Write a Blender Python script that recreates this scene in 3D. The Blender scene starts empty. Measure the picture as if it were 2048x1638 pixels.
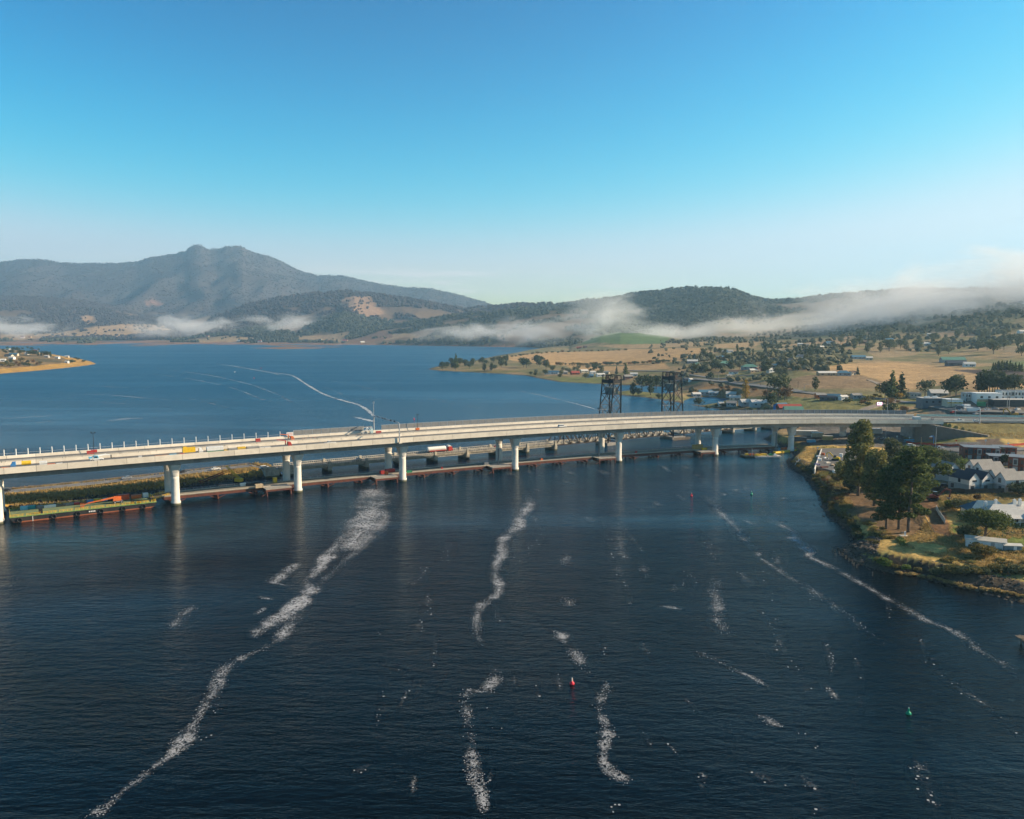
import bpy, math, random
import numpy as np
from mathutils import Vector, Matrix
R = math.radians
random.seed(7); rng = np.random.default_rng(11)
S = bpy.context.scene
COL = S.collection

# ------------------------------------------------------------------ camera
CAMH, FPX, CX, CY, HZ = 75.0, 1607.0, 1024.0, 819.0, 655.0     # in pixels of the 2048 wide photograph
TH = math.atan((CY-HZ)/FPX); CT, ST = math.cos(TH), math.sin(TH)
cd = bpy.data.cameras.new('camera'); cam = bpy.data.objects.new('camera', cd); COL.objects.link(cam)
cam.location = (0, 0, CAMH); cam.rotation_euler = (R(90)-TH, 0, 0)
cd.sensor_fit = 'HORIZONTAL'; cd.sensor_width = 36; cd.lens = 36*FPX/2048
cd.clip_start = 1; cd.clip_end = 60000
S.camera = cam

# ------------------------------------------------------------------ light
SUN_EL, SUN_AZ = 26.0, 87.0           # azimuth from +Y towards +X
sd = bpy.data.lights.new('sun', 'SUN'); so = bpy.data.objects.new('sun', sd); COL.objects.link(so)
sd.energy = 5.0; sd.angle = R(0.5); sd.color = (1.0, 0.81, 0.57)
ce = math.cos(R(SUN_EL))
SD = Vector((math.sin(R(SUN_AZ))*ce, math.cos(R(SUN_AZ))*ce, math.sin(R(SUN_EL))))
so.rotation_euler = SD.to_track_quat('Z', 'Y').to_euler()
W = bpy.data.worlds.new('World'); S.world = W; W.use_nodes = True
nt = W.node_tree; nt.nodes.clear()
def wn(t, **k):
    n = nt.nodes.new(t)
    for a, b in k.items(): setattr(n, a, b)
    return n
sky = wn('ShaderNodeTexSky', sky_type='NISHITA', sun_disc=False, sun_elevation=R(SUN_EL), sun_rotation=R(SUN_AZ), altitude=50, air_density=1.0, dust_density=0.6, ozone_density=2.0)
gam = wn('ShaderNodeGamma'); gam.inputs[1].default_value = 1.0
hsv = wn('ShaderNodeHueSaturation'); hsv.inputs['Saturation'].default_value = 1.25; hsv.inputs['Hue'].default_value = 0.485
# thin high cloud wisps, laid out by direction in the sky
tc = wn('ShaderNodeTexCoord'); mp = wn('ShaderNodeMapping'); mp.inputs['Scale'].default_value = (5, 5, 75); mp.inputs['Rotation'].default_value = (0, R(-2.2), 0)
noi = wn('ShaderNodeTexNoise'); noi.inputs['Scale'].default_value = 1.5; noi.inputs['Detail'].default_value = 6; noi.inputs['Roughness'].default_value = 0.6
rmp = wn('ShaderNodeMapRange', interpolation_type='SMOOTHSTEP'); rmp.inputs['From Min'].default_value = 0.48; rmp.inputs['From Max'].default_value = 0.72
sep = wn('ShaderNodeSeparateXYZ')
lo = wn('ShaderNodeMapRange', interpolation_type='SMOOTHSTEP'); lo.inputs['From Min'].default_value = 0.085; lo.inputs['From Max'].default_value = 0.05
xm = wn('ShaderNodeMapRange', interpolation_type='SMOOTHSTEP'); xm.inputs['From Min'].default_value = 0.24; xm.inputs['From Max'].default_value = 0.06
mu = wn('ShaderNodeMath', operation='MULTIPLY'); mu2 = wn('ShaderNodeMath', operation='MULTIPLY'); mu3 = wn('ShaderNodeMath', operation='MULTIPLY'); mu3.inputs[1].default_value = 0.8
mixc = wn('ShaderNodeMixRGB'); mixc.inputs[2].default_value = (8.5, 7.6, 7.4, 1)
bg = wn('ShaderNodeBackground'); bg.inputs[1].default_value = 0.073
out = wn('ShaderNodeOutputWorld')
L = nt.links.new
L(sky.outputs[0], gam.inputs[0]); L(gam.outputs[0], hsv.inputs['Color'])
# clear cold morning air: a steeper blue than the plain sky model
sc_ = wn('ShaderNodeSeparateColor'); cc_ = wn('ShaderNodeCombineColor'); L(hsv.outputs[0], sc_.inputs[0])
for i_, (pw, gn, cap_) in enumerate(((4.4, .080, 5.8), (2.5, .315, 7.0), (3.0, .130, 7.5))):
    p_ = wn('ShaderNodeMath', operation='POWER'); p_.inputs[1].default_value = pw; g_ = wn('ShaderNodeMath', operation='MULTIPLY'); g_.inputs[1].default_value = -gn/cap_
    e_ = wn('ShaderNodeMath', operation='EXPONENT'); m_ = wn('ShaderNodeMath', operation='SUBTRACT'); m_.inputs[0].default_value = 1.0; k_ = wn('ShaderNodeMath', operation='MULTIPLY'); k_.inputs[1].default_value = cap_
    L(sc_.outputs[i_], p_.inputs[0]); L(p_.outputs[0], g_.inputs[0]); L(g_.outputs[0], e_.inputs[0]); L(e_.outputs[0], m_.inputs[1]); L(m_.outputs[0], k_.inputs[0]); L(k_.outputs[0], cc_.inputs[i_])
L(cc_.outputs[0], mixc.inputs[1])
L(tc.outputs['Generated'], mp.inputs[0]); L(mp.outputs[0], noi.inputs['Vector']); L(noi.outputs[0], rmp.inputs[0])
L(tc.outputs['Generated'], sep.inputs[0]); L(sep.outputs[2], lo.inputs[0]); L(sep.outputs[0], xm.inputs[0])
L(rmp.outputs[0], mu.inputs[0]); L(lo.outputs[0], mu.inputs[1]); L(mu.outputs[0], mu2.inputs[0]); L(xm.outputs[0], mu2.inputs[1]); L(mu2.outputs[0], mu3.inputs[0]); L(mu3.outputs[0], mixc.inputs[0])
L(mixc.outputs[0], bg.inputs[0]); L(bg.outputs[0], out.inputs[0])

S.view_settings.view_transform = 'Standard'; S.view_settings.look = 'None'
S.view_settings.exposure = 0.92; S.view_settings.gamma = 1.0
S.render.engine = 'CYCLES'
cy = S.cycles
cy.max_bounces = 9; cy.diffuse_bounces = 2; cy.glossy_bounces = 3; cy.transmission_bounces = 3; cy.transparent_max_bounces = 12; cy.volume_bounces = 8
cy.use_denoising = True; cy.caustics_reflective = False; cy.caustics_refractive = False
cy.volume_max_steps = 256

# ------------------------------------------------------------------ pixel helpers (only used to find places on the ground)
def ray(px, py):
    v = py-CY
    return np.array([px-CX, FPX*CT-v*ST, -FPX*ST-v*CT])
def P(px, py, z=0.0):
    d = ray(px, py); t = (z-CAMH)/d[2]
    return Vector((d[0]*t, d[1]*t, z))
def zat(py, Y):                       # height seen at row py at depth Y
    d = ray(CX, py); return CAMH+d[2]*Y/d[1]
def pxof(p):
    x, y, z = p; z -= CAMH
    f = y*CT-z*ST; u = -y*ST-z*CT
    return CX+FPX*x/f, CY+FPX*u/f

# ------------------------------------------------------------------ materials
MATS = {}
def mat(name, c, rough=0.8, c2=None, scale=1.0, metal=0.0, bump=0.0, bscale=None, spec=0.3, detail=4, lo=0.35, hi=0.65, stretch=None, coord='Object', emit=None, island=0.0, tide=False):
    if name in MATS: return MATS[name]
    m = bpy.data.materials.new(name); m.use_nodes = True; t = m.node_tree; b = t.nodes['Principled BSDF']
    b.inputs['Base Color'].default_value = (*c, 1); b.inputs['Roughness'].default_value = rough; b.inputs['Metallic'].default_value = metal
    b.inputs['Specular IOR Level'].default_value = spec
    if emit: b.inputs['Emission Color'].default_value = (*emit[:3], 1); b.inputs['Emission Strength'].default_value = emit[3]
    if c2 is None: c2 = tuple(x*0.78 for x in c)
    co = t.nodes.new('ShaderNodeTexCoord'); src = co.outputs[coord]
    if stretch:
        mp = t.nodes.new('ShaderNodeMapping'); mp.inputs['Scale'].default_value = stretch; t.links.new(src, mp.inputs[0]); src = mp.outputs[0]
    n = t.nodes.new('ShaderNodeTexNoise'); n.inputs['Scale'].default_value = scale; n.inputs['Detail'].default_value = detail; n.inputs['Roughness'].default_value = 0.65
    t.links.new(src, n.inputs['Vector'])
    r = t.nodes.new('ShaderNodeMapRange'); r.inputs['From Min'].default_value = lo; r.inputs['From Max'].default_value = hi; t.links.new(n.outputs[0], r.inputs[0])
    x = t.nodes.new('ShaderNodeMixRGB'); x.inputs[1].default_value = (*c, 1); x.inputs[2].default_value = (*c2, 1); t.links.new(r.outputs[0], x.inputs[0])
    res = x.outputs[0]
    if island or tide:
        ge = t.nodes.new('ShaderNodeNewGeometry')
    if island:          # every precast unit has its own tone
        ir = t.nodes.new('ShaderNodeMapRange'); ir.inputs['To Min'].default_value = 1-island; ir.inputs['To Max'].default_value = 1+island*.6; t.links.new(ge.outputs['Random Per Island'], ir.inputs[0])
        ml = t.nodes.new('ShaderNodeMixRGB'); ml.blend_type = 'MULTIPLY'; ml.inputs[0].default_value = 1; t.links.new(res, ml.inputs[1]); t.links.new(ir.outputs[0], ml.inputs[2]); res = ml.outputs[0]
    if tide:            # dark weed and tide stain just above the water
        sz = t.nodes.new('ShaderNodeSeparateXYZ'); t.links.new(ge.outputs['Position'], sz.inputs[0]); ad = t.nodes.new('ShaderNodeMath'); ad.operation = 'ADD'; t.links.new(sz.outputs[2], ad.inputs[0]); t.links.new(n.outputs[0], ad.inputs[1])
        tr = t.nodes.new('ShaderNodeMapRange'); tr.inputs['From Min'].default_value = 1.15; tr.inputs['From Max'].default_value = 1.7; tr.inputs['To Min'].default_value = 1.0; tr.inputs['To Max'].default_value = 0.0; t.links.new(ad.outputs[0], tr.inputs[0])
        mt = t.nodes.new('ShaderNodeMixRGB'); mt.inputs[2].default_value = (.085,.085,.05,1); t.links.new(tr.outputs[0], mt.inputs[0]); t.links.new(res, mt.inputs[1]); res = mt.outputs[0]
    t.links.new(res, b.inputs['Base Color'])
    if bump:
        nb = t.nodes.new('ShaderNodeTexNoise'); nb.inputs['Scale'].default_value = bscale or scale*4; nb.inputs['Detail'].default_value = 4; t.links.new(src, nb.inputs['Vector'])
        bp = t.nodes.new('ShaderNodeBump'); bp.inputs['Strength'].default_value = bump; bp.inputs['Distance'].default_value = 0.3
        t.links.new(nb.outputs[0], bp.inputs['Height']); t.links.new(bp.outputs[0], b.inputs['Normal'])
    MATS[name] = m; return m
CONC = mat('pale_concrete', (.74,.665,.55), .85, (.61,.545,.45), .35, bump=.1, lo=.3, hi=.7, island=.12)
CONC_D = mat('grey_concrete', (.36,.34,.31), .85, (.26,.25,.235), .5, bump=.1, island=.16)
CONC_W = mat('pier_concrete', (.72,.68,.61), .8, (.60,.565,.505), .4, bump=.05, tide=True)
CONC_O = mat('old_concrete', (.60,.545,.44), .9, (.33,.30,.25), .6, bump=.2, tide=True)
ASPH = mat('asphalt', (.060,.058,.058), .9, (.085,.08,.075), .2, bump=.1)
ASPH_L = mat('worn_asphalt', (.13,.125,.12), .9, (.19,.18,.165), .15, bump=.1)
RUST = mat('rusty_steel', (.16,.055,.035), .8, (.085,.035,.028), .6, bump=.2)
DSTEEL = mat('dark_weathered_steel', (.036,.031,.029), .75, (.065,.047,.038), .8)
GSTEEL = mat('galvanised_steel', (.50,.51,.52), .45, (.40,.41,.42), 2.0, metal=.3)
WHITE = mat('white_paint', (.80,.79,.76), .5, (.70,.69,.66), .8)
WHITE_W = mat('white_weatherboard', (.78,.75,.69), .6, (.70,.67,.62), .6)
BLACK = mat('black_rubber', (.02,.02,.022), .7)
GLASS = mat('dark_window_glass', (.03,.04,.05), .12, (.05,.06,.075), 1.0, spec=.6)
TIMBER = mat('weathered_timber', (.22,.17,.12), .9, (.13,.10,.075), 1.2, bump=.2)
ORANGE = mat('orange_paint', (.68,.16,.04), .55, (.5,.12,.035), 1.5)
RED = mat('red_paint', (.48,.045,.035), .5, (.36,.04,.03), 1.5)
YELLOW = mat('yellow_paint', (.80,.50,.03), .5)
BLUE = mat('blue_paint', (.05,.22,.50), .5)
GREENP = mat('green_paint', (.03,.24,.11), .5)
LBLUE = mat('light_blue_paint', (.14,.46,.66), .5)
SILVER = mat('silver_paint', (.42,.43,.45), .35, metal=.4)
DARKCAR = mat('dark_car_paint', (.03,.035,.045), .35)
STEELB = mat('grey_steel', (.22,.23,.24), .55, metal=.4)
REDTIP = mat('pink_red_paint', (.85,.03,.06), .4)

# ------------------------------------------------------------------ mesh builder
class MB:
    def __init__(s): s.v = []; s.f = []; s.m = []
    def add(s, vs, fs, mi=0):
        o = len(s.v); s.v += [tuple(v) for v in vs]; s.f += [tuple(i+o for i in f) for f in fs]; s.m += [mi]*len(fs); return s
    def box(s, c, d, rz=0.0, mi=0, tilt=None):
        x, y, z = d[0]/2, d[1]/2, d[2]/2; M = Matrix.Rotation(rz, 3, 'Z')
        if tilt is not None: M = M @ Matrix.Rotation(tilt, 3, 'Y')
        c = Vector(c)
        vs = [c+M@Vector(p) for p in ((-x,-y,-z),(x,-y,-z),(x,y,-z),(-x,y,-z),(-x,-y,z),(x,-y,z),(x,y,z),(-x,y,z))]
        return s.add(vs, [(0,3,2,1),(4,5,6,7),(0,1,5,4),(1,2,6,5),(2,3,7,6),(3,0,4,7)], mi)
    def beam(s, p, q, w, h=None, mi=0):
        h = h or w; p = Vector(p); q = Vector(q); d = (q-p).normalized()
        up = Vector((0,0,1)) if abs(d.z) < .95 else Vector((0,1,0))
        a = d.cross(up).normalized()*(w/2); b = a.cross(d).normalized()*(h/2)
        vs = [p-a-b, p+a-b, p+a+b, p-a+b, q-a-b, q+a-b, q+a+b, q-a+b]
        return s.add(vs, [(0,1,2,3),(7,6,5,4),(0,4,5,1),(1,5,6,2),(2,6,7,3),(3,7,4,0)], mi)
    def tube(s, p, q, r1, r2=None, n=10, mi=0, cap=True):
        r2 = r1 if r2 is None else r2; p = Vector(p); q = Vector(q); d = (q-p).normalized()
        up = Vector((0,0,1)) if abs(d.z) < .95 else Vector((1,0,0))
        a = d.cross(up).normalized(); b = d.cross(a)
        vs = []
        for c, r in ((p, r1), (q, r2)):
            for i in range(n):
                t = 2*math.pi*i/n; vs.append(c+a*math.cos(t)*r+b*math.sin(t)*r)
        fs = [(i, (i+1) % n, n+(i+1) % n, n+i) for i in range(n)]
        if cap: fs += [tuple(range(n-1, -1, -1)), tuple(range(n, 2*n))]
        return s.add(vs, fs, mi)
    def path(s, pts, r, n=8, mi=0):
        for a, b in zip(pts[:-1], pts[1:]): s.tube(a, b, r, r, n, mi)
        return s
    def loft(s, rings, mi=0, cap=True, closed=True):
        n = len(rings[0]); vs = [p for r in rings for p in r]; fs = []
        for k in range(len(rings)-1):
            for i in range(n if closed else n-1):
                j = (i+1) % n; fs.append((k*n+i, k*n+j, (k+1)*n+j, (k+1)*n+i))
        if cap: fs += [tuple(range(n-1, -1, -1)), tuple(range((len(rings)-1)*n, len(rings)*n))]
        return s.add(vs, fs, mi)
    def lathe(s, c, prof, n=14, mi=0):
        c = Vector(c)
        return s.loft([[c+Vector((r*math.cos(2*math.pi*i/n), r*math.sin(2*math.pi*i/n), z)) for i in range(n)] for r, z in prof], mi)
    def prism(s, poly, z0, z1, mi=0):
        n = len(poly); vs = [(p[0], p[1], z0) for p in poly]+[(p[0], p[1], z1) for p in poly]
        return s.add(vs, [tuple(range(n-1, -1, -1)), tuple(range(n, 2*n))]+[(i, (i+1) % n, n+(i+1) % n, n+i) for i in range(n)], mi)
    def build(s, name, m, parent=None, loc=None, rz=0.0, smooth=False):
        me = bpy.data.meshes.new(name); me.from_pydata(s.v, [], s.f); me.update()
        for x in (m if isinstance(m, (list, tuple)) else [m]): me.materials.append(x)
        if any(s.m): me.polygons.foreach_set('material_index', s.m)
        if smooth: me.polygons.foreach_set('use_smooth', [True]*len(s.f))
        o = bpy.data.objects.new(name, me); COL.objects.link(o)
        if parent is not None: o.parent = parent
        if loc is not None: o.location = loc
        o.rotation_euler.z = rz
        return o
def np_mesh(name, v, f, mats, parent=None, smooth=False, mi=None):
    """v (n,3), f (m,k) arrays"""
    v = np.asarray(v, dtype=np.float32); f = np.asarray(f, dtype=np.int32); k = f.shape[1]
    me = bpy.data.meshes.new(name); me.vertices.add(len(v)); me.vertices.foreach_set('co', v.ravel())
    me.loops.add(f.size); me.loops.foreach_set('vertex_index', f.ravel())
    me.polygons.add(len(f)); me.polygons.foreach_set('loop_start', np.arange(0, f.size, k, dtype=np.int32))
    try: me.polygons.foreach_set('loop_total', np.full(len(f), k, dtype=np.int32))
    except Exception: pass
    for x in (mats if isinstance(mats, (list, tuple)) else [mats]): me.materials.append(x)
    if mi is not None: me.polygons.foreach_set('material_index', np.asarray(mi, dtype=np.int32))
    me.polygons.foreach_set('use_smooth', np.full(len(f), smooth, dtype=bool))
    me.update(calc_edges=True)
    o = bpy.data.objects.new(name, me); COL.objects.link(o)
    if parent is not None: o.parent = parent
    return o
def tag(o, label=None, cat=None, group=None, kind=None):
    if label: o['label'] = label
    if cat: o['category'] = cat
    if group: o['group'] = group
    if kind: o['kind'] = kind
    return o
def thing(name, label, cat, loc=(0,0,0), rz=0.0, group=None):
    o = bpy.data.objects.new(name, None); COL.objects.link(o); o.location = loc; o.rotation_euler.z = rz; o.empty_display_size = 1
    return tag(o, label, cat, group)
def dup(root, loc, rz=0.0, label=None, group=None, scale=None):
    r = root.copy(); COL.objects.link(r); r.location = loc; r.rotation_euler.z = rz
    if scale: r.scale = scale if hasattr(scale, '__len__') else (scale,)*3
    if label: r['label'] = label
    if group: r['group'] = group
    for ch in list(root.children):
        c = ch.copy(); COL.objects.link(c); c.parent = r
        for g in ch.children:
            d = g.copy(); COL.objects.link(d); d.parent = c
    return r
def setmat(root, part, m):
    """give the named part of a copied thing its own colour"""
    for ch in root.children:
        if ch.name.split('.')[0] == part:
            ch.data = ch.data.copy(); ch.data.materials[0] = m

# ------------------------------------------------------------------ noise and polygons
_perm = rng.random((256, 256))
def vnoise(x, y):
    xi = np.floor(x).astype(int); yi = np.floor(y).astype(int); fx = x-xi; fy = y-yi
    fx = fx*fx*(3-2*fx); fy = fy*fy*(3-2*fy)
    a = _perm[xi % 256, yi % 256]; b = _perm[(xi+1) % 256, yi % 256]; c = _perm[xi % 256, (yi+1) % 256]; d = _perm[(xi+1) % 256, (yi+1) % 256]
    return (a*(1-fx)+b*fx)*(1-fy)+(c*(1-fx)+d*fx)*fy
def fbm(x, y, o=4, ridged=False):
    s = 0; a = 1; t = 0
    for i in range(o):
        n = vnoise(x+17.3*i, y-9.1*i)
        if ridged: n = 1-abs(2*n-1)
        s = s+a*n; t += a; a *= .5; x = x*2.03; y = y*2.03
    return s/t
def inpoly(X, Y, poly):
    r = np.zeros(X.shape, bool); n = len(poly)
    for i in range(n):
        x1, y1 = poly[i]; x2, y2 = poly[(i+1) % n]
        if y1 == y2: continue
        c = ((y1 > Y) != (y2 > Y)) & (X < (x2-x1)*(Y-y1)/(y2-y1)+x1)
        r ^= c
    return r
def sdist(X, Y, poly):
    d = np.full(X.shape, 1e9); n = len(poly)
    for i in range(n):
        x1, y1 = poly[i]; x2, y2 = poly[(i+1) % n]; ex, ey = x2-x1, y2-y1; q = ex*ex+ey*ey+1e-9
        t = np.clip(((X-x1)*ex+(Y-y1)*ey)/q, 0, 1)
        d = np.minimum(d, np.hypot(X-x1-t*ex, Y-y1-t*ey))
    return np.where(inpoly(X, Y, poly), d, -d)
def sm(t): t = np.clip(t, 0, 1); return t*t*(3-2*t)
# ------------------------------------------------------------------ line of the new bridge
AXC = (-1.29477e-06, -5.81050e-04, 5.12502e-01, 417.314)
def _axis():
    xs = [-420.0]; ys = [float(np.polyval(AXC, -420.0))]
    dx = 2.0
    while xs[-1] < 620:
        x = xs[-1]+dx/2; m = 3*AXC[0]*x*x+2*AXC[1]*x+AXC[2]
        if x < -200: m = 3*AXC[0]*4e4-2*AXC[1]*200+AXC[2]
        if x > 180:
            m0 = 3*AXC[0]*180**2+2*AXC[1]*180+AXC[2]; t = min(1, (x-180)/120); m = m0*(1-t)**1.0*1.0+(-.02)*t
        xs.append(xs[-1]+dx); ys.append(ys[-1]+m*dx)
    xs = np.array(xs); ys = np.array(ys)
    k = np.argmin(abs(xs-0)); ys += np.polyval(AXC, xs[k])-ys[k]
    return xs, ys
AXX, AXY = _axis()
def ax_frame(x):
    """point on the axis, unit tangent, unit normal pointing away from the camera side"""
    y = np.interp(x, AXX, AXY); e = 1.0
    m = (np.interp(x+e, AXX, AXY)-np.interp(x-e, AXX, AXY))/(2*e); l = math.hypot(1, m)
    return Vector((x, y, 0)), Vector((1/l, m/l, 0)), Vector((-m/l, 1/l, 0))
def ztop(x):
    if x < -200: return 22.35
    if x <= 235: return -8.449e-9*x**3-2.745e-5*x*x-5.552e-3*x+22.312
    return float(np.interp(x, [235, 265, 330, 600], [19.38, 18.8, 18.0, 17.5]))
def bp(x, o, dz):                       # point on the bridge: along x, offset o away from camera, dz below parapet top
    c, t, n = ax_frame(x); p = c+n*o; p.z = ztop(x)+dz; return p
ABUT = 256.0

# ------------------------------------------------------------------ shores, traced on the water level
def pts(l, z=0.0): return [tuple(P(x, y, z)[:2]) for x, y in l]
SH_R = pts([(2700,1300),(2300,1238),(2048,1205),(1990,1190),(1900,1170),(1830,1152),(1760,1141),(1705,1122),(1676,1099),(1700,1094),(1712,1082),(1700,1062),(1680,1046),(1655,1032),(1648,1018),(1640,990),(1622,970),(1606,950),(1580,936),(1574,924),(1590,912),(1588,903),(1566,894),(1545,886),(1528,878),(1548,870),(1560,858),(1545,845),(1520,832),(1490,822),(1430,817),(1395,812),(1362,806),(1330,800),(1290,795),(1240,790),(1206,786),(1225,783),(1270,782),(1330,788),(1350,783),(1330,774),(1290,771),(1245,770),(1180,767),(1120,764),(1080,757),(1050,751),(1000,747.5),(930,744),(880,741.5),(856,738.5),(872,733.5),(905,727),(950,721),(990,712),(1040,704),(1095,697.5),(1060,695),(960,693),(860,691.5),(760,690),(660,689),(560,689),(480,690),(400,690),(300,689.5),(200,690),(100,691),(0,691),(-200,692),(-500,694)])
SH_R += [(-9000, 3300), (-9000, 13500), (12000, 13500), (12000, 100), (400, 60)]
SH_L = pts([(-600,840),(-300,785),(-100,757),(0,747.5),(60,742.5),(120,737),(160,732.5),(192,728),(183,723.5),(165,719),(130,713),(90,706),(40,702),(-100,700),(-300,700)])
SH_L += [(-3500, 2700), (-3500, 900)]
def strip(l, w):                       # far flats and bars
    return l
CAUS_FAR = [tuple(P(x, y, z)[:2]) for x, y, z in ((-500,1026,1.9),(-250,1004,1.9),(0,976.5,1.9),(200,957.5,2.3),(400,936,3.0),(545,919,3.8))]
CAUS_NEAR = pts([(566,951),(520,957),(480,960),(400,970),(330,980),(200,996),(100,1008),(0,1021),(-250,1052),(-500,1085)])
SH_C = CAUS_FAR+CAUS_NEAR
SP_F = [pts([(480,688.5),(560,688),(640,688.5),(690,690),(640,692),(560,692)]), pts([(500,696),(570,693.5),(690,693.5),(640,697),(560,698.5)]), pts([(235,691),(300,690),(340,691.5),(290,693)]), pts([(700,687),(760,686),(780,688),(720,689)])]
POND = pts([(1362,806),(1358,800),(1375,793),(1420,791),(1460,795),(1478,801),(1450,807),(1400,809)], 1.0)

# ------------------------------------------------------------------ heights
def uof(px): return (px-CX)/FPX
BASE = {  # column px: (depth, height) of the open ground
 -700: [(0,1),(3500,.8),(4900,3),(12000,30)], 900: [(0,1),(3300,.8),(4000,4),(12000,30)],
 1000: [(0,2),(1200,3),(1500,4),(2500,4),(3300,5),(12000,40)],
 1200: [(0,2),(600,3),(1200,4),(1700,9),(2500,16),(4000,40),(12000,60)],
 1400: [(0,2),(500,3),(820,3.2),(900,6),(1000,13),(1100,20),(1500,30),(2200,42),(12000,60)],
 1600: [(0,2),(300,3),(485,4),(600,8),(800,20),(1000,30),(1500,40),(2200,58),(12000,80)],
 1720: [(0,2),(230,2.2),(270,3.2),(400,4.5),(485,5),(580,12),(700,18),(1000,29),(1300,38),(2000,72),(12000,90)],
 1840: [(0,2),(228,2.4),(250,4.5),(300,6.5),(390,7),(470,5),(505,5),(530,6),(560,15),(700,18),(1000,29),(1300,39),(2000,85),(12000,110)],
 1960: [(0,2),(224,2.2),(250,5),(274,7.8),(321,9.6),(392,10.2),(440,11.2),(470,11.4),(525,11),(548,19),(575,26),(700,25),(1000,32),(1300,46),(2000,105),(12000,140)],
 2150: [(0,2),(216,2.2),(240,5),(270,9),(321,11),(392,11.5),(450,12),(500,12),(528,12),(560,25),(700,28),(1000,37),(1300,60),(2000,125),(12000,160)],
 2900: [(0,2),(190,2.2),(230,6),(270,10),(321,13),(392,14),(520,19),(700,30),(1000,45),(1300,80),(2000,150),(12000,200)]}
def ridge(pxs, ys, Yk, Yf, back=1.2): return dict(u=np.array([uof(p) for p in pxs]), y=np.array(ys, float), Yk=Yk, Yf=Yf, back=back)
RIDGES = [
 ridge([-700,-300,0,20,60,90,130,180,250,285,310,360,380,388,400,412,420,428,440,460,480,492,500,520,540,570,600,640,690,720,780,810,860,900,940,980,1010,1060],
       [560,545,527,522,517,518,524,526.5,526,523,514,508,502,496,491.5,492,495,499.5,499,494,492,492.5,498,506,510,523,539,550,551,558,570,574,576,585,595,607,620,660],
       ([-700,600,1000],[9800,9500,8200]), ([-700,600,1000],[6000,5800,5600])),
 ridge([-700,-300,-100,0,60,130,200,260,330,400],[570,578,584,590,592,595,603,617,642,678],([-700,400],[6500,6300]),([-700,400],[5000,4700])),
 ridge([120,200,260,330,400],[640,618,606,622,650],([-700,400],[7200,7200]),([-700,400],[6000,6000])),
 ridge([370,430,500,560,640,700,760,850,900,960,1050,1150],[676,634,608,595,585,582.5,588.5,602,612,624,642,680],([300,1200],[5700,5000]),([300,1200],[4100,3500])),
 ridge([690,760,830,900,960,1010,1100,1200,1300,1420],[674,655,642,632,626,622,618,620,630,670],([690,1420],[4300,3300]),([690,1420],[3500,2500])),
 ridge([760,850,900,940,980,1040,1100,1150,1200,1250,1290,1330,1380,1430,1455,1480,1510,1535,1560,1600,1660,1700,1760,1800,1850,1900,1950,2000,2048,2200,2900],
       [690,650,628,616,611,608,607,604,597,590,583,579,577,575,579,586,597,600,600,597,590,587,583,580,580,579,579,580,581,583,570],
       ([760,980,1200,1430,1540,1800,2048,2900],[5400,5100,4200,3700,3800,3050,2650,2300]),([760,980,1200,1430,1600,1900,2100,2900],[3600,3400,2950,2300,2050,1550,1350,1200])),
 ridge([1140,1165,1200,1240,1280,1330,1380,1430],[692,684,672,665,666,672,682,695],([1140,1430],[2650,2500]),([1140,1430],[2150,2050])),
]
W0 = P(1828,886,4.2); W1 = P(1976,874.5,11.6)      # wing wall of the abutment
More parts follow.
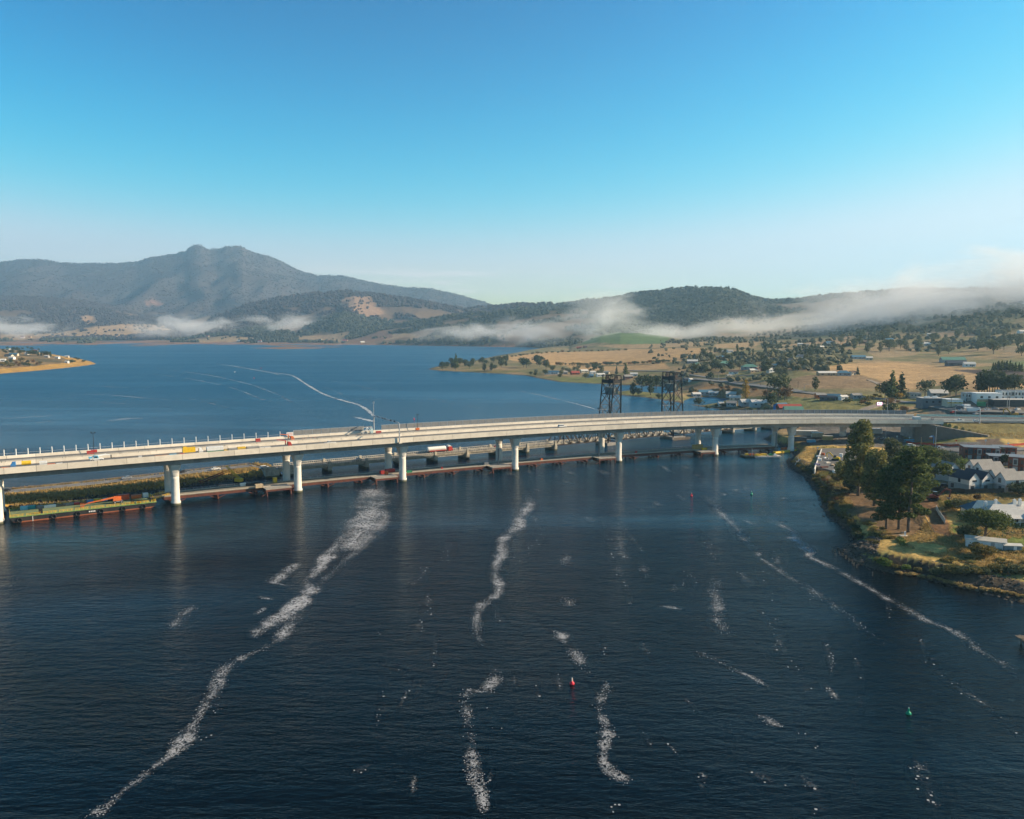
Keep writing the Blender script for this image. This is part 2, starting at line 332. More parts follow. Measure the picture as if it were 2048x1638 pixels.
def height(X, Y, detail=True):
    X = np.asarray(X, float); Y = np.maximum(np.asarray(Y, float), 1.0); u = X/Y
    cols = sorted(BASE); z = np.zeros(X.shape); us = [uof(c) for c in cols]
    prof = [np.interp(Y, *zip(*BASE[c])) for c in cols]
    uc = np.clip(u, us[0], us[-1]-1e-6); n_ = len(cols)
    for i in range(n_-1):
        k = (uc >= us[i]) & (uc < us[i+1])
        if not k.any(): continue
        h_ = us[i+1]-us[i]; t = (uc[k]-us[i])/h_; p0, p1 = prof[i][k], prof[i+1][k]
        m0 = (p1-prof[i-1][k])/(us[i+1]-us[i-1])*h_ if i > 0 else p1-p0
        m1 = (prof[i+2][k]-p0)/(us[i+2]-us[i])*h_ if i < n_-2 else p1-p0
        z[k] = (2*t**3-3*t*t+1)*p0+(t**3-2*t*t+t)*m0+(-2*t**3+3*t*t)*p1+(t**3-t*t)*m1
    base = z
    for r in RIDGES:
        ys = np.interp(u, r['u'], r['y'], left=1e3, right=1e3)
        Yk = np.interp(u, [uof(p) for p in r['Yk'][0]], r['Yk'][1]); Yf = np.interp(u, [uof(p) for p in r['Yf'][0]], r['Yf'][1])
        v = ys-CY; zk = CAMH+(-FPX*ST-v*CT)*Yk/(FPX*CT-v*ST)
        t = (Y-Yf)/(Yk-Yf)
        sp = fbm(X/620+3, Y/900, 3, True)-.5                   # spurs and gullies
        tt = np.clip(t, 0, 1); rise = tt**1.25
        rise = rise+sp*.30*np.sin(np.pi*tt)*np.minimum(1, tt*3)
        s = np.where(t <= 1, rise, np.maximum(0, 1-(t-1)*r['back']))
        h = base+(zk-base)*s
        z = np.where((t > 0) & (zk > 3), np.maximum(z, h), z)
    if detail:
        far = sm((Y-1500)/2500)
        z = z+(fbm(X/160, Y/160, 3)-.5)*(far*14)+(fbm(X/60+9, Y/60, 3)-.5)*2.0*sm((z-6)/20)*(1-far)
    # rock columns of the summit
    z = z+np.where((Y > 7000) & (z > 880), (fbm(X/45, Y/400, 3, True)-.45)*38*sm((z-880)/90), 0)
    # embankment of the new road
    yr = np.interp(X, AXX, AXY)-8.2
    dd = yr-Y                                                  # towards the camera from the road edge
    zr = np.interp(X, [235, 265, 330, 600], [17.6, 17.2, 16.5, 16.0])
    nw = np.array([-(W1-W0).y, (W1-W0).x]); nw = nw/np.linalg.norm(nw)
    side = (X-W0.x)*nw[0]+(Y-W0.y)*nw[1]
    ze = zr-np.maximum(dd-1.5, 0)*0.30
    inside = (X > ABUT+6) & (side > 2.9) & (dd > -45)
    z = np.where(inside & (dd > -44), np.where(dd > 0, np.maximum(z, ze), zr), z)
    # shores
    d = sdist(X, Y, SH_R); d2 = sdist(X, Y, SH_L); d3 = sdist(X, Y, SH_C)
    for s in SP_F: d = np.maximum(d, sdist(X, Y, s))
    near = 1-sm((Y-600)/800)
    bank = np.where(Y < 700, 7.0, 40.0)
    zz = np.where(d > 0, .25+(z-.25)*sm(d/bank)+(fbm(X/3.2, Y/3.2, 3)-.5)*.9*near*sm(d/5), d*.12)
    zl = 3+np.minimum(22, np.maximum(0, d2-25)*.13)*1.0
    zl = np.where(d2 > 0, .2+(zl-.2)*sm(d2/30)+(fbm(X/40, Y/40, 2)-.5)*3*sm(d2/60), d2*.1)
    zcl = np.interp(X, [-190, -150, -110], [1.9, 2.7, 3.7]); zc = np.where(d3 > 0, .1+zcl*sm(d3/6.0)+(fbm(X/2.5, Y/2.5, 3)-.5)*.8*(1-sm((d3-6)/3)), d3*.3)
    z = np.maximum(np.maximum(zz, zl), zc)
    pond = sdist(X, Y, POND); z = np.where(pond > -6, np.minimum(z, np.where(pond > 0, .8-pond*.2, 1.0-pond*.35)), z)
    return np.maximum(z, -2.4)
def hz(x, y): return float(height(np.array([float(x)]), np.array([float(y)]))[0])
_cache = {}
def G(px, py, dz=0.0):
    """point on the ground seen at that pixel"""
    k = (round(px, 2), round(py, 2))
    if k not in _cache:
        d = ray(px, py); Ys = np.geomspace(110, 12000, 1400); Xs = Ys*d[0]/d[1]; zr = CAMH+Ys*d[2]/d[1]
        h = np.maximum(height(Xs, Ys), 0); i = np.argmax(zr <= h)
        if zr[i] > h[i]: i = len(Ys)-1
        if i > 0:
            a0, a1 = zr[i-1]-h[i-1], zr[i]-h[i]; t = a0/(a0-a1+1e-9); y = Ys[i-1]+(Ys[i]-Ys[i-1])*t
        else: y = Ys[0]
        x = y*d[0]/d[1]; _cache[k] = (x, y, max(hz(x, y), 0))
    x, y, z = _cache[k]; return Vector((x, y, z+dz))
def gpoly(l): return [tuple(G(x, y)[:2]) for x, y in l]

# ------------------------------------------------------------------ ground colours (local colour of what grows or lies there)
TAN, TAN2, GRN, OLIVE, DIRT, PLOW, SCRUB = (.36,.235,.115), (.29,.20,.105), (.10,.14,.045), (.145,.135,.055), (.20,.11,.055), (.075,.055,.048), (.075,.072,.034)
FLD = [  # pixel outline, colour, blend
 ([(985,716),(1100,704),(1260,698),(1420,696),(1400,706),(1360,724),(1200,730),(1100,730),(1030,722)], (.42,.26,.115)),
 ([(1130,731),(1330,726),(1340,738),(1240,741),(1150,739)], (.40,.25,.115)),
 ([(1160,690),(1180,676),(1240,664),(1310,666),(1345,675),(1330,688),(1250,690)], (.11,.16,.055)),
 ([(1190,692),(1330,687),(1420,684),(1400,692),(1250,697)], (.36,.24,.12)),
 ([(1430,689),(1512,684),(1514,692),(1460,696),(1430,696)], (.36,.24,.12)),
 ([(1575,690),(1700,672),(1705,690),(1640,694)], (.33,.22,.12)),
 ([(1645,735),(1700,727),(1790,724),(1850,729),(1960,738),(2048,752),(2300,770),(2300,800),(2048,776),(1960,782),(1880,770),(1810,780),(1775,765),(1720,750),(1660,743)], (.40,.255,.12)),
 ([(1560,764),(1650,748),(1720,750),(1770,765),(1740,776),(1650,778),(1590,775)], (.23,.155,.085)),
 ([(1905,740),(1960,739),(2048,742),(2300,752),(2300,770),(2048,758),(1990,757)], PLOW),
 ([(2000,726),(2048,722),(2300,722),(2300,735),(2020,735)], (.13,.155,.06)),
 ([(1640,790),(1850,790),(1860,800),(1810,815),(1700,830),(1600,820)], (.19,.17,.06)),
 ([(1365,772),(1480,770),(1640,790),(1600,800),(1500,792),(1380,785)], (.24,.15,.07)),
 ([(1480,795),(1560,790),(1640,800),(1640,822),(1500,818)], (.16,.16,.06)),
 ([(1440,742),(1560,740),(1640,748),(1560,764),(1480,758)], (.17,.155,.065)),
 ([(1100,758),(1190,752),(1220,756),(1220,767),(1130,765)], (.16,.165,.055)),
 ([(1215,786),(1300,783),(1360,795),(1350,803),(1270,792)], (.17,.165,.06)),
 ([(1880,1005),(1850,985),(1825,985),(1838,1015),(1870,1065),(1905,1075),(1890,1040)], DIRT),
 ([(1850,985),(2048,985),(2048,1010),(1880,1008)], (.22,.175,.065)),
 ([(1895,1050),(2048,1050),(2048,1110),(1960,1090),(1900,1070)], (.13,.155,.04)),
 ([(1760,1030),(1835,1020),(1850,1060),(1800,1085),(1740,1070)], (.26,.165,.075)),
 ([(1880,925),(2048,925),(2048,985),(1850,985),(1850,940)], (.17,.145,.085)),
 ([(1790,885),(2048,895),(2048,925),(1800,915)], (.15,.135,.115)),
 ([(1575,920),(1640,935),(1720,960),(1760,1010),(1700,1060),(1640,1000)], (.14,.10,.05)),
 ([(1685,985),(1760,985),(1850,1000),(1842,1062),(1790,1070),(1720,1048)], (.20,.125,.065)),
 ([(1950,880),(1995,876),(2012,889),(1960,891)], (.12,.085,.06)),
 ([(1600,846),(1800,846),(1815,884),(1790,896),(1600,896)], (.15,.135,.115)),
 ([(1880,843),(2300,843),(2300,888),(1980,877)], (.185,.15,.058)),
 ([(1860,815),(2048,800),(2300,800),(2300,838),(2048,836),(1850,834)], (.17,.14,.11)),
 ([(0,667),(90,668),(210,652),(330,652),(345,664),(250,674),(60,677),(0,680)], (.36,.24,.13)),
 ([(390,680),(440,672),(520,676),(470,684),(400,685)], (.33,.23,.12)),
 ([(595,672),(700,664),(690,682),(600,682)], (.30,.21,.12)),
 ([(680,600),(740,592),(755,612),(770,626),(740,636),(700,620)], (.30,.19,.12)),
 ([(160,632),(190,632),(200,646),(175,648)], (.33,.21,.12)),
 ([(300,600),(335,604),(325,610),(290,607)], (.25,.14,.10)),
 ([(745,670),(810,666),(840,672),(760,680)], (.30,.21,.12)), ([(820,674),(840,672),(838,680),(820,680)], (.30,.21,.12)),
 ([(990,668),(1010,668),(1040,672),(1000,680)], (.26,.19,.12)),
 ([(93,717),(118,718),(140,726),(105,729),(90,724)], (.42,.28,.10)),
 ([(2000,694),(2048,690),(2300,690),(2300,704),(2010,704)], (.25,.19,.11)),
 ([(1860,664),(1950,664),(1950,674),(1880,676)], (.28,.20,.12)),
 ([(1735,692),(1830,688),(1835,710),(1760,716),(1735,706)], (.26,.19,.105)),
]
def build_terrain():
    ua = np.concatenate([np.linspace(-.88, -.70, 40, endpoint=False), np.linspace(-.70, .70, 820), np.linspace(.70, .88, 40)[1:]])
    Ya = np.concatenate([np.geomspace(90, 560, 330, endpoint=False), np.geomspace(560, 2600, 200, endpoint=False), np.geomspace(2600, 11500, 170)])
    U, Y = np.meshgrid(ua, Ya); X = U*Y
    Z = height(X, Y)
    nr, nc = X.shape
    # colours
    C = np.zeros((nr, nc, 3)); n1 = fbm(X/35, Y/35, 4); n2 = fbm(X/9+5, Y/9, 3); n3 = fbm(X/240+2, Y/240, 4)
    a = np.array(TAN2); b = np.array(OLIVE); c = np.array((.32,.225,.08)); s = np.array(SCRUB)
    t = sm((n1-.35)/.3)[..., None]; C[:] = a*(1-t)+b*t; tg = (sm((n3-.40)/.2)*.55)[..., None]; C[:] = C*(1-tg)+np.array((.155,.14,.07))*tg
    near = (Y < 520)
    t = sm((n2-.42)/.2)[..., None]; Cn = np.array((.50,.33,.11))*(1-t)+np.array((.30,.225,.075))*t
    t2 = sm((n1-.52)/.12)[..., None]; Cn = Cn*(1-t2)+np.array((.19,.175,.055))*t2
    C = np.where(near[..., None], Cn, C)
    hill = sm((Y-2300-400*n3)/700)[..., None]                # floor of the woods
    C = C*(1-hill)+np.where((Y > 4600)[..., None], np.array((.075,.060,.056)), np.array((.052,.054,.030)))*hill
    t = (sm((n3-.56)/.06)*sm((Y-2500)/500)*sm((260-Z)/120))[..., None]; C = C*(1-t)+np.array((.17,.115,.07))*t
    for pl, col in FLD:
        q = gpoly(pl); x0, y0 = np.min(q, 0); x1, y1 = np.max(q, 0)
        k = (X > x0-30) & (X < x1+30) & (Y > y0-30) & (Y < y1+30)
        if not k.any(): continue
        d = sdist(X[k]+(n2[k]-.5)*4, Y[k], q); w = np.maximum(1.0, Y[k]*.004); m = sm(d/w+.5)[:, None]
        C[k] = C[k]*(1-m)+np.array(col)*(.86+.28*n1[k][:, None])*m
    # far flats, headland, causeway and beaches
    dR = sdist(X, Y, SH_R); dL = sdist(X, Y, SH_L); dC = sdist(X, Y, SH_C)
    k = (Y > 3000) & (dR < 900+500*n3) & (X < 300) & (Z < 3); C[k] = np.array((.24,.135,.085))*(.7+.6*n3[k][:, None])
    for s_ in SP_F: k = sdist(X, Y, s_) > -20; C[k] = (.20,.12,.075)
    k = dL > -3; tt = sm((n1-.45)/.2)[..., None]; CL = np.array((.24,.16,.075))*(1-tt)+np.array((.10,.085,.045))*tt
    C = np.where(k[..., None], CL, C); k = (dL > -3) & (dL < 34+14*n1); C[k] = np.array((.42,.245,.065))*(.8+.4*n2[k][:, None])
    k = dC > -1; tt = sm((n2-.45)/.2)[..., None]; CCz = np.array((.48,.29,.075))*(1-tt)+np.array((.32,.20,.06))*tt; C = np.where(k[..., None], CCz, C)
    k = (dC > -1) & (dC < 2.2); C[k] = (.07,.062,.05)
    w = np.where(Y < 700, 1.8+2.0*n2, 5.0); k = (dR > -2) & (dR < w) & (Y < 2800); C[k] = np.array((.085,.066,.045))*(.7+.6*n2[k][:, None])
    q = pts([(1676,1099),(1712,1090),(1748,1110),(1756,1128),(1830,1142),(1960,1166),(2100,1190),(2100,1230),(1830,1160)]); k = sdist(X, Y, q) > 0; C[k] = np.array((.062,.048,.034))*(.6+.9*n2[k][:, None])
    # cliffs of the summit
    k = (Y > 7000) & (Z > 870); C[k] = C[k]*.5+np.array((.09,.075,.07))*.5
    keep = Z > -2.3
    q = keep[:-1, :-1] | keep[1:, :-1] | keep[:-1, 1:] | keep[1:, 1:]
    idx = np.arange(nr*nc).reshape(nr, nc)
    F = np.stack([idx[:-1, :-1], idx[:-1, 1:], idx[1:, 1:], idx[1:, :-1]], -1)[q]
    used = np.unique(F); re = np.full(nr*nc, -1); re[used] = np.arange(len(used))
    V = np.stack([X, Y, Z], -1).reshape(-1, 3)[used]; CC = np.clip(C.reshape(-1, 3)[used], 0, 1)
    m = bpy.data.materials.new('ground'); m.use_nodes = True; t = m.node_tree; bs = t.nodes['Principled BSDF']; bs.inputs['Roughness'].default_value = .95; bs.inputs['Specular IOR Level'].default_value = .1
    at = t.nodes.new('ShaderNodeAttribute'); at.attribute_name = 'tint'
    ge = t.nodes.new('ShaderNodeNewGeometry')
    src = at.outputs['Color']
    for sc, dt, lo_, hi_ in ((.9, 5, .66, 1.36), (.06, 6, .72, 1.28), (.25, 4, .8, 1.2)):
        n = t.nodes.new('ShaderNodeTexNoise'); n.inputs['Scale'].default_value = sc; n.inputs['Detail'].default_value = dt; n.inputs['Roughness'].default_value = .7
        t.links.new(ge.outputs['Position'], n.inputs['Vector'])
        r = t.nodes.new('ShaderNodeMapRange'); r.inputs['From Min'].default_value = .32; r.inputs['From Max'].default_value = .68; r.inputs['To Min'].default_value = lo_; r.inputs['To Max'].default_value = hi_
        t.links.new(n.outputs[0], r.inputs[0])
        x = t.nodes.new('ShaderNodeMixRGB'); x.blend_type = 'MULTIPLY'; x.inputs[0].default_value = 1
        t.links.new(src, x.inputs[1]); t.links.new(r.outputs[0], x.inputs[2]); src = x.outputs[0]
    t.links.new(src, bs.inputs['Base Color'])
    n = t.nodes.new('ShaderNodeTexNoise'); n.inputs['Scale'].default_value = .8; n.inputs['Detail'].default_value = 5; t.links.new(ge.outputs['Position'], n.inputs['Vector'])
    bp_ = t.nodes.new('ShaderNodeBump'); bp_.inputs['Strength'].default_value = .6; bp_.inputs['Distance'].default_value = .5; t.links.new(n.outputs[0], bp_.inputs['Height']); t.links.new(bp_.outputs[0], bs.inputs['Normal'])
    o = np_mesh('terrain', V, re[F], m, smooth=True); tag(o, kind='structure')
    a_ = o.data.color_attributes.new('tint', 'FLOAT_COLOR', 'POINT'); a_.data.foreach_set('color', np.concatenate([CC, np.ones((len(CC), 1))], 1).astype(np.float32).ravel())
    return o
terrain = build_terrain()

# ------------------------------------------------------------------ water
def water_mat():
    m = bpy.data.materials.new('river_water'); m.use_nodes = True; t = m.node_tree; b = t.nodes['Principled BSDF']
    b.inputs['Base Color'].default_value = (.0007,.0022,.0034, 1); b.inputs['IOR'].default_value = 1.22; b.inputs['Roughness'].default_value = .06; b.inputs['Specular Tint'].default_value = (.82,.95,1,1)
    ge = t.nodes.new('ShaderNodeNewGeometry')
    def noise(sx, sy, rot, detail, rough=.6, dist=0.0):
        mp = t.nodes.new('ShaderNodeMapping'); mp.inputs['Scale'].default_value = (sx, sy, 1); mp.inputs['Rotation'].default_value = (0, 0, R(rot)); t.links.new(ge.outputs['Position'], mp.inputs[0])
        n = t.nodes.new('ShaderNodeTexNoise'); n.inputs['Scale'].default_value = 1; n.inputs['Detail'].default_value = detail; n.inputs['Roughness'].default_value = rough; n.inputs['Distortion'].default_value = dist
        t.links.new(mp.outputs[0], n.inputs['Vector']); return n.outputs[0]
    def math_(op, a, b_=None):
        n = t.nodes.new('ShaderNodeMath'); n.operation = op
        for i, v in enumerate((a, b_)):
            if v is None: continue
            if isinstance(v, (int, float)): n.inputs[i].default_value = v
            else: t.links.new(v, n.inputs[i])
        return n.outputs[0]
    w1 = noise(.28, .75, 14, 3); w2 = noise(1.1, 2.6, -8, 3); w3 = noise(.07, .2, 20, 2)
    hgt = math_('ADD', math_('ADD', math_('MULTIPLY', w1, .55), math_('MULTIPLY', w2, .20)), math_('MULTIPLY', w3, .8))
    # the open reach beyond the bridges is more exposed to the wind
    sy = t.nodes.new('ShaderNodeSeparateXYZ'); t.links.new(ge.outputs['Position'], sy.inputs[0]); wr = t.nodes.new('ShaderNodeMapRange'); wr.inputs['From Min'].default_value = 330; wr.inputs['From Max'].default_value = 800; wr.inputs['To Min'].default_value = 1.0; wr.inputs['To Max'].default_value = 2.5; t.links.new(sy.outputs[1], wr.inputs[0])
    hgt = math_('MULTIPLY', hgt, wr.outputs[0])
    # base colour bluer towards the bay, sky reflection of the waves put into it
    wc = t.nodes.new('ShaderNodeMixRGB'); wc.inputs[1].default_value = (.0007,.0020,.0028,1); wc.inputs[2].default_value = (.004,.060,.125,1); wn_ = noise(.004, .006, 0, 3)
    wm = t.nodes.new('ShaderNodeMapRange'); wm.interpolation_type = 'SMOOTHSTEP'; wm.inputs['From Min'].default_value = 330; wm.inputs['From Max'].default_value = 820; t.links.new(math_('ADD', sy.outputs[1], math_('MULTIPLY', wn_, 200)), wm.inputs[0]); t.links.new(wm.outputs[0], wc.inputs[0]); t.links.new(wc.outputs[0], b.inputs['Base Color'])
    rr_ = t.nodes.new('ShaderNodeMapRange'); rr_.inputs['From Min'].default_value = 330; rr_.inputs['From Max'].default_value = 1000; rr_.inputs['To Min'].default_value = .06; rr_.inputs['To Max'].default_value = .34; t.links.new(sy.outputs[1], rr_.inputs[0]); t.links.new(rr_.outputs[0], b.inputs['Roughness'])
    # calmer and rougher lanes of water
    calm = noise(.0016, .008, 12, 5, .62, .6)
    cr = t.nodes.new('ShaderNodeMapRange'); cr.interpolation_type = 'SMOOTHSTEP'; cr.inputs['From Min'].default_value = .36; cr.inputs['From Max'].default_value = .62; cr.inputs['To Min'].default_value = .25; cr.inputs['To Max'].default_value = 1.0
    t.links.new(calm, cr.inputs[0])
    bp_ = t.nodes.new('ShaderNodeBump'); bp_.inputs['Distance'].default_value = WAVE_D; t.links.new(cr.outputs[0], bp_.inputs['Strength']); t.links.new(hgt, bp_.inputs['Height']); t.links.new(bp_.outputs[0], b.inputs['Normal'])
    return m
WAVE_D = 0.95
wb = MB()
wb.add([(-11400,-1400,0),(11400,-1400,0),(11400,11900,0),(-11400,11900,0)], [(0,1,2,3)])
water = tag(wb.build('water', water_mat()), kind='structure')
pond = MB(); pq = pts([(1345,812),(1345,795),(1375,786),(1430,786),(1490,796),(1480,808),(1400,814)], 1.0)
# ------------------------------------------------------------------ the new concrete road bridge
def sweep(xs, prof, closed=True, zf=ztop):
    """profile (offset, height below parapet top) swept along the bridge line"""
    rings = []
    for x in xs:
        c, t, n = ax_frame(x); z = zf(x); rings.append([Vector((c.x+n.x*o, c.y+n.y*o, z+d)) for o, d in prof])
    return MB().loft(rings, closed=closed, cap=closed)
PX_P = [(-6,1048,0),(347,1012,0),(592,987,0),(805,963,0),(1030,941,0),(1238,925,0),(1433,913,0),(1584,898,2.2),(1690,890,4.5)]
PIER_X = [float(P(a, b, z)[0]) for a, b, z in PX_P]
PIER_X[-1] = 213.0; PIER_X.insert(0, PIER_X[0]-62)
XA, XB = -330.0, ABUT+6
new_bridge = thing('road_bridge', 'new pale concrete road bridge on flared round piers, two parallel decks', 'bridge', (0, 0, 0))
BX = list(np.arange(XA, XB, 6.0))+[XB]
JOINTS = [PIER_X[3], PIER_X[6]+31]
FAR = 19.3
GIRD = [(-3.7,-4.75),(3.7,-4.75),(4.0,-2.9),(6.9,-2.35),(7.2,-2.3),(7.2,-1.25),(-7.2,-1.25),(-7.2,-2.3),(-6.9,-2.35),(-4.0,-2.9)]
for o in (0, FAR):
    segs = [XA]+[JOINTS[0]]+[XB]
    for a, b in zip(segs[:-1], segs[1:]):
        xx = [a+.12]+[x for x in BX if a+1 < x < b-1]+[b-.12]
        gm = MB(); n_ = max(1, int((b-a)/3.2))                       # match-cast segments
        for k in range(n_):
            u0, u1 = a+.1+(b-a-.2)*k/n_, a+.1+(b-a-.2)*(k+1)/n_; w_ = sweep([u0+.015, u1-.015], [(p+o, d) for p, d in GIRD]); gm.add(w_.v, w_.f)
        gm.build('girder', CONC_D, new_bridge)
    sweep(BX, [(o-6.55,-1.24),(o-6.55,-1.19),(o+6.55,-1.19),(o+6.55,-1.24)]).build('road_surface', ASPH_L, new_bridge)
# fascia panels and parapets, one length per precast unit
def fascia(o, sgn, panels):
    prof = [(o+sgn*7.26,-2.36),(o+sgn*7.26,0),(o+sgn*6.86,0),(o+sgn*6.62,-1.18),(o+sgn*7.21,-1.18),(o+sgn*7.21,-2.36)]
    m = MB(); x = XA
    while x < XB-1:
        e = min(x+9.0, XB); a = sweep([x+.05, (x+e)/2, e-.05], prof); m.add(a.v, a.f); x = e
    return m.build('parapet', CONC, new_bridge)
fascia(0, -1, 1); fascia(0, 1, 1); fascia(FAR, -1, 1); fascia(FAR, 1, 1)
# low dark steel rails on the parapets of both decks
for o, hh in ((6.95, .55), (-6.95, .35), (FAR-6.95, .55)):
    m = MB()
    for a, b in zip(BX[:-1], BX[1:]): m.beam(bp(a, o, hh), bp(b, o, hh), .16, .16)
    for x in np.arange(XA+2, XB, 6.0): m.beam(bp(x, o, 0), bp(x, o, hh), .14, .14)
    m.build('guard_rail', STEELB, new_bridge)
pier_proto = None
def make_pier(zb, zt_):
    m = MB(); n = 20
    def circ(r, z): return [Vector((r*math.cos(2*math.pi*(i+.5)/n), r*math.sin(2*math.pi*(i+.5)/n), z)) for i in range(n)]
    def rect(w, l, z, rr):
        out_ = []
        for i in range(n):
            t = 2*math.pi*(i+.5)/n; c, s = math.cos(t), math.sin(t); k = 1/max(abs(c)/(w/2), abs(s)/(l/2))
            k = k*(1-rr)+rr*(w+l)/4; out_.append(Vector((c*k, s*k, z)))
        return out_
    m.loft([circ(2.0, zb), circ(2.0, zb+4.4), circ(1.72, zb+4.8), circ(1.68, zt_-6.6), circ(1.66, zt_-5.6)])
    c = MB(); c.loft([circ(1.66, zt_-5.602), rect(3.5, 4.0, zt_-3.9, .45), rect(4.3, 5.6, zt_-1.7, .12), rect(4.55, 6.2, zt_-.9, .0), rect(4.55, 6.2, zt_-.25, .0)])
    c.box((0, -1.6, zt_-.12), (1.6, 1.4, .30)); c.box((0, 1.6, zt_-.12), (1.6, 1.4, .30))
    return m, c
for i, x in enumerate(PIER_X):
    for o in (0, FAR):
        c, t, n = ax_frame(x); p = c+n*o; zt_ = ztop(x)-4.75
        zb = -3.0 if x < 160 else hz(p.x, p.y)-1.5
        m, cp = make_pier(zb, zt_)
        pr = m.build('pier', CONC_W, new_bridge, (p.x, p.y, 0), math.atan2(t.y, t.x), smooth=False)
        pr.data.polygons.foreach_set('use_smooth', [len(f.vertices) == 4 for f in pr.data.polygons])
        cp.build('pier_cap', CONC_W, pr)
# noise screen along the far edge: grey posts and sheet panels; the left part has bare posts only
def screen(x0, x1):
    pn = MB(); ps = MB(); x = x0
    while x < x1-1:
        e = min(x+4.0, x1); o = FAR+7.05
        a, b = bp(x, o, .02), bp(e, o, .02); up = Vector((0, 0, 2.3))
        pn.beam(a+up/2+Vector((0,0,.15)), b+up/2+Vector((0,0,.15)), .05, 2.2); ps.box(a+up*.5+Vector((0,0,.1)), (.22, .22, 2.6)); x = e
    for dz in (.1, 2.5):
        xx = list(np.arange(x0, x1, 6.0))+[x1]
        for a, b in zip(xx[:-1], xx[1:]): ps.beam(bp(a, FAR+7.05, dz), bp(b, FAR+7.05, dz), .14, .1)
    p = pn.build('noise_screen', SCREEN_M, new_bridge); ps.build('screen_frame', GSTEEL, p)
SCREEN_M = mat('screen_sheet', (.21,.215,.215), .6, (.17,.175,.18), .4)
def xfar(px):                                     # bridge x whose far edge is seen at that column
    xs = np.linspace(XA, XB, 900); q = np.array([pxof(bp(x, FAR+7, 0))[0] for x in xs]); return float(np.interp(px, q, xs))
def xnear(px):
    xs = np.linspace(XA, XB, 900); q = np.array([pxof(bp(x, -7, 0))[0] for x in xs]); return float(np.interp(px, q, xs))
screen(xfar(587), xfar(728)); screen(xfar(763), xfar(1812))
for px in np.linspace(-40, 560, 26):
    x = xfar(px); m = MB(); p = bp(x, FAR+7.05, 0); m.box(p+Vector((0, 0, 1.25)), (.34, .34, 2.6)); m.build('screen_post', WHITE, new_bridge)
mm = MB(); xx = [x for x in BX if x < xfar(580)]
for a, b in zip(xx[:-1], xx[1:]): mm.beam(bp(a, FAR+7.0, .9), bp(b, FAR+7.0, .9), .10, .10)
mm.build('hand_rail', GSTEEL, new_bridge)
# abutment under the right end
m = MB(); xs_ = ABUT-2
for o0, o1 in ((-7, 7), (FAR-7, FAR+7)):
    a, b = bp(xs_, o0, -4.6), bp(xs_, o1, -4.6); c_ = bp(xs_+7, o1, -4.6); d_ = bp(xs_+7, o0, -4.6)
    z0 = 2.0; m.add([(q.x, q.y, z) for z in (z0, a.z) for q in (a, b, c_, d_)], [(3,2,1,0),(4,5,6,7),(0,1,5,4),(1,2,6,5),(2,3,7,6),(3,0,4,7)])
    e = bp(xs_+3.0, (o0+o1)/2, -2.9); m.beam(bp(xs_+2.5, o0+1, -3.2), bp(xs_+2.5, o1-1, -3.2), 2.2, 2.9)
a, b = bp(xs_+7, -7, 0), bp(xs_+7, FAR+7, 0)
m.add([(q.x, q.y, z) for z in (2.0, a.z-1.35) for q in (a, b, b+Vector((1.5,0,0)), a+Vector((1.5,0,0)))], [(3,2,1,0),(4,5,6,7),(0,1,5,4),(1,2,6,5),(2,3,7,6),(3,0,4,7)])
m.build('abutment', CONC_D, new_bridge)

# wing wall that holds back the embankment
wn_ = Vector((-(W1-W0).y, (W1-W0).x, 0)).normalized()
wt = bp(ABUT+7, -7.2, -1.3)
m = MB(); th = wn_*2.8; A0 = Vector((W0.x, W0.y, 1.5)); B0 = Vector((W1.x, W1.y, 8.0)); A1 = Vector((wt.x, wt.y, 1.5))
top = lambda v, z: Vector((v.x, v.y, z))
fr = [A1, A0, B0]; zt3 = [wt.z, wt.z-.05, 12.6]
ring = []
for v, z in zip(fr, zt3): ring.append([top(v, 1.5), top(v, z), top(v+th, z), top(v+th, 1.5)])
m.loft(ring); WALLM = mat('ribbed_retaining_wall', (.20,.165,.125), .9, (.16,.135,.105), .5, bump=.4, bscale=1.2)
tag(m.build('retaining_wall', WALLM), 'tall brown retaining wall tapering down beside the right end of the new bridge', 'wall')

# road on the embankment, right of the bridge
xx = list(np.arange(XB+.2, 600, 8.0))
def zroad(x): return float(np.interp(x, [XB, 265, 330, 600], [ztop(XB)-1.18, 17.66, 16.9, 16.4]))
r_ = sweep(xx, [(-7.0, 0), (FAR+7.0, 0), (FAR+7.0, .09), (-7.0, .09)], zf=lambda x: zroad(x))
tag(r_.build('road', ASPH), kind='structure')
lm = MB()
for o in (-6.2, 6.2, FAR-6.2, FAR+6.2):
    a = sweep(xx, [(o-.12, .094), (o+.12, .094), (o+.12, .098), (o-.12, .098)], zf=zroad); lm.add(a.v, a.f)
tag(lm.build('road_marking', WHITE), kind='structure')
def barrier(x0, x1, o, label, m=CONC, hgt=1.0, cat='barrier', name='concrete_barrier', group=None):
    xs = list(np.arange(x0, x1, 5.0))+[x1]
    a = sweep(xs, [(o-.3, 0), (o-.12, hgt), (o+.12, hgt), (o+.3, 0)], zf=lambda x: zroad(x)+.09)
    return tag(a.build(name, m), label, cat, group)
barrier(XB+.3, 281, -6.9, 'pale concrete barrier along the near edge of the new road at the bridge end')
barrier(286, 322, -6.9, 'grey concrete barrier on the embankment edge beside two white cars', CONC_D)
barrier(XB+2, 430, 6.6, 'long pale concrete barrier in the middle of the new road', CONC, .9)
barrier(XB+2, 520, FAR+7.3, 'long pale green barrier along the far side of the new road', mat('pale_green_panel', (.40,.55,.48), .7), 1.2)

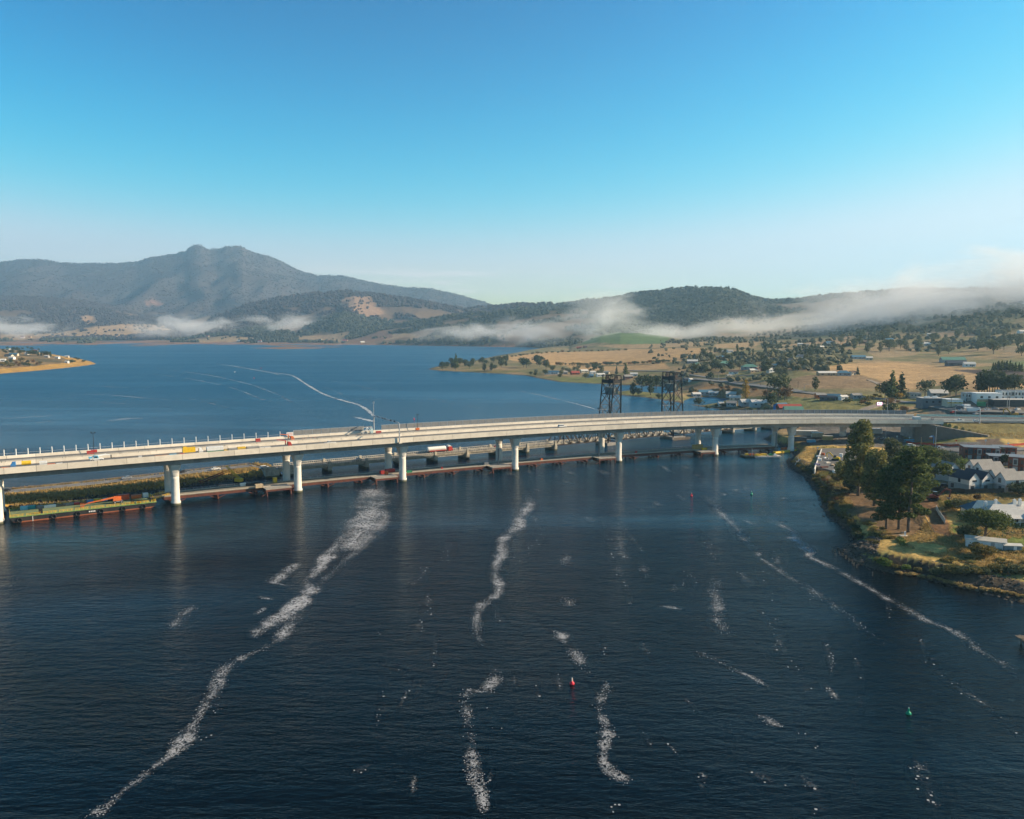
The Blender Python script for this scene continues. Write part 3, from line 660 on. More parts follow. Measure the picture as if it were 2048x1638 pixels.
# ------------------------------------------------------------------ the old bridge with its lift span
OB0 = Vector((P(634, 946.5)[0], P(634, 946.5)[1], 0)); OB1 = Vector((P(1111, 901)[0], P(1111, 901)[1], 0))
OT = (OB1-OB0).normalized(); ON = Vector((-OT.y, OT.x, 0))
OZ = 4.1
def op(s, o, z): return OB0+OT*s+ON*o+Vector((0, 0, z))
def sold(px, o=0, z=5):
    ss = np.linspace(-80, 420, 1500); q = np.array([pxof(op(s, o, z))[0] for s in ss]); return float(np.interp(px, q, ss))
S_A, S_T0, S_L0, S_L1, S_T1, S_B = sold(556), (OB1-OB0).length, sold(1230), sold(1352), sold(1467), sold(1546)
old_bridge = thing('truss_bridge', 'old low road bridge with dark steel trusses and a lift span, behind the new bridge', 'bridge')
OW = 9.6
def obar(m, s0, o0, z0, s1, o1, z1, w, h=None): m.beam(op(s0, o0, z0), op(s1, o1, z1), w, h)
for a, b in ((S_A, S_T0), (S_T1, S_B)):
    m = MB(); obar(m, a, OW/2, OZ-.35, b, OW/2, OZ-.35, OW, .5); m.build('deck', CONC_O, old_bridge)
    m = MB(); obar(m, a, OW/2, OZ-.06, b, OW/2, OZ-.06, OW-1.6, .06); m.build('road_surface', ASPH_L, old_bridge)
    for o in (0.0, OW):
        m = MB(); obar(m, a, o, OZ+1.05, b, o, OZ+1.05, .35, .28); obar(m, a, o, OZ+.1, b, o, OZ+.1, .4, .30)
        for s in np.arange(a+.5, b, 1.15): obar(m, s, o, OZ+.2, s, o, OZ+.95, .34, .34)
        m.build('balustrade', CONC_O, old_bridge)
    m = MB()
    for o in (.8, 3.4, 6.2, 8.8): obar(m, a, o, OZ-1.1, b, o, OZ-1.1, .5, 1.0)
    for s in np.arange(a, b, 2.2): obar(m, s, .3, OZ-.9, s, OW-.3, OZ-.9, .3, .5)
    m.build('deck_beam', CONC_O, old_bridge)
LT = (OB1-OB0).length
n_sp = 9; step = LT/n_sp*1.0
sp_s = [LT-i*((sold(1055.0)-LT)*-1.0) for i in range(9)]
sp_s = [s for s in sp_s if s > S_A+6]+[S_T1, (S_T1+S_B)/2+2]
for s in sp_s:
    m = MB(); c = op(s, OW/2, 0)
    m.box((c.x, c.y, .6), (2.2, OW+.6, 5.0), math.atan2(OT.y, OT.x)); p = m.build('pier', CONC_O, old_bridge)
    for o in (0.0, OW):
        m = MB(); m.box((op(s, o, 0).x, op(s, o, 0).y, 3.0), (1.3, 1.0, 5.4), math.atan2(OT.y, OT.x)); m.build('pilaster', CONC_O, p)
for s, w in ((S_A-3, 7), (S_B+3, 8)):
    m = MB(); c = op(s, OW/2, 1.3); m.box(c, (w, OW+1.5, 4.9), math.atan2(OT.y, OT.x)); m.box(op(s-1, -.1, OZ+.6), (w*.8, .6, 1.6), math.atan2(OT.y, OT.x)); m.build('abutment', CONC_O, old_bridge)
def truss(s0, s1, npan, hgt):
    root = None
    for o in (0.0, OW):
        m = MB(); L_ = (s1-s0)/npan; zb, zt_ = OZ-1.0, OZ-1.0+hgt
        obar(m, s0, o, zb, s1, o, zb, .45, .5); obar(m, s0+L_, o, zt_, s1-L_, o, zt_, .5, .55)
        obar(m, s0, o, zb, s0+L_, o, zt_, .5, .5); obar(m, s1, o, zb, s1-L_, o, zt_, .5, .5)
        for k in range(1, npan):
            obar(m, s0+k*L_, o, zb, s0+k*L_, o, zt_, .42)
            if k < npan-1:
                a, b = (zt_, zb) if k < npan/2 else (zb, zt_)
                obar(m, s0+k*L_, o, a, s0+(k+1)*L_, o, b, .48)
                obar(m, s0+k*L_, o, b, s0+(k+1)*L_, o, a, .16)
        t = m.build('side_truss', DSTEEL, old_bridge)
        if o == 0: root = t
    m = MB()
    for k in range(0, npan+1): obar(m, s0+k*L_, 0, OZ-1.0, s0+k*L_, OW, OZ-1.0, .4, .6)
    m.build('floor_beam', DSTEEL, root); m = MB()
    for k in range(1, npan):
        obar(m, s0+k*L_, 0, zt_, s0+k*L_, OW, zt_, .3)
        if k < npan-1: obar(m, s0+k*L_, 0, zt_, s0+(k+1)*L_, OW, zt_, .18); obar(m, s0+k*L_, OW, zt_, s0+(k+1)*L_, 0, zt_, .18)
    m.build('cross_bracing', DSTEEL, root)
    m = MB(); obar(m, s0, OW/2, OZ-.32, s1, OW/2, OZ-.32, OW-1.0, .5); d = m.build('deck', CONC_O, old_bridge)
    m = MB()
    for o in (.9, OW-.9): obar(m, s0, o, OZ+.55, s1, o, OZ+.55, .3, .3); obar(m, s0, o, OZ+.05, s1, o, OZ+.05, .3, .35)
    m.build('kerb_rail', CONC_O, d)
truss(S_T0, S_L0-3.5, 7, 8.0); truss(S_L0+3.5, S_L1-3.5, 8, 8.5); truss(S_L1+3.5, S_T1, 8, 8.0)
TSTEEL = mat('brown_grey_steel', (.062,.050,.043), .7, (.10,.078,.063), .8)
def lift_tower(sc, side, zt_):
    """two upright columns on the lift-span side, two raking ones on the other; side = direction away from the lift span"""
    si = sc-side*3.5; so_top = sc+side*2.6; so_bot = sc+side*6.5; zb = 1.0; zh = zt_-4.6
    legs = {}
    m = MB(); OF = (-1.0, OW+1.0)
    for o in OF:
        obar(m, si, o, zb, si, o, zt_-2.5, .88, .88); obar(m, so_bot, o, zb, so_top, o, zh, .72, .72)
    tw = m.build('lift_tower', TSTEEL, old_bridge)
    br = MB(); nz = 5; zz = np.linspace(OZ+6.5, zh-.3, nz)
    def so_at(z): t = (z-zb)/(zh-zb); return so_bot+(so_top-so_bot)*t
    for k in range(nz):
        for o in OF: obar(br, si, o, zz[k], so_at(zz[k]), o, zz[k], .32)
        if k in (1, 3): obar(br, si, OF[0], zz[k], si, OF[1], zz[k], .3); obar(br, so_at(zz[k]), OF[0], zz[k], so_at(zz[k]), OF[1], zz[k], .3)
        if k < nz-1:
            for o in OF: obar(br, si, o, zz[k], so_at(zz[k+1]), o, zz[k+1], .28); obar(br, so_at(zz[k]), o, zz[k], si, o, zz[k+1], .28)
    for f in (lambda z: si, so_at):
        for k in range(0, nz-1, 2):
            obar(br, f(zz[k]), OF[0], zz[k], f(zz[k+2]), OF[1], zz[k+2], .3); obar(br, f(zz[k]), OF[1], zz[k], f(zz[k+2]), OF[0], zz[k+2], .3)
    br.build('cross_bracing', TSTEEL, tw)
    h = MB()
    for s in (si, so_top): obar(h, s, OF[0]-.3, zh+.5, s, OF[1]+.3, zh+.5, .6, 2.2)
    for o in OF: obar(h, si, o, zh+.5, so_top, o, zh+.5, .5, 1.8)
    for s in (si-side*.4, so_top+side*.2):
        pts_ = [op(s, OF[0], zh+1.4), op(s, OF[0]+.6, zt_-.3), op(s, OF[1]-.6, zt_), op(s, OF[1], zh+1.4)]
        for a, b in zip(pts_[:-1], pts_[1:]): h.beam(a, b, .4, .45)
        for o in np.linspace(OF[0]+1.5, OF[1]-1.5, 4): obar(h, s, o, zh+1.4, s, o, zt_-.3, .2)
    for o in OF: obar(h, si, o, zt_-.3, so_top, o, zt_-.3, .35, .4)
    h.build('head_frame', mat('black_steel', (.028,.03,.032), .7), tw)
    for o in (OF[0]+1.2, OF[1]-1.2):
        sh = MB(); sh.tube(op(sc-side*.5, o-.3, zh+2.6), op(sc-side*.5, o+.3, zh+2.6), 1.5, n=16); sh.build('sheave', DSTEEL, tw)
    cw = MB(); c = op((si+so_top)/2, OW/2, zh-5.6); cw.box(c, (3.2, OW-.6, 4.6), math.atan2(OT.y, OT.x)); cw.build('counterweight', mat('grey_green_concrete', (.19,.22,.21), .9, (.15,.18,.175), .3), tw)
    for o in (1.5, OW-1.5): cb = MB(); obar(cb, (si+so_top)/2, o, zh-3.4, sc-side*.5, o, zh+2.0, .18); cb.build('cable', DSTEEL, tw)
    pl = MB(); obar(pl, si-side*.2, OF[1]+.2, 22, so_at(22)+side*1.2, OF[1]+.2, 22, 2.0, .25); obar(pl, so_at(22)+side*1.0, OF[1]-.8, 22.9, so_at(22)+side*1.0, OF[1]+1.2, 22.9, .1, .9); pl.build('maintenance_platform', STEELB, tw)
    b = MB(); b.box(op(sc+side*1.5, OW/2, -.3), (11.5, OW+3, 4.0), math.atan2(OT.y, OT.x)); b.build('pier', CONC_D, old_bridge)
lift_tower(S_L0, -1, zat(750, op(S_L0, 4, 0).y)); lift_tower(S_L1, 1, zat(744, op(S_L1, 4, 0).y))
# timber fender of the lift pier
m = MB()
for k in range(14):
    s = S_L1-6+k*.95; m.tube(op(s, -5.2, -2), op(s, -5.2, 1.9), .22, n=6)
obar(m, S_L1-7, -5.4, 1.3, S_L1+8, -5.4, 1.3, .35, .4); obar(m, S_L1-7, -5.4, .3, S_L1+8, -5.4, .3, .35, .4)
tag(m.build('timber_fender', TIMBER), 'weathered timber pile fender in front of the right lift tower pier', 'fender')

# ------------------------------------------------------------------ causeway road
CWZ = [2.1, 2.1, 2.1, 2.5, 3.2, 3.7, OZ-.08, OZ-.03]
cw_f = [Vector((*P(x, y, z)[:2], 0)) for (x, y), z in zip(((-500,1031),(-250,1009),(0,982),(200,962.5),(400,940),(500,929)), CWZ)]+[op(S_A-6, OW-1.5, 0), op(S_A+.2, OW-1.2, 0)]
cw_n = [v+Vector((ON.x, ON.y, 0))*-7.2 for v in cw_f]
m = MB(); rg = [[Vector((a.x, a.y, z)), Vector((b.x, b.y, z)), Vector((b.x, b.y, z+.06)), Vector((a.x, a.y, z+.06))] for a, b, z in zip(cw_f, cw_n, CWZ)]
m.loft(rg); o = m.build('road', ASPH_L); tag(o, kind='structure')
m = MB()
for f_ in (.04, .5, .96):
    for k in range(len(cw_f)-1):
        p0 = cw_f[k].lerp(cw_n[k], f_); p1 = cw_f[k+1].lerp(cw_n[k+1], f_); z0, z1 = rg[k][2].z+.006, rg[k+1][2].z+.006
        p0.z = z0; p1.z = z1
        if f_ == .5:
            n_ = max(1, int((p1-p0).length/9))
            for j in range(n_): m.beam(p0.lerp(p1, j/n_), p0.lerp(p1, (j+.4)/n_), .16, .008)
        else: m.beam(p0, p1, .14, .008)
tag(m.build('road_marking', WHITE), kind='structure')
m = MB(); k0 = None
ln = sum(((b-a).length for a, b in zip(cw_f[:-1], cw_f[1:])))
for a, b, za, zb_ in zip(cw_f[:-2], cw_f[1:-1], CWZ[:-2], CWZ[1:-1]):
    a = a+ON*1.0; b = b+ON*1.0; m.beam(Vector((a.x, a.y, za+.7)), Vector((b.x, b.y, zb_+.7)), .12, .34)
    n_ = int((b-a).length/4)
    for j in range(n_): q = a.lerp(b, j/n_); m.box((q.x, q.y, za+(zb_-za)*j/max(1, n_)+.3), (.18, .18, 1.1))
tag(m.build('crash_barrier', TIMBER), 'long low rail fence along the far edge of the causeway road', 'barrier')

# ------------------------------------------------------------------ temporary work jetty between the pier rows
jetty = thing('work_jetty', 'temporary rust brown work jetty on steel piles between the new bridge piers', 'jetty')
JX0, JX1 = PIER_X[2]-4, PIER_X[8]-8
JZ = 3.2
jx = list(np.arange(JX0, JX1, 6.0))+[JX1]
zj = lambda x: JZ
JN, JF = 4.0, 12.5
sweep(jx, [(JN, -.28), (JN, 0), (JF, 0), (JF, -.28)], zf=zj).build('deck', mat('jetty_deck', (.33,.285,.215), .9, (.20,.175,.14), .35), jetty)
for o in (JN+.35, (JN+JF)/2, JF-.35): sweep(jx, [(o-.3, -1.55), (o-.3, -.29), (o+.3, -.29), (o+.3, -1.55)], zf=zj).build('edge_girder', RUST, jetty)
for o in (JN+.1, JF-.1):
    m = MB()
    for a, b in zip(jx[:-1], jx[1:]):
        ca, _, na = ax_frame(a); cb, _, nb = ax_frame(b); m.beam((ca.x+na.x*o, ca.y+na.y*o, JZ+.16), (cb.x+nb.x*o, cb.y+nb.y*o, JZ+.16), .3, .3)
    m.build('kerb', mat('pale_kerb_timber', (.50,.45,.37), .8), jetty)
def jpt(x, o, z): c, t, n = ax_frame(x); return Vector((c.x+n.x*o, c.y+n.y*o, z))
m = MB(); far_x = list(np.arange(JX0, JX1, 3.0))
for a, b in zip(far_x[:-1], far_x[1:]):
    for z in (JZ+.6, JZ+1.1): m.beam(jpt(a, JF-.15, z), jpt(b, JF-.15, z), .06)
    m.beam(jpt(a, JF-.15, JZ), jpt(a, JF-.15, JZ+1.1), .08)
m.build('hand_rail', GSTEEL, jetty)
bent = 0
for x in np.arange(JX0+5, JX1, 14.2):
    m = MB(); m.beam(jpt(x, JN-1.6, JZ-1.95), jpt(x, JF+1.4, JZ-1.95), .8, .8)
    for o in (JN-.6, JF+.4):
        m.tube(jpt(x, o, -3), jpt(x, o, JZ-2.3), .42, n=9)
    pb = m.build('pile_bent', RUST, jetty)
    q = MB(); q.beam(jpt(x, JN-.6, -.6), jpt(x, JF+.4, JZ-2.4), .28); q.beam(jpt(x, JF+.4, -.6), jpt(x, JN-.6, JZ-2.4), .28)
    q.beam(jpt(x, JN-.6, .3), jpt(x+2.8, JN-.6, JZ-1.7), .3); q.beam(jpt(x, JN-.6, .3), jpt(x-2.8, JN-.6, JZ-1.7), .3); q.build('brace', RUST, pb)
# finger platforms beside each pier
for i in (3, 4, 5, 6, 7):
    x = PIER_X[i]
    a, b = (x-13, x-3.0) if i < 7 else (x-11.5, x-2.4)
    xs = [a, (a+b)/2, b]; n0 = -2.8 if i < 7 else -4.5
    sweep(xs, [(n0, -.30), (n0, .04), (JN-.05, .04), (JN-.05, -.30)], zf=zj).build('finger_platform', mat('jetty_plate', (.40,.36,.30), .8, (.28,.25,.21), .5), jetty)
    m = MB(); m.beam(jpt(a, n0+.3, JZ-.75), jpt(b, n0+.3, JZ-.75), .6, .9); m.beam(jpt(a+.4, n0, JZ-1.6), jpt(a+.4, JN, JZ-1.6), .7, .7); m.beam(jpt(b-.4, n0, JZ-1.6), jpt(b-.4, JN, JZ-1.6), .7, .7)
    for x_ in (a+.4, b-.4): m.tube(jpt(x_, n0+.3, -3), jpt(x_, n0+.3, JZ-1.9), .4, n=9)
    m.beam(jpt(a-1.5, n0+.3, .2), jpt(a+.4, n0+.3, JZ-2), .3); m.build('platform_frame', RUST, jetty)
    m = MB()
    for z in (JZ+.6, JZ+1.1): m.beam(jpt(a, n0+.1, z), jpt(b, n0+.1, z), .06)
    for x_ in np.linspace(a, b, 6): m.beam(jpt(x_, n0+.1, JZ), jpt(x_, n0+.1, JZ+1.1), .08)
    m.build('hand_rail', GSTEEL, jetty)
# ------------------------------------------------------------------ vehicles and machines (front towards +x, standing on z = 0)
def wheel(parent, x, y, r=.36, w=.26):
    t = MB(); t.tube((x, y-w/2, r), (x, y+w/2, r), r, n=14); o = t.build('wheel', BLACK, parent)
    h = MB(); h.tube((x, y-w/2-.01, r), (x, y+w/2+.01, r), r*.55, n=10); h.build('rim', SILVER, o)
def extrude_y(m, prof, w, bev=.12):
    cx = sum(p[0] for p in prof)/len(prof); cz = sum(p[1] for p in prof)/len(prof)
    sh = lambda k: [(cx+(p[0]-cx)*k, cz+(p[1]-cz)*k) for p in prof]
    m.loft([[Vector((p[0], y, p[1])) for p in q] for y, q in ((-w/2, sh(.94)), (-w/2+bev, prof), (w/2-bev, prof), (w/2, sh(.94)))])
def car(label, body, kind='car', cat='car', group=None, name='car'):
    t = thing(name, label, cat, group=group)
    if kind == 'suv': L_, H_, B_ = 4.7, 1.78, [(-2.35,.4),(2.3,.4),(2.35,.75),(2.2,1.02),(1.15,1.12),(-2.3,1.12)]; C_ = [(-2.25,1.1),(1.2,1.1),(.55,1.72),(-1.9,1.76)]; Wn = [(-2.1,1.16),(1.02,1.16),(.5,1.62),(-1.85,1.64)]
    elif kind == 'ute': L_, H_, B_ = 5.1, 1.8, [(-2.6,.45),(2.5,.45),(2.55,.8),(2.4,1.05),(1.3,1.14),(-2.6,1.14)]; C_ = [(-.7,1.12),(1.3,1.12),(.75,1.74),(-.45,1.76)]; Wn = [(-.6,1.18),(1.14,1.18),(.7,1.64),(-.4,1.66)]
    else: L_, H_, B_ = 4.5, 1.45, [(-2.2,.35),(2.2,.35),(2.25,.62),(2.05,.85),(1.0,.95),(-1.7,.95),(-2.2,.88)]; C_ = [(-1.75,.93),(1.05,.93),(.3,1.4),(-1.0,1.43)]; Wn = [(-1.55,.98),(.88,.98),(.25,1.32),(-.95,1.35)]
    m = MB(); extrude_y(m, B_, 1.82); extrude_y(m, C_, 1.62, .15); m.build('body', body, t)
    g = MB()
    for y in (-.815, .815): g.add([(x, y+(.004 if y > 0 else -.004), z) for x, z in Wn], [(0,1,2,3)])
    f0, f1, b0, b1 = C_[1], C_[2], C_[0], C_[3]
    for (p, q, s) in ((f0, f1, 1), (b0, b1, -1)):
        a = (p[0]*.9+q[0]*.1+s*.03, p[1]*.9+q[1]*.1); b = (p[0]*.15+q[0]*.85+s*.03, p[1]*.15+q[1]*.85)
        g.add([(a[0], -.66, a[1]), (a[0], .66, a[1]), (b[0], .58, b[1]), (b[0], -.58, b[1])], [(0,1,2,3)])
    g.build('window', GLASS, t)
    for x in (-L_*.31, L_*.31):
        for y in (-.8, .8): wheel(t, x, y)
    for y in (-.62, .62):
        h = MB(); h.box((B_[2][0]-.04, y, B_[2][1]), (.1, .34, .16)); h.build('headlight', WHITE, t)
    return t
def put(t, p, rz=0, s=None):
    t.location = p; t.rotation_euler.z = rz
    if s: t.scale = (s, s, s)
    return t
def tanker(label):
    t = thing('tanker_truck', label, 'truck')
    m = MB(); m.box((-1.5, 0, .95), (15.5, 1.0, .3)); m.build('chassis', STEELB, t)
    m = MB(); m.lathe((0,0,0), [(.2, -6.4), (1.15, -6.2), (1.25, -5.8), (1.25, 4.6), (1.15, 5.0), (.2, 5.2)], 16); m.v = [(-2.9+v[2], v[0], 2.35+v[1]) for v in m.v]; m.build('tank', WHITE, t)
    m = MB(); m.box((-2.9, 0, 1.25), (10.5, 2.3, .35)); m.build('skirt', RED, t)
    m = MB(); extrude_y(m, [(3.6,.6),(6.4,.6),(6.45,1.6),(6.1,1.9),(5.9,3.1),(3.8,3.2)], 2.45); m.build('cab', RED, t)
    g = MB(); g.box((6.03, 0, 2.45), (.12, 2.1, .8), tilt=-.16); g.build('windscreen', GLASS, t)
    f = MB(); extrude_y(f, [(3.4,3.1),(5.6,3.1),(4.9,3.7),(3.5,3.9)], 2.3); f.build('wind_deflector', WHITE, t)
    for x in (-7.8,-6.6,-5.4,1.6,2.8,5.6):
        for y in (-1.05, 1.05): wheel(t, x, y, .5, .35)
    return t
def boom_lift(label):
    t = thing('boom_lift', label, 'boom lift')
    m = MB(); m.box((0, 0, .85), (3.6, 2.0, .5)); m.build('chassis', STEELB, t)
    m = MB(); extrude_y(m, [(-1.9,1.15),(1.2,1.15),(1.2,1.9),(.2,2.3),(-1.9,2.3)], 2.1); m.build('turret', ORANGE, t)
    m = MB(); m.beam((-1.4, 0, 2.6), (-6.5, 0, 1.9), .55, .6); m.beam((-6.3, 0, 1.95), (-11.2, 0, 1.3), .4, .45); m.beam((-11.1, 0, 1.3), (-12.6, 0, .8), .25); m.beam((1.3, 0, 2.4), (-1.5, 0, 2.7), .6, .7); m.build('boom', ORANGE, t)
    m = MB()
    for z in (.15, .7, 1.25):
        for a, b in (((-13.8,-1.1),(-12.6,-1.1)), ((-12.6,-1.1),(-12.6,1.1)), ((-12.6,1.1),(-13.8,1.1)), ((-13.8,1.1),(-13.8,-1.1))): m.beam((*a, z), (*b, z), .08)
    for x in (-13.8, -12.6):
        for y in (-1.1, 1.1): m.beam((x, y, .1), (x, y, 1.25), .08)
    m.box((-13.2, 0, .12), (1.2, 2.2, .08)); m.build('basket', ORANGE, t)
    for x in (-1.25, 1.25):
        for y in (-.95, .95): wheel(t, x, y, .55, .45)
    return t
def telehandler(label):
    t = thing('telehandler', label, 'telehandler')
    m = MB(); extrude_y(m, [(-2.6,.7),(2.4,.7),(2.5,1.2),(1.2,1.45),(-2.6,1.6)], 2.1); m.build('body', WHITE, t)
    m = MB(); extrude_y(m, [(-1.1,1.5),(.7,1.5),(.4,2.5),(-1.0,2.55)], 1.9); m.build('cab', LBLUE, t)
    m = MB(); m.box((-.3, -.96, 2.0), (1.1, .05, .7)); m.build('window', GLASS, t)
    m = MB(); m.beam((-2.6, .7, 2.0), (3.4, .7, 2.7), .5, .55); m.beam((3.3, .7, 2.7), (5.0, .7, 2.3), .35, .4); m.build('boom', WHITE, t)
    m = MB(); m.box((5.2, .7, 1.7), (.3, 1.6, 1.2)); m.box((5.9, .3, 1.1), (1.2, .15, .1)); m.box((5.9, 1.1, 1.1), (1.2, .15, .1)); m.build('fork', BLACK, t)
    m = MB(); m.box((-2.3, 0, 1.9), (1.2, 1.9, .6)); m.build('engine_cover', LBLUE, t)
    for x in (-1.6, 1.6):
        for y in (-1.0, 1.0): wheel(t, x, y, .62, .45)
    return t
def flat_truck(label, cab, name='flatbed_truck', load=None, crane=False):
    t = thing(name, label, 'truck')
    m = MB(); m.box((-.8, 0, .95), (7.6, 2.2, .25)); m.build('tray', STEELB, t)
    m = MB(); extrude_y(m, [(2.2,.6),(4.0,.6),(4.05,1.5),(3.7,1.9),(3.4,2.6),(2.3,2.65)], 2.25); m.build('cab', cab, t)
    g = MB(); g.box((3.58, 0, 2.2), (.12, 1.9, .6), tilt=-.4); g.build('windscreen', GLASS, t)
    if load:
        m = MB()
        if load[0] == 'tank': m.tube((-2.8, 0, 1.9), (.4, 0, 1.9), .85, n=14)
        else: m.box((-1.6, 0, 2.15), (5.0, 2.1, 2.1)); m.box((-3.2, 0, 3.3), (1.4, 1.6, .5))
        m.build('tank' if load[0] == 'tank' else 'equipment_box', load[1], t)
    if crane:
        m = MB(); m.beam((1.4, 0, 1.2), (1.4, 0, 3.4), .4); m.beam((1.4, 0, 3.3), (-2.5, 0, 3.9), .3); m.build('crane_arm', cab, t)
    for x in (-3.2, -2.0, 3.0):
        for y in (-.95, .95): wheel(t, x, y, .48, .3)
    return t
def excavator(label, col, arm=1):
    t = thing('excavator', label, 'excavator')
    for y in (-1.0, 1.0):
        m = MB(); extrude_y(m, [(-1.7,0),(1.7,0),(2.0,.4),(1.7,.8),(-1.7,.8),(-2.0,.4)], .55); m.v = [(v[0], v[1]+y, v[2]) for v in m.v]; m.build('track', BLACK, t)
    m = MB(); extrude_y(m, [(-2.1,1.0),(1.0,1.0),(1.0,1.5),(-.6,2.0),(-2.1,1.9)], 2.3); m.build('body', col, t)
    m = MB(); extrude_y(m, [(-.4,1.5),(1.1,1.5),(.95,2.8),(-.3,2.85)], 1.1); m.v = [(v[0], v[1]+.55, v[2]) for v in m.v]; m.build('cab', GLASS, t)
    m = MB(); m.beam((.9, -.3, 1.5), (3.0, -.3, 3.9), .4, .5); m.beam((3.0, -.3, 3.9), (4.6, -.3, 3.5), .35, .45); m.beam((4.6, -.3, 3.6), (4.2, -.3, 1.2), .3, .4); m.build('arm', col, t)
    m = MB(); extrude_y(m, [(3.5,.5),(4.3,.3),(4.6,1.2),(3.9,1.3)], 1.1); m.v = [(v[0], v[1]-.3, v[2]) for v in m.v]; m.build('bucket', STEELB, t)
    return t
def container(name, label, size, m_, cat='container', roof=None, ribs=True):
    t = thing(name, label, cat)
    l, w, h = size; m = MB(); m.box((0, 0, h/2), (l-.1, w-.1, h-.04))
    if ribs:
        for x in np.arange(-l/2+.3, l/2-.1, .5):
            for y in (-w/2+.03, w/2-.03): m.box((x, y, h/2), (.22, .06, h-.3))
    m.build('wall', m_, t)
    m = MB()
    for x in (-l/2+.08, l/2-.08):
        for y in (-w/2+.08, w/2-.08): m.box((x, y, h/2), (.18, .18, h+.02))
    for y in (-w/2+.08, w/2-.08):
        for z in (.08, h-.06): m.box((0, y, z), (l-.3, .17, .16))
    m.build('corner_frame', m_, t)
    m = MB(); m.box((0, 0, h+.03), (l, w, .06)); m.build('roof', roof or m_, t)
    d = MB(); d.box((l/2-.02, -w/4+.02, h*.5), (.08, w/2-.2, h-.4)); d.box((l/2-.02, w/4-.02, h*.5), (.08, w/2-.2, h-.4)); d.build('door', m_, t)
    return t
def crate(name, label, size, m_, cat='crate', group=None, legs=False):
    l, w, h = size; m = MB(); m.box((0, 0, h/2), (l*.96, w*.96, h*.94))
    for z in (.06*h, .94*h): m.box((0, 0, z), (l, w, .1*h))
    for x in (-l/2*.96, 0, l/2*.96):
        for y in (-w/2*.97, w/2*.97): m.box((x, y, h/2), (.1*l if x else .06*l, .06*w, h))
    return tag(m.build(name, m_), label, cat, group)
def deck_x(px, o, z=-1.19):
    xs = np.linspace(XA, XB+60, 1200); q = np.array([pxof(bp(x, o, z))[0] for x in xs]); return float(np.interp(px, q, xs))
def on_deck(t, px, o, flip=False, dz=0, yaw=0):
    x = deck_x(px, o); c, tn, n = ax_frame(x); p = c+n*o; p.z = ztop(x)-1.19+dz
    return put(t, p, math.atan2(tn.y, tn.x)+(math.pi if flip else 0)+yaw)
def on_old(t, px, o, flip=False, z=None):
    s = sold(px, o, OZ); return put(t, op(s, o, OZ-.02), math.atan2(OT.y, OT.x)+(math.pi if flip else 0))
def on_cause(t, px, f, flip=False):
    """f: 0 far edge .. 1 near edge"""
    ps = [a.lerp(b, f) for a, b in zip(cw_f, cw_n)]; zs = [r[2].z for r in rg]
    best = None
    for k in range(len(ps)-1):
        for j in range(60):
            q = ps[k].lerp(ps[k+1], j/60); z = zs[k]+(zs[k+1]-zs[k])*j/60; e = abs(pxof((q.x, q.y, z))[0]-px)
            if best is None or e < best[0]: d = ps[k+1]-ps[k]; best = (e, q, z, math.atan2(d.y, d.x))
    return put(t, Vector((best[1].x, best[1].y, best[2]+.01)), best[3]+(math.pi if flip else 0))
rg = [[Vector(r_[0]), Vector(r_[1]), Vector(r_[2]), Vector(r_[3])] for r_ in rg]
# traffic
on_old(tanker('white tank truck with a red cab on the old bridge deck'), 884, 6.6)
on_old(car('small red car on the old bridge between two pier columns', RED), 995, 6.4)
on_old(car('dark car on the old bridge right of its left end', DARKCAR), 716, 3.2, True)
on_old(car('white car inside the steel truss of the old bridge', WHITE), 1150, 6.6)
on_cause(car('white four wheel drive on the causeway, nearest to the old bridge', WHITE, 'suv'), 529, .62)
on_cause(car('white car on the causeway left of the white four wheel drive', WHITE), 432, .7)
on_cause(car('silver car alone on the middle of the causeway road', SILVER), 252, .35, True)
on_cause(car('black car on the causeway just right of the bridge pier', DARKCAR), 364, .3, True)
on_cause(car('dark car on the causeway at the left edge of the photo', DARKCAR), 10, .4, True)
on_deck(car('white four wheel drive parked on the new bridge deck near the lift towers', WHITE, 'suv'), 1124, 1.5)
on_deck(car('white car on the new bridge deck left of the sign gantry', WHITE, 'ute', cat='pickup'), 660, -4.3, True)
def on_road(t, px, o, flip=False):
    xs = np.linspace(XB, 560, 900); q = np.array([pxof(ax_frame(x)[0]+ax_frame(x)[2]*o+Vector((0, 0, zroad(x)+.1)))[0] for x in xs]); x = float(np.interp(px, q, xs))
    c, tn, n = ax_frame(x); p = c+n*o; p.z = zroad(x)+.10; return put(t, p, math.atan2(tn.y, tn.x)+(math.pi if flip else 0))
on_road(car('white pickup parked behind the barrier on the embankment, left one of two', WHITE, 'ute', cat='pickup'), 1919, -4.6)
on_road(car('white car parked behind the barrier on the embankment, right one of two', WHITE), 1952, -4.4)

# plant and stores on the left part of the new deck
on_deck(flat_truck('blue truck with a yellow tank on its tray, far left on the new bridge', BLUE, load=('tank', YELLOW)), 46, -3.2, True)
on_deck(container('site_box', 'small white box beside the blue truck on the new bridge', (2.6, 1.8, 2.0), WHITE, 'site box'), 87, -3.4)
on_deck(crate('water_barrier', 'orange plastic barrier blocks right of the white box on the new bridge', (3.6, .8, .9), ORANGE, 'barrier'), 99, -3.2)
on_deck(crate('white_crate', 'low white crate left of the telehandler on the new bridge', (2.0, 1.4, .9), WHITE), 119, -3.2)
on_deck(telehandler('light blue and white telehandler on the new bridge, left of the first pier'), 194, -2.2)
lt = thing('lighting_tower', 'portable lighting tower with a black mast on the far side of the new bridge', 'lighting tower')
m = MB(); m.box((0, 0, .8), (2.4, 1.4, 1.3)); m.build('generator', RED, lt); m = MB(); m.tube((0, 0, 1.4), (0, 0, 8.6), .12, .09); m.build('mast', BLACK, lt)
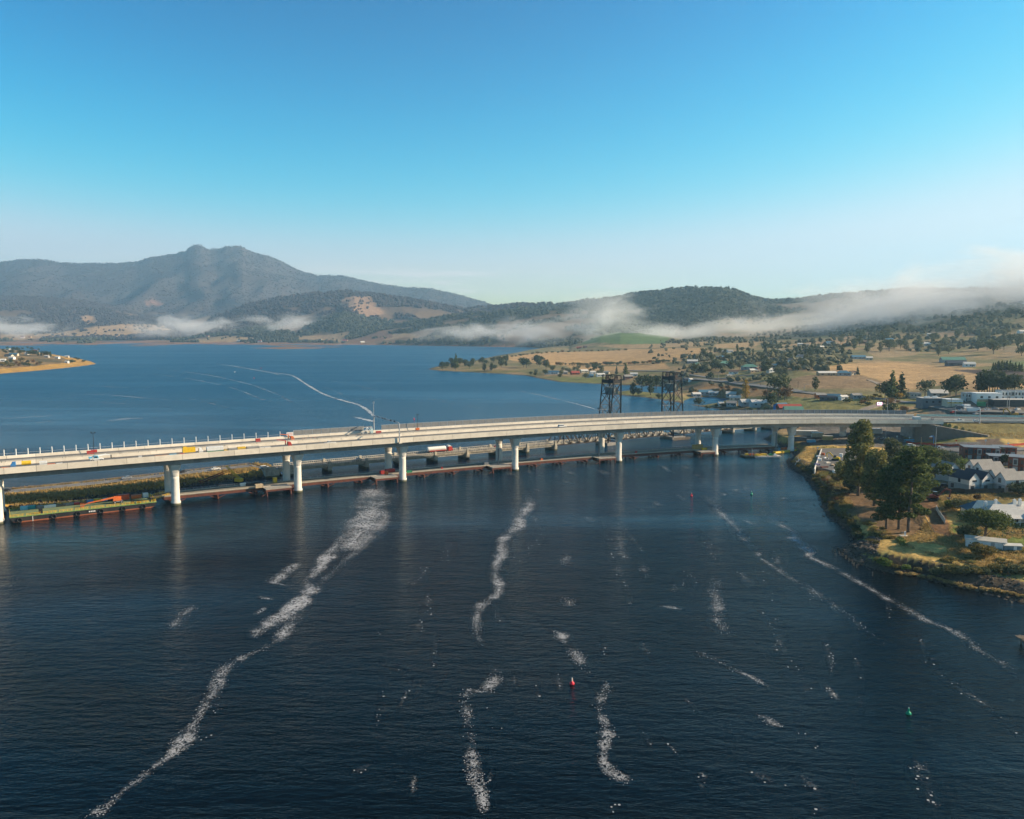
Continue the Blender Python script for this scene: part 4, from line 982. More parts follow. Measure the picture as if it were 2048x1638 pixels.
m = MB(); m.beam((-.8, 0, 8.7), (.8, 0, 8.7), .16); m.box((-.7, -.1, 8.9), (.5, .3, .5)); m.box((.7, -.1, 8.9), (.5, .3, .5)); m.build('floodlight', BLACK, lt)
on_deck(lt, 188, FAR+4)
lt2 = dup(lt, (0, 0, 0), label='lighting tower with an orange base standing by the noise screen, right of the sign gantry'); setmat(lt2, 'generator', ORANGE); on_deck(lt2, 835, FAR+4.5); lt2.scale = (.8, .8, .95)
on_deck(flat_truck('yellow equipment truck on the new bridge right of the first pier', WHITE, load=('box', YELLOW)), 386, -2.6)
on_deck(container('shipping_container', 'container with white top half and green bottom half on the new bridge', (6.6, 2.4, 2.7), WHITE, ribs=True), 430, -3.0)
gb = MB(); gb.box((0, 0, .62), (6.72, 2.5, 1.2)); gb.build('lower_panel', GREENP, [o for o in COL.objects if o.name.startswith('shipping_container')][0])
on_deck(crate('generator', 'low yellow generator right of the green and white container', (1.9, 1.2, 1.2), YELLOW, 'generator'), 453, -3.4)
on_deck(crate('yellow_skip', 'yellow steel skip on the new bridge between two grey crates', (3.2, 1.8, 1.8), YELLOW, 'skip'), 483, -3.2)
on_deck(crate('formwork_stack', 'long grey formwork crate left of the yellow skip', (3.4, 1.8, 1.6), CONC_D, 'formwork'), 466, -3.4)
on_deck(crate('formwork_stack', 'long grey formwork crate right of the yellow skip', (5.0, 1.8, 1.7), CONC_D, 'formwork'), 506, -3.4)
on_deck(crate('white_barrier', 'row of white plastic barriers on the new bridge left of the red truck', (4.6, .9, 1.2), WHITE, 'barrier'), 530, -3.6)
on_deck(flat_truck('red flatbed truck with a folded crane arm above the bridge joint', RED, crane=True), 565, -3.8)
on_deck(flat_truck('orange red truck on the far deck beside the white notice board', ORANGE, crane=True), 571, FAR-5)
on_deck(crate('red_skip', 'red steel skip by the far railing of the new bridge', (2.0, 1.2, 1.5), RED, 'skip'), 516, FAR+3)
on_deck(crate('red_box', 'red generator box at the foot of the black lighting tower', (2.6, 1.4, 1.4), RED, 'generator'), 181, FAR+2)
nb = thing('notice_board', 'white notice board with red lines where the noise screen begins', 'sign')
m = MB(); m.box((0, 0, 2.2), (.12, 3.2, 1.7)); m.build('board', WHITE, nb)
m = MB()
for z in (2.65, 2.2, 1.75): m.box((-.075, 0, z), (.03, 2.6, .16))
m.build('lettering', RED, nb)
m = MB(); m.box((.03, -1.2, .7), (.1, .1, 1.4)); m.build('post', GSTEEL, nb); m = MB(); m.box((.03, 1.2, .7), (.1, .1, 1.4)); m.build('post', GSTEEL, nb)
on_deck(nb, 580, FAR+6.2, yaw=math.pi/2)
junk = [(262,-3.0,'timber_stack','stack of brown timber on the new bridge deck, left of the small dark car',TIMBER,(4.2,1.4,.7)),(300,-3.4,'steel_bundle','bundle of dark steel beams on the deck just left of the pier below',DSTEEL,(5.4,1.0,.7)),(281,-3.4,'cable_drum','pale drum crate among the stacks on the new bridge deck',WHITE,(1.3,1.3,1.2)),
        (322,-3.2,'timber_stack','orange brown pallet stack between the steel beams and the yellow truck',mat('orange_brown_board',(.42,.18,.07),.8),(4.6,1.5,.8)),(346,-3.4,'tool_crate','teal tool crate behind the yellow truck on the new bridge',LBLUE,(2.6,1.4,1.1)),(364,-3.6,'red_crate','small red crate next to the yellow truck on the new bridge',RED,(1.6,1.2,1.2)),(12,-3.4,'timber_stack','orange pallet stack at the left edge of the new bridge deck',ORANGE,(3.0,1.3,.9)),(238,-3.6,'pallet','low dark pallet on the deck right of the telehandler',BLACK,(2.6,1.4,.45)),(68,-3.5,'grey_crate','grey crate between the blue truck and the white box',STEELB,(1.6,1.3,1.1))]
for px, o, nm, lb, mm_, sz in junk: on_deck(crate(nm, lb, sz, mm_, nm.replace('_', ' ')), px, o)
def cone(label, group):
    t = thing('traffic_cone', label, 'traffic cone', group=group)
    m = MB(); m.lathe((0, 0, 0), [(.34, 0), (.34, .05), (.2, .06), (.05, .95), (.0, .96)], 10); m.build('body', ORANGE, t)
    m = MB(); m.lathe((0, 0, 0), [(.155, .4), (.12, .62)], 10); m.build('reflective_band', WHITE, t); return t
for i, px in enumerate((606, 612, 622, 630)):
    c_ = cone('orange traffic cone in the row on the new bridge right of the orange truck', 'traffic cones on the new bridge'); on_deck(c_, px, FAR-3.5); c_.scale = (1.3, 1.3, 1.3)
# sign gantry that spans both decks
gx = deck_x(799, -7.9, -2); gp0, gp1 = bp(gx, -8.0, -2.2), bp(gx, FAR+8.0, -1.0)
gt = thing('sign_gantry', 'grey gantry with a bent tube arm spanning the new bridge', 'gantry'); up = Vector((0, 0, 1)); zt_ = gp0.z+9.6
for g_ in (gp0, gp1): m = MB(); m.tube(g_, Vector((g_.x, g_.y, zt_-1.5)), .32, .26); m.build('post', GSTEEL, gt)
d = (gp1-gp0); d.z = 0; d.normalize(); A_ = Vector((gp0.x, gp0.y, zt_)); B_ = Vector((gp1.x, gp1.y, zt_))
m = MB(); m.path([A_-up*1.52, A_-up*.5+d*.35, A_+d*1.6, B_-d*1.6, B_-up*.5-d*.35, B_-up*1.52], .27, 10); m.build('arm', GSTEEL, gt)
for f_ in (.16, .3, .52, .62, .8): m = MB(); m.box(A_.lerp(B_, f_)+Vector((-.2, 0, .1)), (.7, .5, .8)); m.build('signal_box', BLACK if f_ < .4 else STEELB, gt)
m = MB(); m.tube(Vector((B_.x, B_.y, zt_-1)), Vector((B_.x, B_.y, zt_+7)), .12); m.box((B_.x, B_.y, zt_+6.8), (.7, .5, .9)); m.build('mast', GSTEEL, gt)
m = MB(); m.box(gp0+Vector((.15, .35, .0)), (1.7, 1.5, .5), math.atan2(d.y, d.x)); m.build('bracket', CONC, gt)
sf = thing('scaffold', 'white scaffold frame by the gap in the noise screen', 'scaffold')
m = MB()
for x in (-2.4, 0, 2.4):
    for y in (-.9, .9): m.beam((x, y, 0), (x, y, 3.6), .16)
for z in (.3, 1.7, 3.4):
    for y in (-.9, .9): m.beam((-2.4, y, z), (2.4, y, z), .14)
m.beam((-2.4, -.9, .3), (0, -.9, 3.4), .14); m.beam((0, -.9, 3.4), (2.4, -.9, .3), .14); m.build('frame', WHITE, sf); m = MB(); m.box((0, 0, 3.5), (5, 1.9, .08)); m.build('platform', TIMBER, sf)
on_deck(sf, 734, FAR+4.6)
on_deck(crate('portable_toilet', 'pale blue portable toilet right of the white scaffold', (1.3, 1.3, 2.4), mat('pale_blue_plastic', (.45,.66,.70), .5), 'portable toilet'), 743, FAR+4.8)
on_deck(crate('red_white_barrier', 'red barrier by the foot of the far gantry post', (2.6, .8, 1.1), RED, 'barrier'), 757, FAR+3.8)
on_deck(container('site_cabin', 'white site cabin with a flat white roof at the right end of the new bridge', (4.2, 2.4, 2.6), mat('pale_teal_paint', (.50,.62,.62), .5), 'cabin', WHITE), 1833, -2.0)
on_deck(crate('orange_box', 'orange red box left of the white cabin at the right end of the new bridge', (1.6, 1.2, 1.0), ORANGE), 1822, -3)

# ------------------------------------------------------------------ barge
b0, b1 = P(20, 1047), P(314, 1014); bt = (b1-b0).normalized(); bn = Vector((-bt.y, bt.x, 0)); BL = (b1-b0).length; BW = 16.5; BZ = 2.1
barge = thing('work_barge', 'long flat work barge with a green deck and black hull', 'barge', b0, math.atan2(bt.y, bt.x))
m = MB(); m.loft([[Vector((x, y, z)) for x, z in ((4.2,-.8),(BL-4.2,-.8),(BL-.9,.35),(BL,BZ-.06),(0,BZ-.06),(.9,.35))] for y in (0, BW)]); m.build('hull', mat('black_hull', (.018,.02,.022), .5, (.04,.036,.034), .4), barge)
m = MB()
for y in (-.03, BW+.03): m.loft([[Vector((x, yy, z)) for x, z in ((4.2,-.6),(BL-4.2,-.6),(BL-1.0,.42),(1.0,.42))] for yy in (y-.02, y+.02)])
m.build('boot_stripe', mat('rust_red_hull', (.34,.105,.045), .7, (.24,.08,.04), .5), barge)
m = MB(); m.box((BL/2, BW/2, BZ-.02), (BL-.05, BW-.05, .08)); m.build('deck', mat('green_deck', (.20,.25,.13), .85, (.14,.18,.10), .25), barge)
m = MB(); m.beam((0, .05, BZ+.12), (BL, .05, BZ+.12), .22, .2); m.beam((0, BW-.05, BZ+.12), (BL, BW-.05, BZ+.12), .22, .2); m.build('gunwale', mat('light_green_paint', (.30,.45,.12), .6), barge)
rl = MB()
for y in (.25, BW-.25):
    for z in (.55, 1.05):
        for x in np.arange(0, BL-.5, 5.6): rl.beam((x, y, BZ+z), (min(x+4.8, BL-.2), y, BZ+z), .12)
    for x in np.arange(0, BL, 1.4): rl.beam((x, y, BZ+.1), (x, y, BZ+1.1), .11)
for x in (.2, BL-.2):
    for z in (.55, 1.05): rl.beam((x, .3, BZ+z), (x, BW-.3, BZ+z), .12)
rl.build('railing', YELLOW, barge)
for i, f_ in enumerate((.06, .28, .44, .60, .755, .90)):
    m = MB(); n = 14
    m.loft([[Vector((BL*f_+(.78+.26*math.cos(q))*math.cos(2*math.pi*k/n), -.3+.26*math.sin(q), .95+(.78+.26*math.cos(q))*math.sin(2*math.pi*k/n))) for k in range(n)] for q in np.linspace(0, 2*math.pi, 8)], cap=False); m.build('tyre_fender', BLACK, barge)
m = MB()
for k, x in enumerate((BL*.52, BL*.532, BL*.544, BL*.556)): m.box((x, -.03, 1.25), (.42, .03, .5))
m.build('hull_marking', WHITE, barge)
for f_ in (.145, .30, .77): m = MB(); m.box((BL*f_, -.03, 1.0), (.18, .06, 1.9)); m.build('draught_mark', WHITE if f_ < .2 else BLACK, barge)
def on_barge(t, f_, y, rz=0): return put(t, b0+bt*(BL*f_)+bn*y+Vector((0, 0, BZ+.03)), math.atan2(bt.y, bt.x)+rz)
on_barge(boom_lift('orange red boom lift with a long arm on the green barge deck'), .735, 6.6)
on_barge(crate('red_skip', 'open red steel skip on the barge behind the boom lift', (4.2, 2.2, 2.2), mat('orange_red_paint', (.72,.12,.04), .5), 'skip'), .79, 13.2)
on_barge(crate('red_skip', 'low orange skip on the barge right of the red skip', (3.8, 2.0, 1.5), ORANGE, 'skip'), .885, 13.4)
on_barge(crate('white_tank', 'white tank box with dark ends on the right end of the barge', (2.0, 1.6, 1.9), WHITE, 'tank'), .955, 13.0)
on_barge(crate('bollard', 'black winch on the near edge of the barge right of the boom lift', (1.2, 1.0, 1.3), BLACK, 'winch'), .83, 2.2)
on_barge(crate('bollard', 'black winch on the near edge of the barge at its right end', (1.4, 1.0, 1.2), BLACK, 'winch'), .875, 2.0)
on_barge(crate('bollard', 'black winch at the left end of the green barge deck', (1.3, 1.0, 1.8), BLACK, 'winch'), .20, 3.2)
bc = [(.10,'green gas bottles in a teal rack at the left end of the barge',LBLUE,(2.4,1.4,1.6)),(.145,'teal tool crate left of the white tool boxes on the barge',mat('teal_paint',(.03,.30,.34),.5),(3.2,1.6,1.4)),(.205,'dark grey tool box at the back of the barge',STEELB,(2.4,1.4,1.0)),(.25,'white tool box at the back of the barge, left of two',WHITE,(1.8,1.2,1.0)),(.29,'white tool box at the back of the barge, right of two',WHITE,(2.2,1.2,1.1)),(.345,'brown timber stack at the back of the barge',TIMBER,(3.6,1.4,.7)),(.40,'grey pipe stack at the back of the barge',CONC_D,(4.0,1.3,.8)),(.455,'red hose crate at the back of the barge',RED,(1.8,1.2,1.0)),(.50,'orange brown pallet at the back of the barge',mat('orange_brown_board',(.42,.18,.07),.8),(2.6,1.4,.6)),(.55,'blue crate at the back of the barge',BLUE,(2.4,1.4,1.2)),(.605,'yellow generator at the back of the barge beside the boom lift',YELLOW,(2.6,1.5,1.4)),(.66,'teal crate at the back of the barge behind the boom lift',LBLUE,(1.8,1.2,1.2)),(.70,'dark crate behind the boom lift on the barge',BLACK,(2.2,1.3,1.5))]
for f_, lb, mm_, sz in bc: on_barge(crate('tool_crate', lb, sz, mm_), f_, 13.6+random.uniform(-.8, .8), random.uniform(-.3, .3))
gw = thing('gangway', 'pale steel ramp with yellow sides joining barge and jetty under the first pier', 'ramp')
r0, r1 = b0+bt*(BL-1)+bn*7.5, jpt(JX0+2, 8, 0); d = (r1-r0); d.z = 0
m = MB(); m.beam(r0+Vector((0, 0, BZ+.15)), r1+Vector((0, 0, JZ-.05)), 6.4, .5); m.build('plate', TIMBER, gw)
for s_ in (-1, 1):
    sd_ = Vector((-d.y, d.x, 0)).normalized()*3.1*s_; m = MB()
    for z in (.6, 1.15): m.beam(r0+sd_+Vector((0, 0, BZ+z)), r1+sd_+Vector((0, 0, JZ+z)), .12)
    for k in range(10): q0 = (r0+sd_).lerp(r1+sd_, k/9); zz_ = BZ+(JZ-BZ)*k/9; m.beam(Vector((q0.x, q0.y, zz_)), Vector((q0.x, q0.y, zz_+1.15)), .12)
    m.build('hand_rail', YELLOW, gw)
pf = thing('pontoon', 'orange railed pontoon at the left end of the green barge', 'pontoon', b0+bt*-9+bn*4, math.atan2(bt.y, bt.x))
m = MB(); m.box((3.6, 5, .8), (7.6, 11, 1.6)); m.build('float', mat('rust_red_hull', (.34,.105,.045), .7), pf); m = MB()
for z in (2.2, 2.7):
    for a, b in (((0,-.4),(7.2,-.4)), ((0,10.4),(7.2,10.4)), ((0,-.4),(0,10.4))): m.beam((*a, z), (*b, z), .12)
for x in np.arange(0, 7.3, 1.8):
    for y in (-.4, 10.4): m.beam((x, y, 1.6), (x, y, 2.7), .12)
m.build('railing', ORANGE, pf)

# ------------------------------------------------------------------ things on and by the jetty
def on_jetty(t, px, o, rz=0, z=JZ):
    xs = np.linspace(JX0-60, JX1+20, 1500); q = np.array([pxof(jpt(x, o, z))[0] for x in xs]); x = float(np.interp(px, q, xs)); c, tn, n = ax_frame(x)
    return put(t, jpt(x, o, z+.02), math.atan2(tn.y, tn.x)+rz)
on_jetty(container('shipping_container', 'tan container standing on the jetty platform near the right piers', (6.0, 2.5, 2.7), mat('tan_container', (.52,.34,.12), .6)), 1395, 6.5)
on_jetty(crate('yellow_bin', 'yellow bin on the far kerb of the jetty beside the second pier', (1.6, 1.6, 2.4), YELLOW, 'bin'), 550, 11.5)
on_jetty(crate('timber_box', 'pale timber box on the jetty edge left of the second pier', (3.2, 2.0, 1.6), mat('pale_board', (.55,.42,.27), .8)), 518, 3.0)
on_jetty(crate('red_crate', 'red and white crate on the jetty left of the third pier', (2.0, 1.6, 1.8), RED), 764, 7)
on_jetty(crate('red_crate', 'red container frame on the jetty behind the third pier', (4.4, 2.0, 1.6), RED, 'container'), 780, 10.5)
on_jetty(crate('orange_box', 'orange box on the jetty just left of the third pier', (1.4, 1.2, 1.8), ORANGE), 773, 4)
on_jetty(crate('grey_generator', 'dark generator on the jetty between the third and fourth piers', (2.4, 1.6, 1.6), STEELB, 'generator'), 972, 5)
on_jetty(crate('life_ring_post', 'small red lifebuoy cabinet on the jetty edge between third and fourth piers', (.8, .6, 1.2), RED, 'lifebuoy'), 884, 4.3)
on_jetty(crate('green_crate', 'low green crate on the jetty just right of the third pier', (2.6, 1.4, .9), GREENP), 818, 4.6)
on_jetty(crate('orange_box', 'small orange box on the jetty right of the fourth pier', (1.2, 1.0, 1.2), ORANGE), 1083, 5)
on_jetty(crate('grey_crate', 'yellow and grey pump set beside the tan container', (3.0, 1.6, 1.2), YELLOW, 'pump'), 1408, 3.0)
on_jetty(crate('red_sign', 'small red cabinet on the jetty between the fifth pier and the tan container', (1.2, .8, 1.4), RED, 'cabinet'), 1272, 5)
on_jetty(crate('steel_bundle', 'bundle of dark steel on the left part of the jetty', (6.0, 1.6, 1.0), DSTEEL, 'steel bundle'), 505, 10.5)
on_jetty(crate('white_tank', 'white tank on the jetty left of the steel bundle', (2.4, 1.5, 1.3), WHITE, 'tank'), 486, 11)
def spud(px, o, h, label, m_=STEELB):
    m = MB(); m.tube((0, 0, -5), (0, 0, h), .42, .42, 10); m.box((0, 0, h+.05), (1.0, 1.0, .12)); m.box((0, 0, -1.2), (1.6, 1.6, .8)); t = tag(m.build('steel_pile', m_), label, 'pile'); return on_jetty(t, px, o)
spud(997, 3.0, 8.5, 'tall grey steel pile left of the fourth pier')
spud(1198, 3.2, 8.0, 'tall grey steel pile left of the fifth pier'); spud(1552, 1.0, 8.5, 'tall grey steel pile near the right end of the jetty')
crn = thing('crawler_crane', 'yellow crane with its lattice boom lowered behind the jetty', 'crane')
m = MB(); m.box((0, 0, .5), (5, 3.6, 1.0)); m.build('track', BLACK, crn); m = MB(); m.box((-.4, 0, 2.0), (4.2, 3.0, 1.9)); m.build('cab', YELLOW, crn)
m = MB()
for y in (-.8, .8):
    for dz in (0, 1.3): m.beam((-1, y, 2.4+dz*.4), (9, y*.5, 9+dz*.6), .22)
for k in range(8):
    f_ = k/8; p = Vector((-1+10*f_, -.8+.4*f_, 2.4+6.6*f_)); q = Vector((-1+10*(f_+.12), .8-.4*f_, 2.9+6.8*(f_+.1))); m.beam(p, q, .14); m.beam(Vector((p.x, -p.y, p.z)), Vector((q.x, -q.y, q.z)), .14)
m.build('boom', YELLOW, crn)
cp_ = P(452, 966, 1.0); put(crn, Vector((cp_.x+6, cp_.y, 1.0)), math.pi*.86, .8)
cp2 = MB(); cp2.box((cp_.x+4, cp_.y-1, .4), (14, 9, 1.2), math.atan2(OT.y, OT.x)); tag(cp2.build('crane_pontoon', DSTEEL), 'dark flat pontoon carrying the yellow crane behind the jetty', 'pontoon')
rb = thing('lattice_boom', 'dark red lattice boom lying on the bank left of the yellow crane', 'boom'); m = MB()
for y in (-.6, .6):
    for z in (0, 1.0): m.beam((-6, y, z), (6, y, z), .2)
for k in range(10): x = -6+1.2*k; m.beam((x, -.6, 0), (x+1.2, -.6, 1.0), .12); m.beam((x, .6, 1.0), (x+1.2, .6, 0), .12); m.beam((x, -.6, 0), (x+1.2, .6, 0), .12)
m.v = [(v[0]*.94-v[2]*.34, v[1], v[0]*.34+v[2]*.94) for v in m.v]; m.build('lattice', mat('dark_red_steel', (.25,.05,.035), .7), rb); q = P(424, 957, 3); put(rb, q, .4)
sb = thing('small_barge', 'small pale work barge with yellow gear beside the right end of the jetty', 'barge'); q = P(1535, 916, 0); sb.location = q; sb.rotation_euler.z = .08
m = MB(); m.loft([[Vector((x, y, z)) for x, z in ((-6.5,-.6),(6.2,-.6),(8.6,.9),(-7.6,.9))] for y in (0, 6)]); m.build('hull', mat('pale_grey_hull', (.48,.46,.42), .6, (.30,.27,.24), .6), sb)
m = MB(); m.box((-9.2, 4.6, .2), (8, 8, 1.7)); m.build('pontoon_float', mat('dark_green_float', (.035,.05,.04), .7), sb)
for x, y, l, c in ((-5,3,3.2,YELLOW), (-1,4,4.2,YELLOW), (3,3,2.2,GREENP), (-8,4,3,ORANGE), (5.4,2.5,1.6,WHITE), (-10.5,5,2,YELLOW)):
    m = MB(); m.box((x, y, 1.35), (l, 1.4, .9)); m.box((x, y, 1.9), (l*.6, 1.0, .3)); m.build('deck_gear', c, sb)
m = MB(); m.tube((-8.5, 2.2, .9), (-8.5, 2.2, 5.4), .25); m.build('spud_pole', STEELB, sb)
yp = MB(); a_, b_ = P(1549, 906, .6), P(1592, 901, .6); yp.tube(a_, b_, .75, n=10); yp.tube(a_+Vector((0, 2, 0)), b_+Vector((0, 2, 0)), .6, n=10)
for f_ in (.0, .33, .66, 1.0): q = a_.lerp(b_, f_); yp.box(q, (.5, 2.2, 1.9), .2)
tag(yp.build('floating_boom', YELLOW), 'yellow floating boom between the small barge and the shore', 'floating boom')
ob = thing('orange_boat', 'orange inflatable silt curtain heap beside the last pier in the water', 'float', P(1578, 900, .4)); m = MB()
for k in range(5): m.lathe((-4+2*k, random.uniform(-.8, .8), 0), [(.3, 0), (1.3, .4), (1.2, 1.1), (.5, 1.7), (.1, 1.8)], 9)
m.build('fabric', ORANGE, ob)

# ------------------------------------------------------------------ buoys, stakes and the broken landing
def buoy(px, py, s, col, label, top=WHITE):
    t = thing('buoy', label, 'buoy', P(px, py))
    m = MB(); m.lathe((0, 0, 0), [(.1, -.5), (.75, -.3), (.85, .1), (.8, .45), (.5, .8), (.32, 1.0)], 14); m.build('float', col, t, smooth=True)
    m = MB(); m.lathe((0, 0, 0), [(.30, 1.0), (.22, 1.9), (.20, 1.92)], 10); m.build('tower', top if col is not GREENB else GREENB, t)
    m = MB(); m.lathe((0, 0, 0), [(.13, 1.92), (.16, 2.2), (.05, 2.3)], 8); m.build('lantern', WHITE, t)
    t.scale = (s, s, s); return t
GREENB = mat('green_buoy_paint', (.0,.33,.17), .4)
buoy(1144, 1368, .62, REDTIP, 'red channel buoy with a pale tip on the dark near water', mat('pale_pink_tip', (.85,.55,.45), .5))
buoy(1817, 1428, .6, GREENB, 'green channel buoy on the near water at right')
buoy(1383, 992, .62, REDTIP, 'small red buoy on the water right of the sixth pier', REDTIP)
buoy(1503, 989, .7, GREENB, 'small green buoy on the water below the right end of the jetty')
buoy(828, 839, .75, REDTIP, 'small red float on the far water above the noise screen', REDTIP)
buoy(522, 737, 1.0, RED, 'tiny red marker beside the long foam line on the far water', RED)
buoy(508, 757, 1.0, RED, 'tiny red marker left of the long foam line on the far water', RED)
bt_ = thing('small_boat', 'tiny white motor boat on the far water left of the foam line', 'boat', P(469, 744), 1.2); bt_.scale = (.45, .45, .4)
m = MB(); m.loft([[Vector((x, y*w, z)) for y, z in ((-1, 1.0), (-.7, -.2), (.7, -.2), (1, 1.0))] for x, w in ((-4, 1.4), (1, 1.5), (3.4, .8), (4.6, .1))]); m.build('hull', WHITE, bt_)
m = MB(); extrude_y(m, [(-1.6,1.0),(1.6,1.0),(.9,2.3),(-1.4,2.4)], 2.0); m.build('cabin', GLASS, bt_)
for px, py in ((1665,1101),(1670,1104),(1678,1108),(1684,1112),(1691,1118),(1697,1123),(1703,1127),(1707,1131),(1714,1136),(1745,1152),(1686,1113),(1693,1117)):
    m = MB(); h = random.uniform(.7, 1.3); a = Vector((random.uniform(-.15, .15), random.uniform(-.15, .15), h)); m.tube((0, 0, -1.5), a, .17, .13, 7); m.tube(a, a+Vector((.03, 0, .14)), .1, .03, 6)
    tag(m.build('timber_stake', TIMBER, loc=P(px, py)), 'dark rotten timber stake standing in the water off the rocky point', 'stake', 'timber stakes off the rocky point')
ld = thing('broken_landing', 'end of a broken timber landing at the lower right edge of the photo', 'landing', P(2052, 1292))
m = MB()
for x, y in ((-.6,-1.2),(-.4,1.3),(3,-1.4),(3.2,1.2)): m.tube((x, y, -2), (x+.1, y, 1.5), .22, .18, 7)
m.build('pile', TIMBER, ld); m = MB(); m.beam((-1.8, -1.2, 1.6), (5, -1.5, 1.7), .35); m.beam((-1.2, 1.3, 1.6), (5, 1.2, 1.6), .35); m.build('bearer', TIMBER, ld)
m = MB()
for k in range(12): m.box((-1.4+.5*k, random.uniform(-.15, .15), 1.86), (.36, 3.6+random.uniform(-.6, .6), .1), random.uniform(-.06, .06))
m.beam((-1.9, -.9, 2.1), (2.2, .6, 2.2), .28); m.build('plank', TIMBER, ld)
# ------------------------------------------------------------------ trees and plants
def leafmat(name, a, b, rough=.75, thru=.25):
    m = bpy.data.materials.new(name); m.use_nodes = True; t = m.node_tree; bs = t.nodes['Principled BSDF']; bs.inputs['Roughness'].default_value = rough; bs.inputs['Specular IOR Level'].default_value = .12
    g = t.nodes.new('ShaderNodeNewGeometry'); x = t.nodes.new('ShaderNodeMixRGB'); x.inputs[1].default_value = (*a, 1); x.inputs[2].default_value = (*b, 1)
    n = t.nodes.new('ShaderNodeTexNoise'); n.inputs['Scale'].default_value = .35; n.inputs['Detail'].default_value = 2; t.links.new(g.outputs['Position'], n.inputs['Vector'])
    ad = t.nodes.new('ShaderNodeMath'); ad.operation = 'ADD'; t.links.new(g.outputs['Random Per Island'], ad.inputs[0]); t.links.new(n.outputs[0], ad.inputs[1])
    r = t.nodes.new('ShaderNodeMapRange'); r.inputs['From Min'].default_value = .4; r.inputs['From Max'].default_value = 1.5; t.links.new(ad.outputs[0], r.inputs[0]); t.links.new(r.outputs[0], x.inputs[0]); t.links.new(x.outputs[0], bs.inputs['Base Color'])
    # some light passes through the leaves
    tr = t.nodes.new('ShaderNodeBsdfTranslucent'); t.links.new(x.outputs[0], tr.inputs['Color']); ms = t.nodes.new('ShaderNodeMixShader'); ms.inputs[0].default_value = thru
    t.links.new(bs.outputs[0], ms.inputs[1]); t.links.new(tr.outputs[0], ms.inputs[2]); t.links.new(ms.outputs[0], t.nodes['Material Output'].inputs['Surface'])
    return m
L_EUC = leafmat('eucalypt_leaves', (.070,.088,.030), (.27,.25,.08), thru=.35); L_PINE = leafmat('pine_needles', (.028,.058,.020), (.145,.17,.052), thru=.35); L_DARK = leafmat('dark_leaves', (.034,.054,.032), (.092,.115,.056))
L_MID = leafmat('mid_green_leaves', (.058,.080,.038), (.14,.15,.075)); L_PALE = leafmat('pale_grey_green_leaves', (.095,.108,.066), (.20,.20,.115)); L_GOLD = leafmat('yellow_autumn_leaves', (.30,.19,.03), (.48,.32,.06)); L_RUSSET = leafmat('russet_leaves', (.13,.075,.035), (.22,.13,.06))
L_SHRUB = leafmat('shore_shrub_leaves', (.075,.075,.024), (.23,.175,.055)); L_BRIGHT = leafmat('bright_green_leaves', (.09,.13,.03), (.21,.25,.06)); L_GRASS = leafmat('dry_grass_blades', (.31,.22,.09), (.50,.37,.165), thru=.45); L_GGRASS = leafmat('olive_grass_blades', (.15,.15,.055), (.31,.27,.10), thru=.45)
BARK = mat('bark', (.16,.12,.09), .9, (.09,.07,.055), 2.0); BARK_P = mat('pale_bark', (.34,.29,.23), .9, (.20,.165,.13), 1.5)
def leaf_cloud(lobes, n, size, seed, flat=.5, shell=.55):
    """lobes (x,y,z,rx,ry,rz); n small quads spread through them"""
    r = np.random.default_rng(seed); lobes = np.array(lobes, float)
    vol = (lobes[:, 3]*lobes[:, 4]*lobes[:, 5])**.67; k = r.choice(len(lobes), n, p=vol/vol.sum()); lb = lobes[k]
    d = r.normal(size=(n, 3)); d /= np.linalg.norm(d, axis=1)[:, None]; rad = shell+(1-shell)*r.random(n)**.6
    clump = r.normal(size=(n, 3))*.06
    c = lb[:, :3]+lb[:, 3:]*(d*rad[:, None]+clump)
    nn = d*lb[:, 3:6]**-1; nn /= np.linalg.norm(nn, axis=1)[:, None]; nn = nn*flat+r.normal(size=(n, 3))*.5; nn /= np.linalg.norm(nn, axis=1)[:, None]
    a = np.cross(nn, r.normal(size=(n, 3))); a /= np.linalg.norm(a, axis=1)[:, None]; b = np.cross(nn, a)
    s = size*(.55+.9*r.random(n))[:, None]; sb = s*(.45+.45*r.random(n))[:, None]
    v = np.stack([c-a*s*.5-b*sb*.15, c+b*sb*-.5, c+a*s*.5+b*sb*.1, c+b*sb*.5], 1).reshape(-1, 3)
    f = np.arange(4*n).reshape(n, 4); return v, f
def trunk_mesh(H, r0, lobes, fork=.35, lean=0):
    m = MB(); pts_ = [Vector((0, 0, -1.2)), Vector((lean*.3, 0, H*.25)), Vector((lean*.6, .02*H, H*.55)), Vector((lean, 0, H*.85))]; rr = [r0*1.25, r0, r0*.7, r0*.25]
    for i in range(3): m.tube(pts_[i], pts_[i+1], rr[i], rr[i+1], 9)
    for l in lobes:
        z0 = min(H*.8, max(H*.12, l[2]-max(math.hypot(l[0], l[1])*.8, l[5]*.6))); t = z0/(H*.85); m.tube((lean*t, 0, z0), (l[0]*.85, l[1]*.85, l[2]-l[5]*.15), max(.08, r0*.35*(1-t*.5)), .05, 6)
    return m
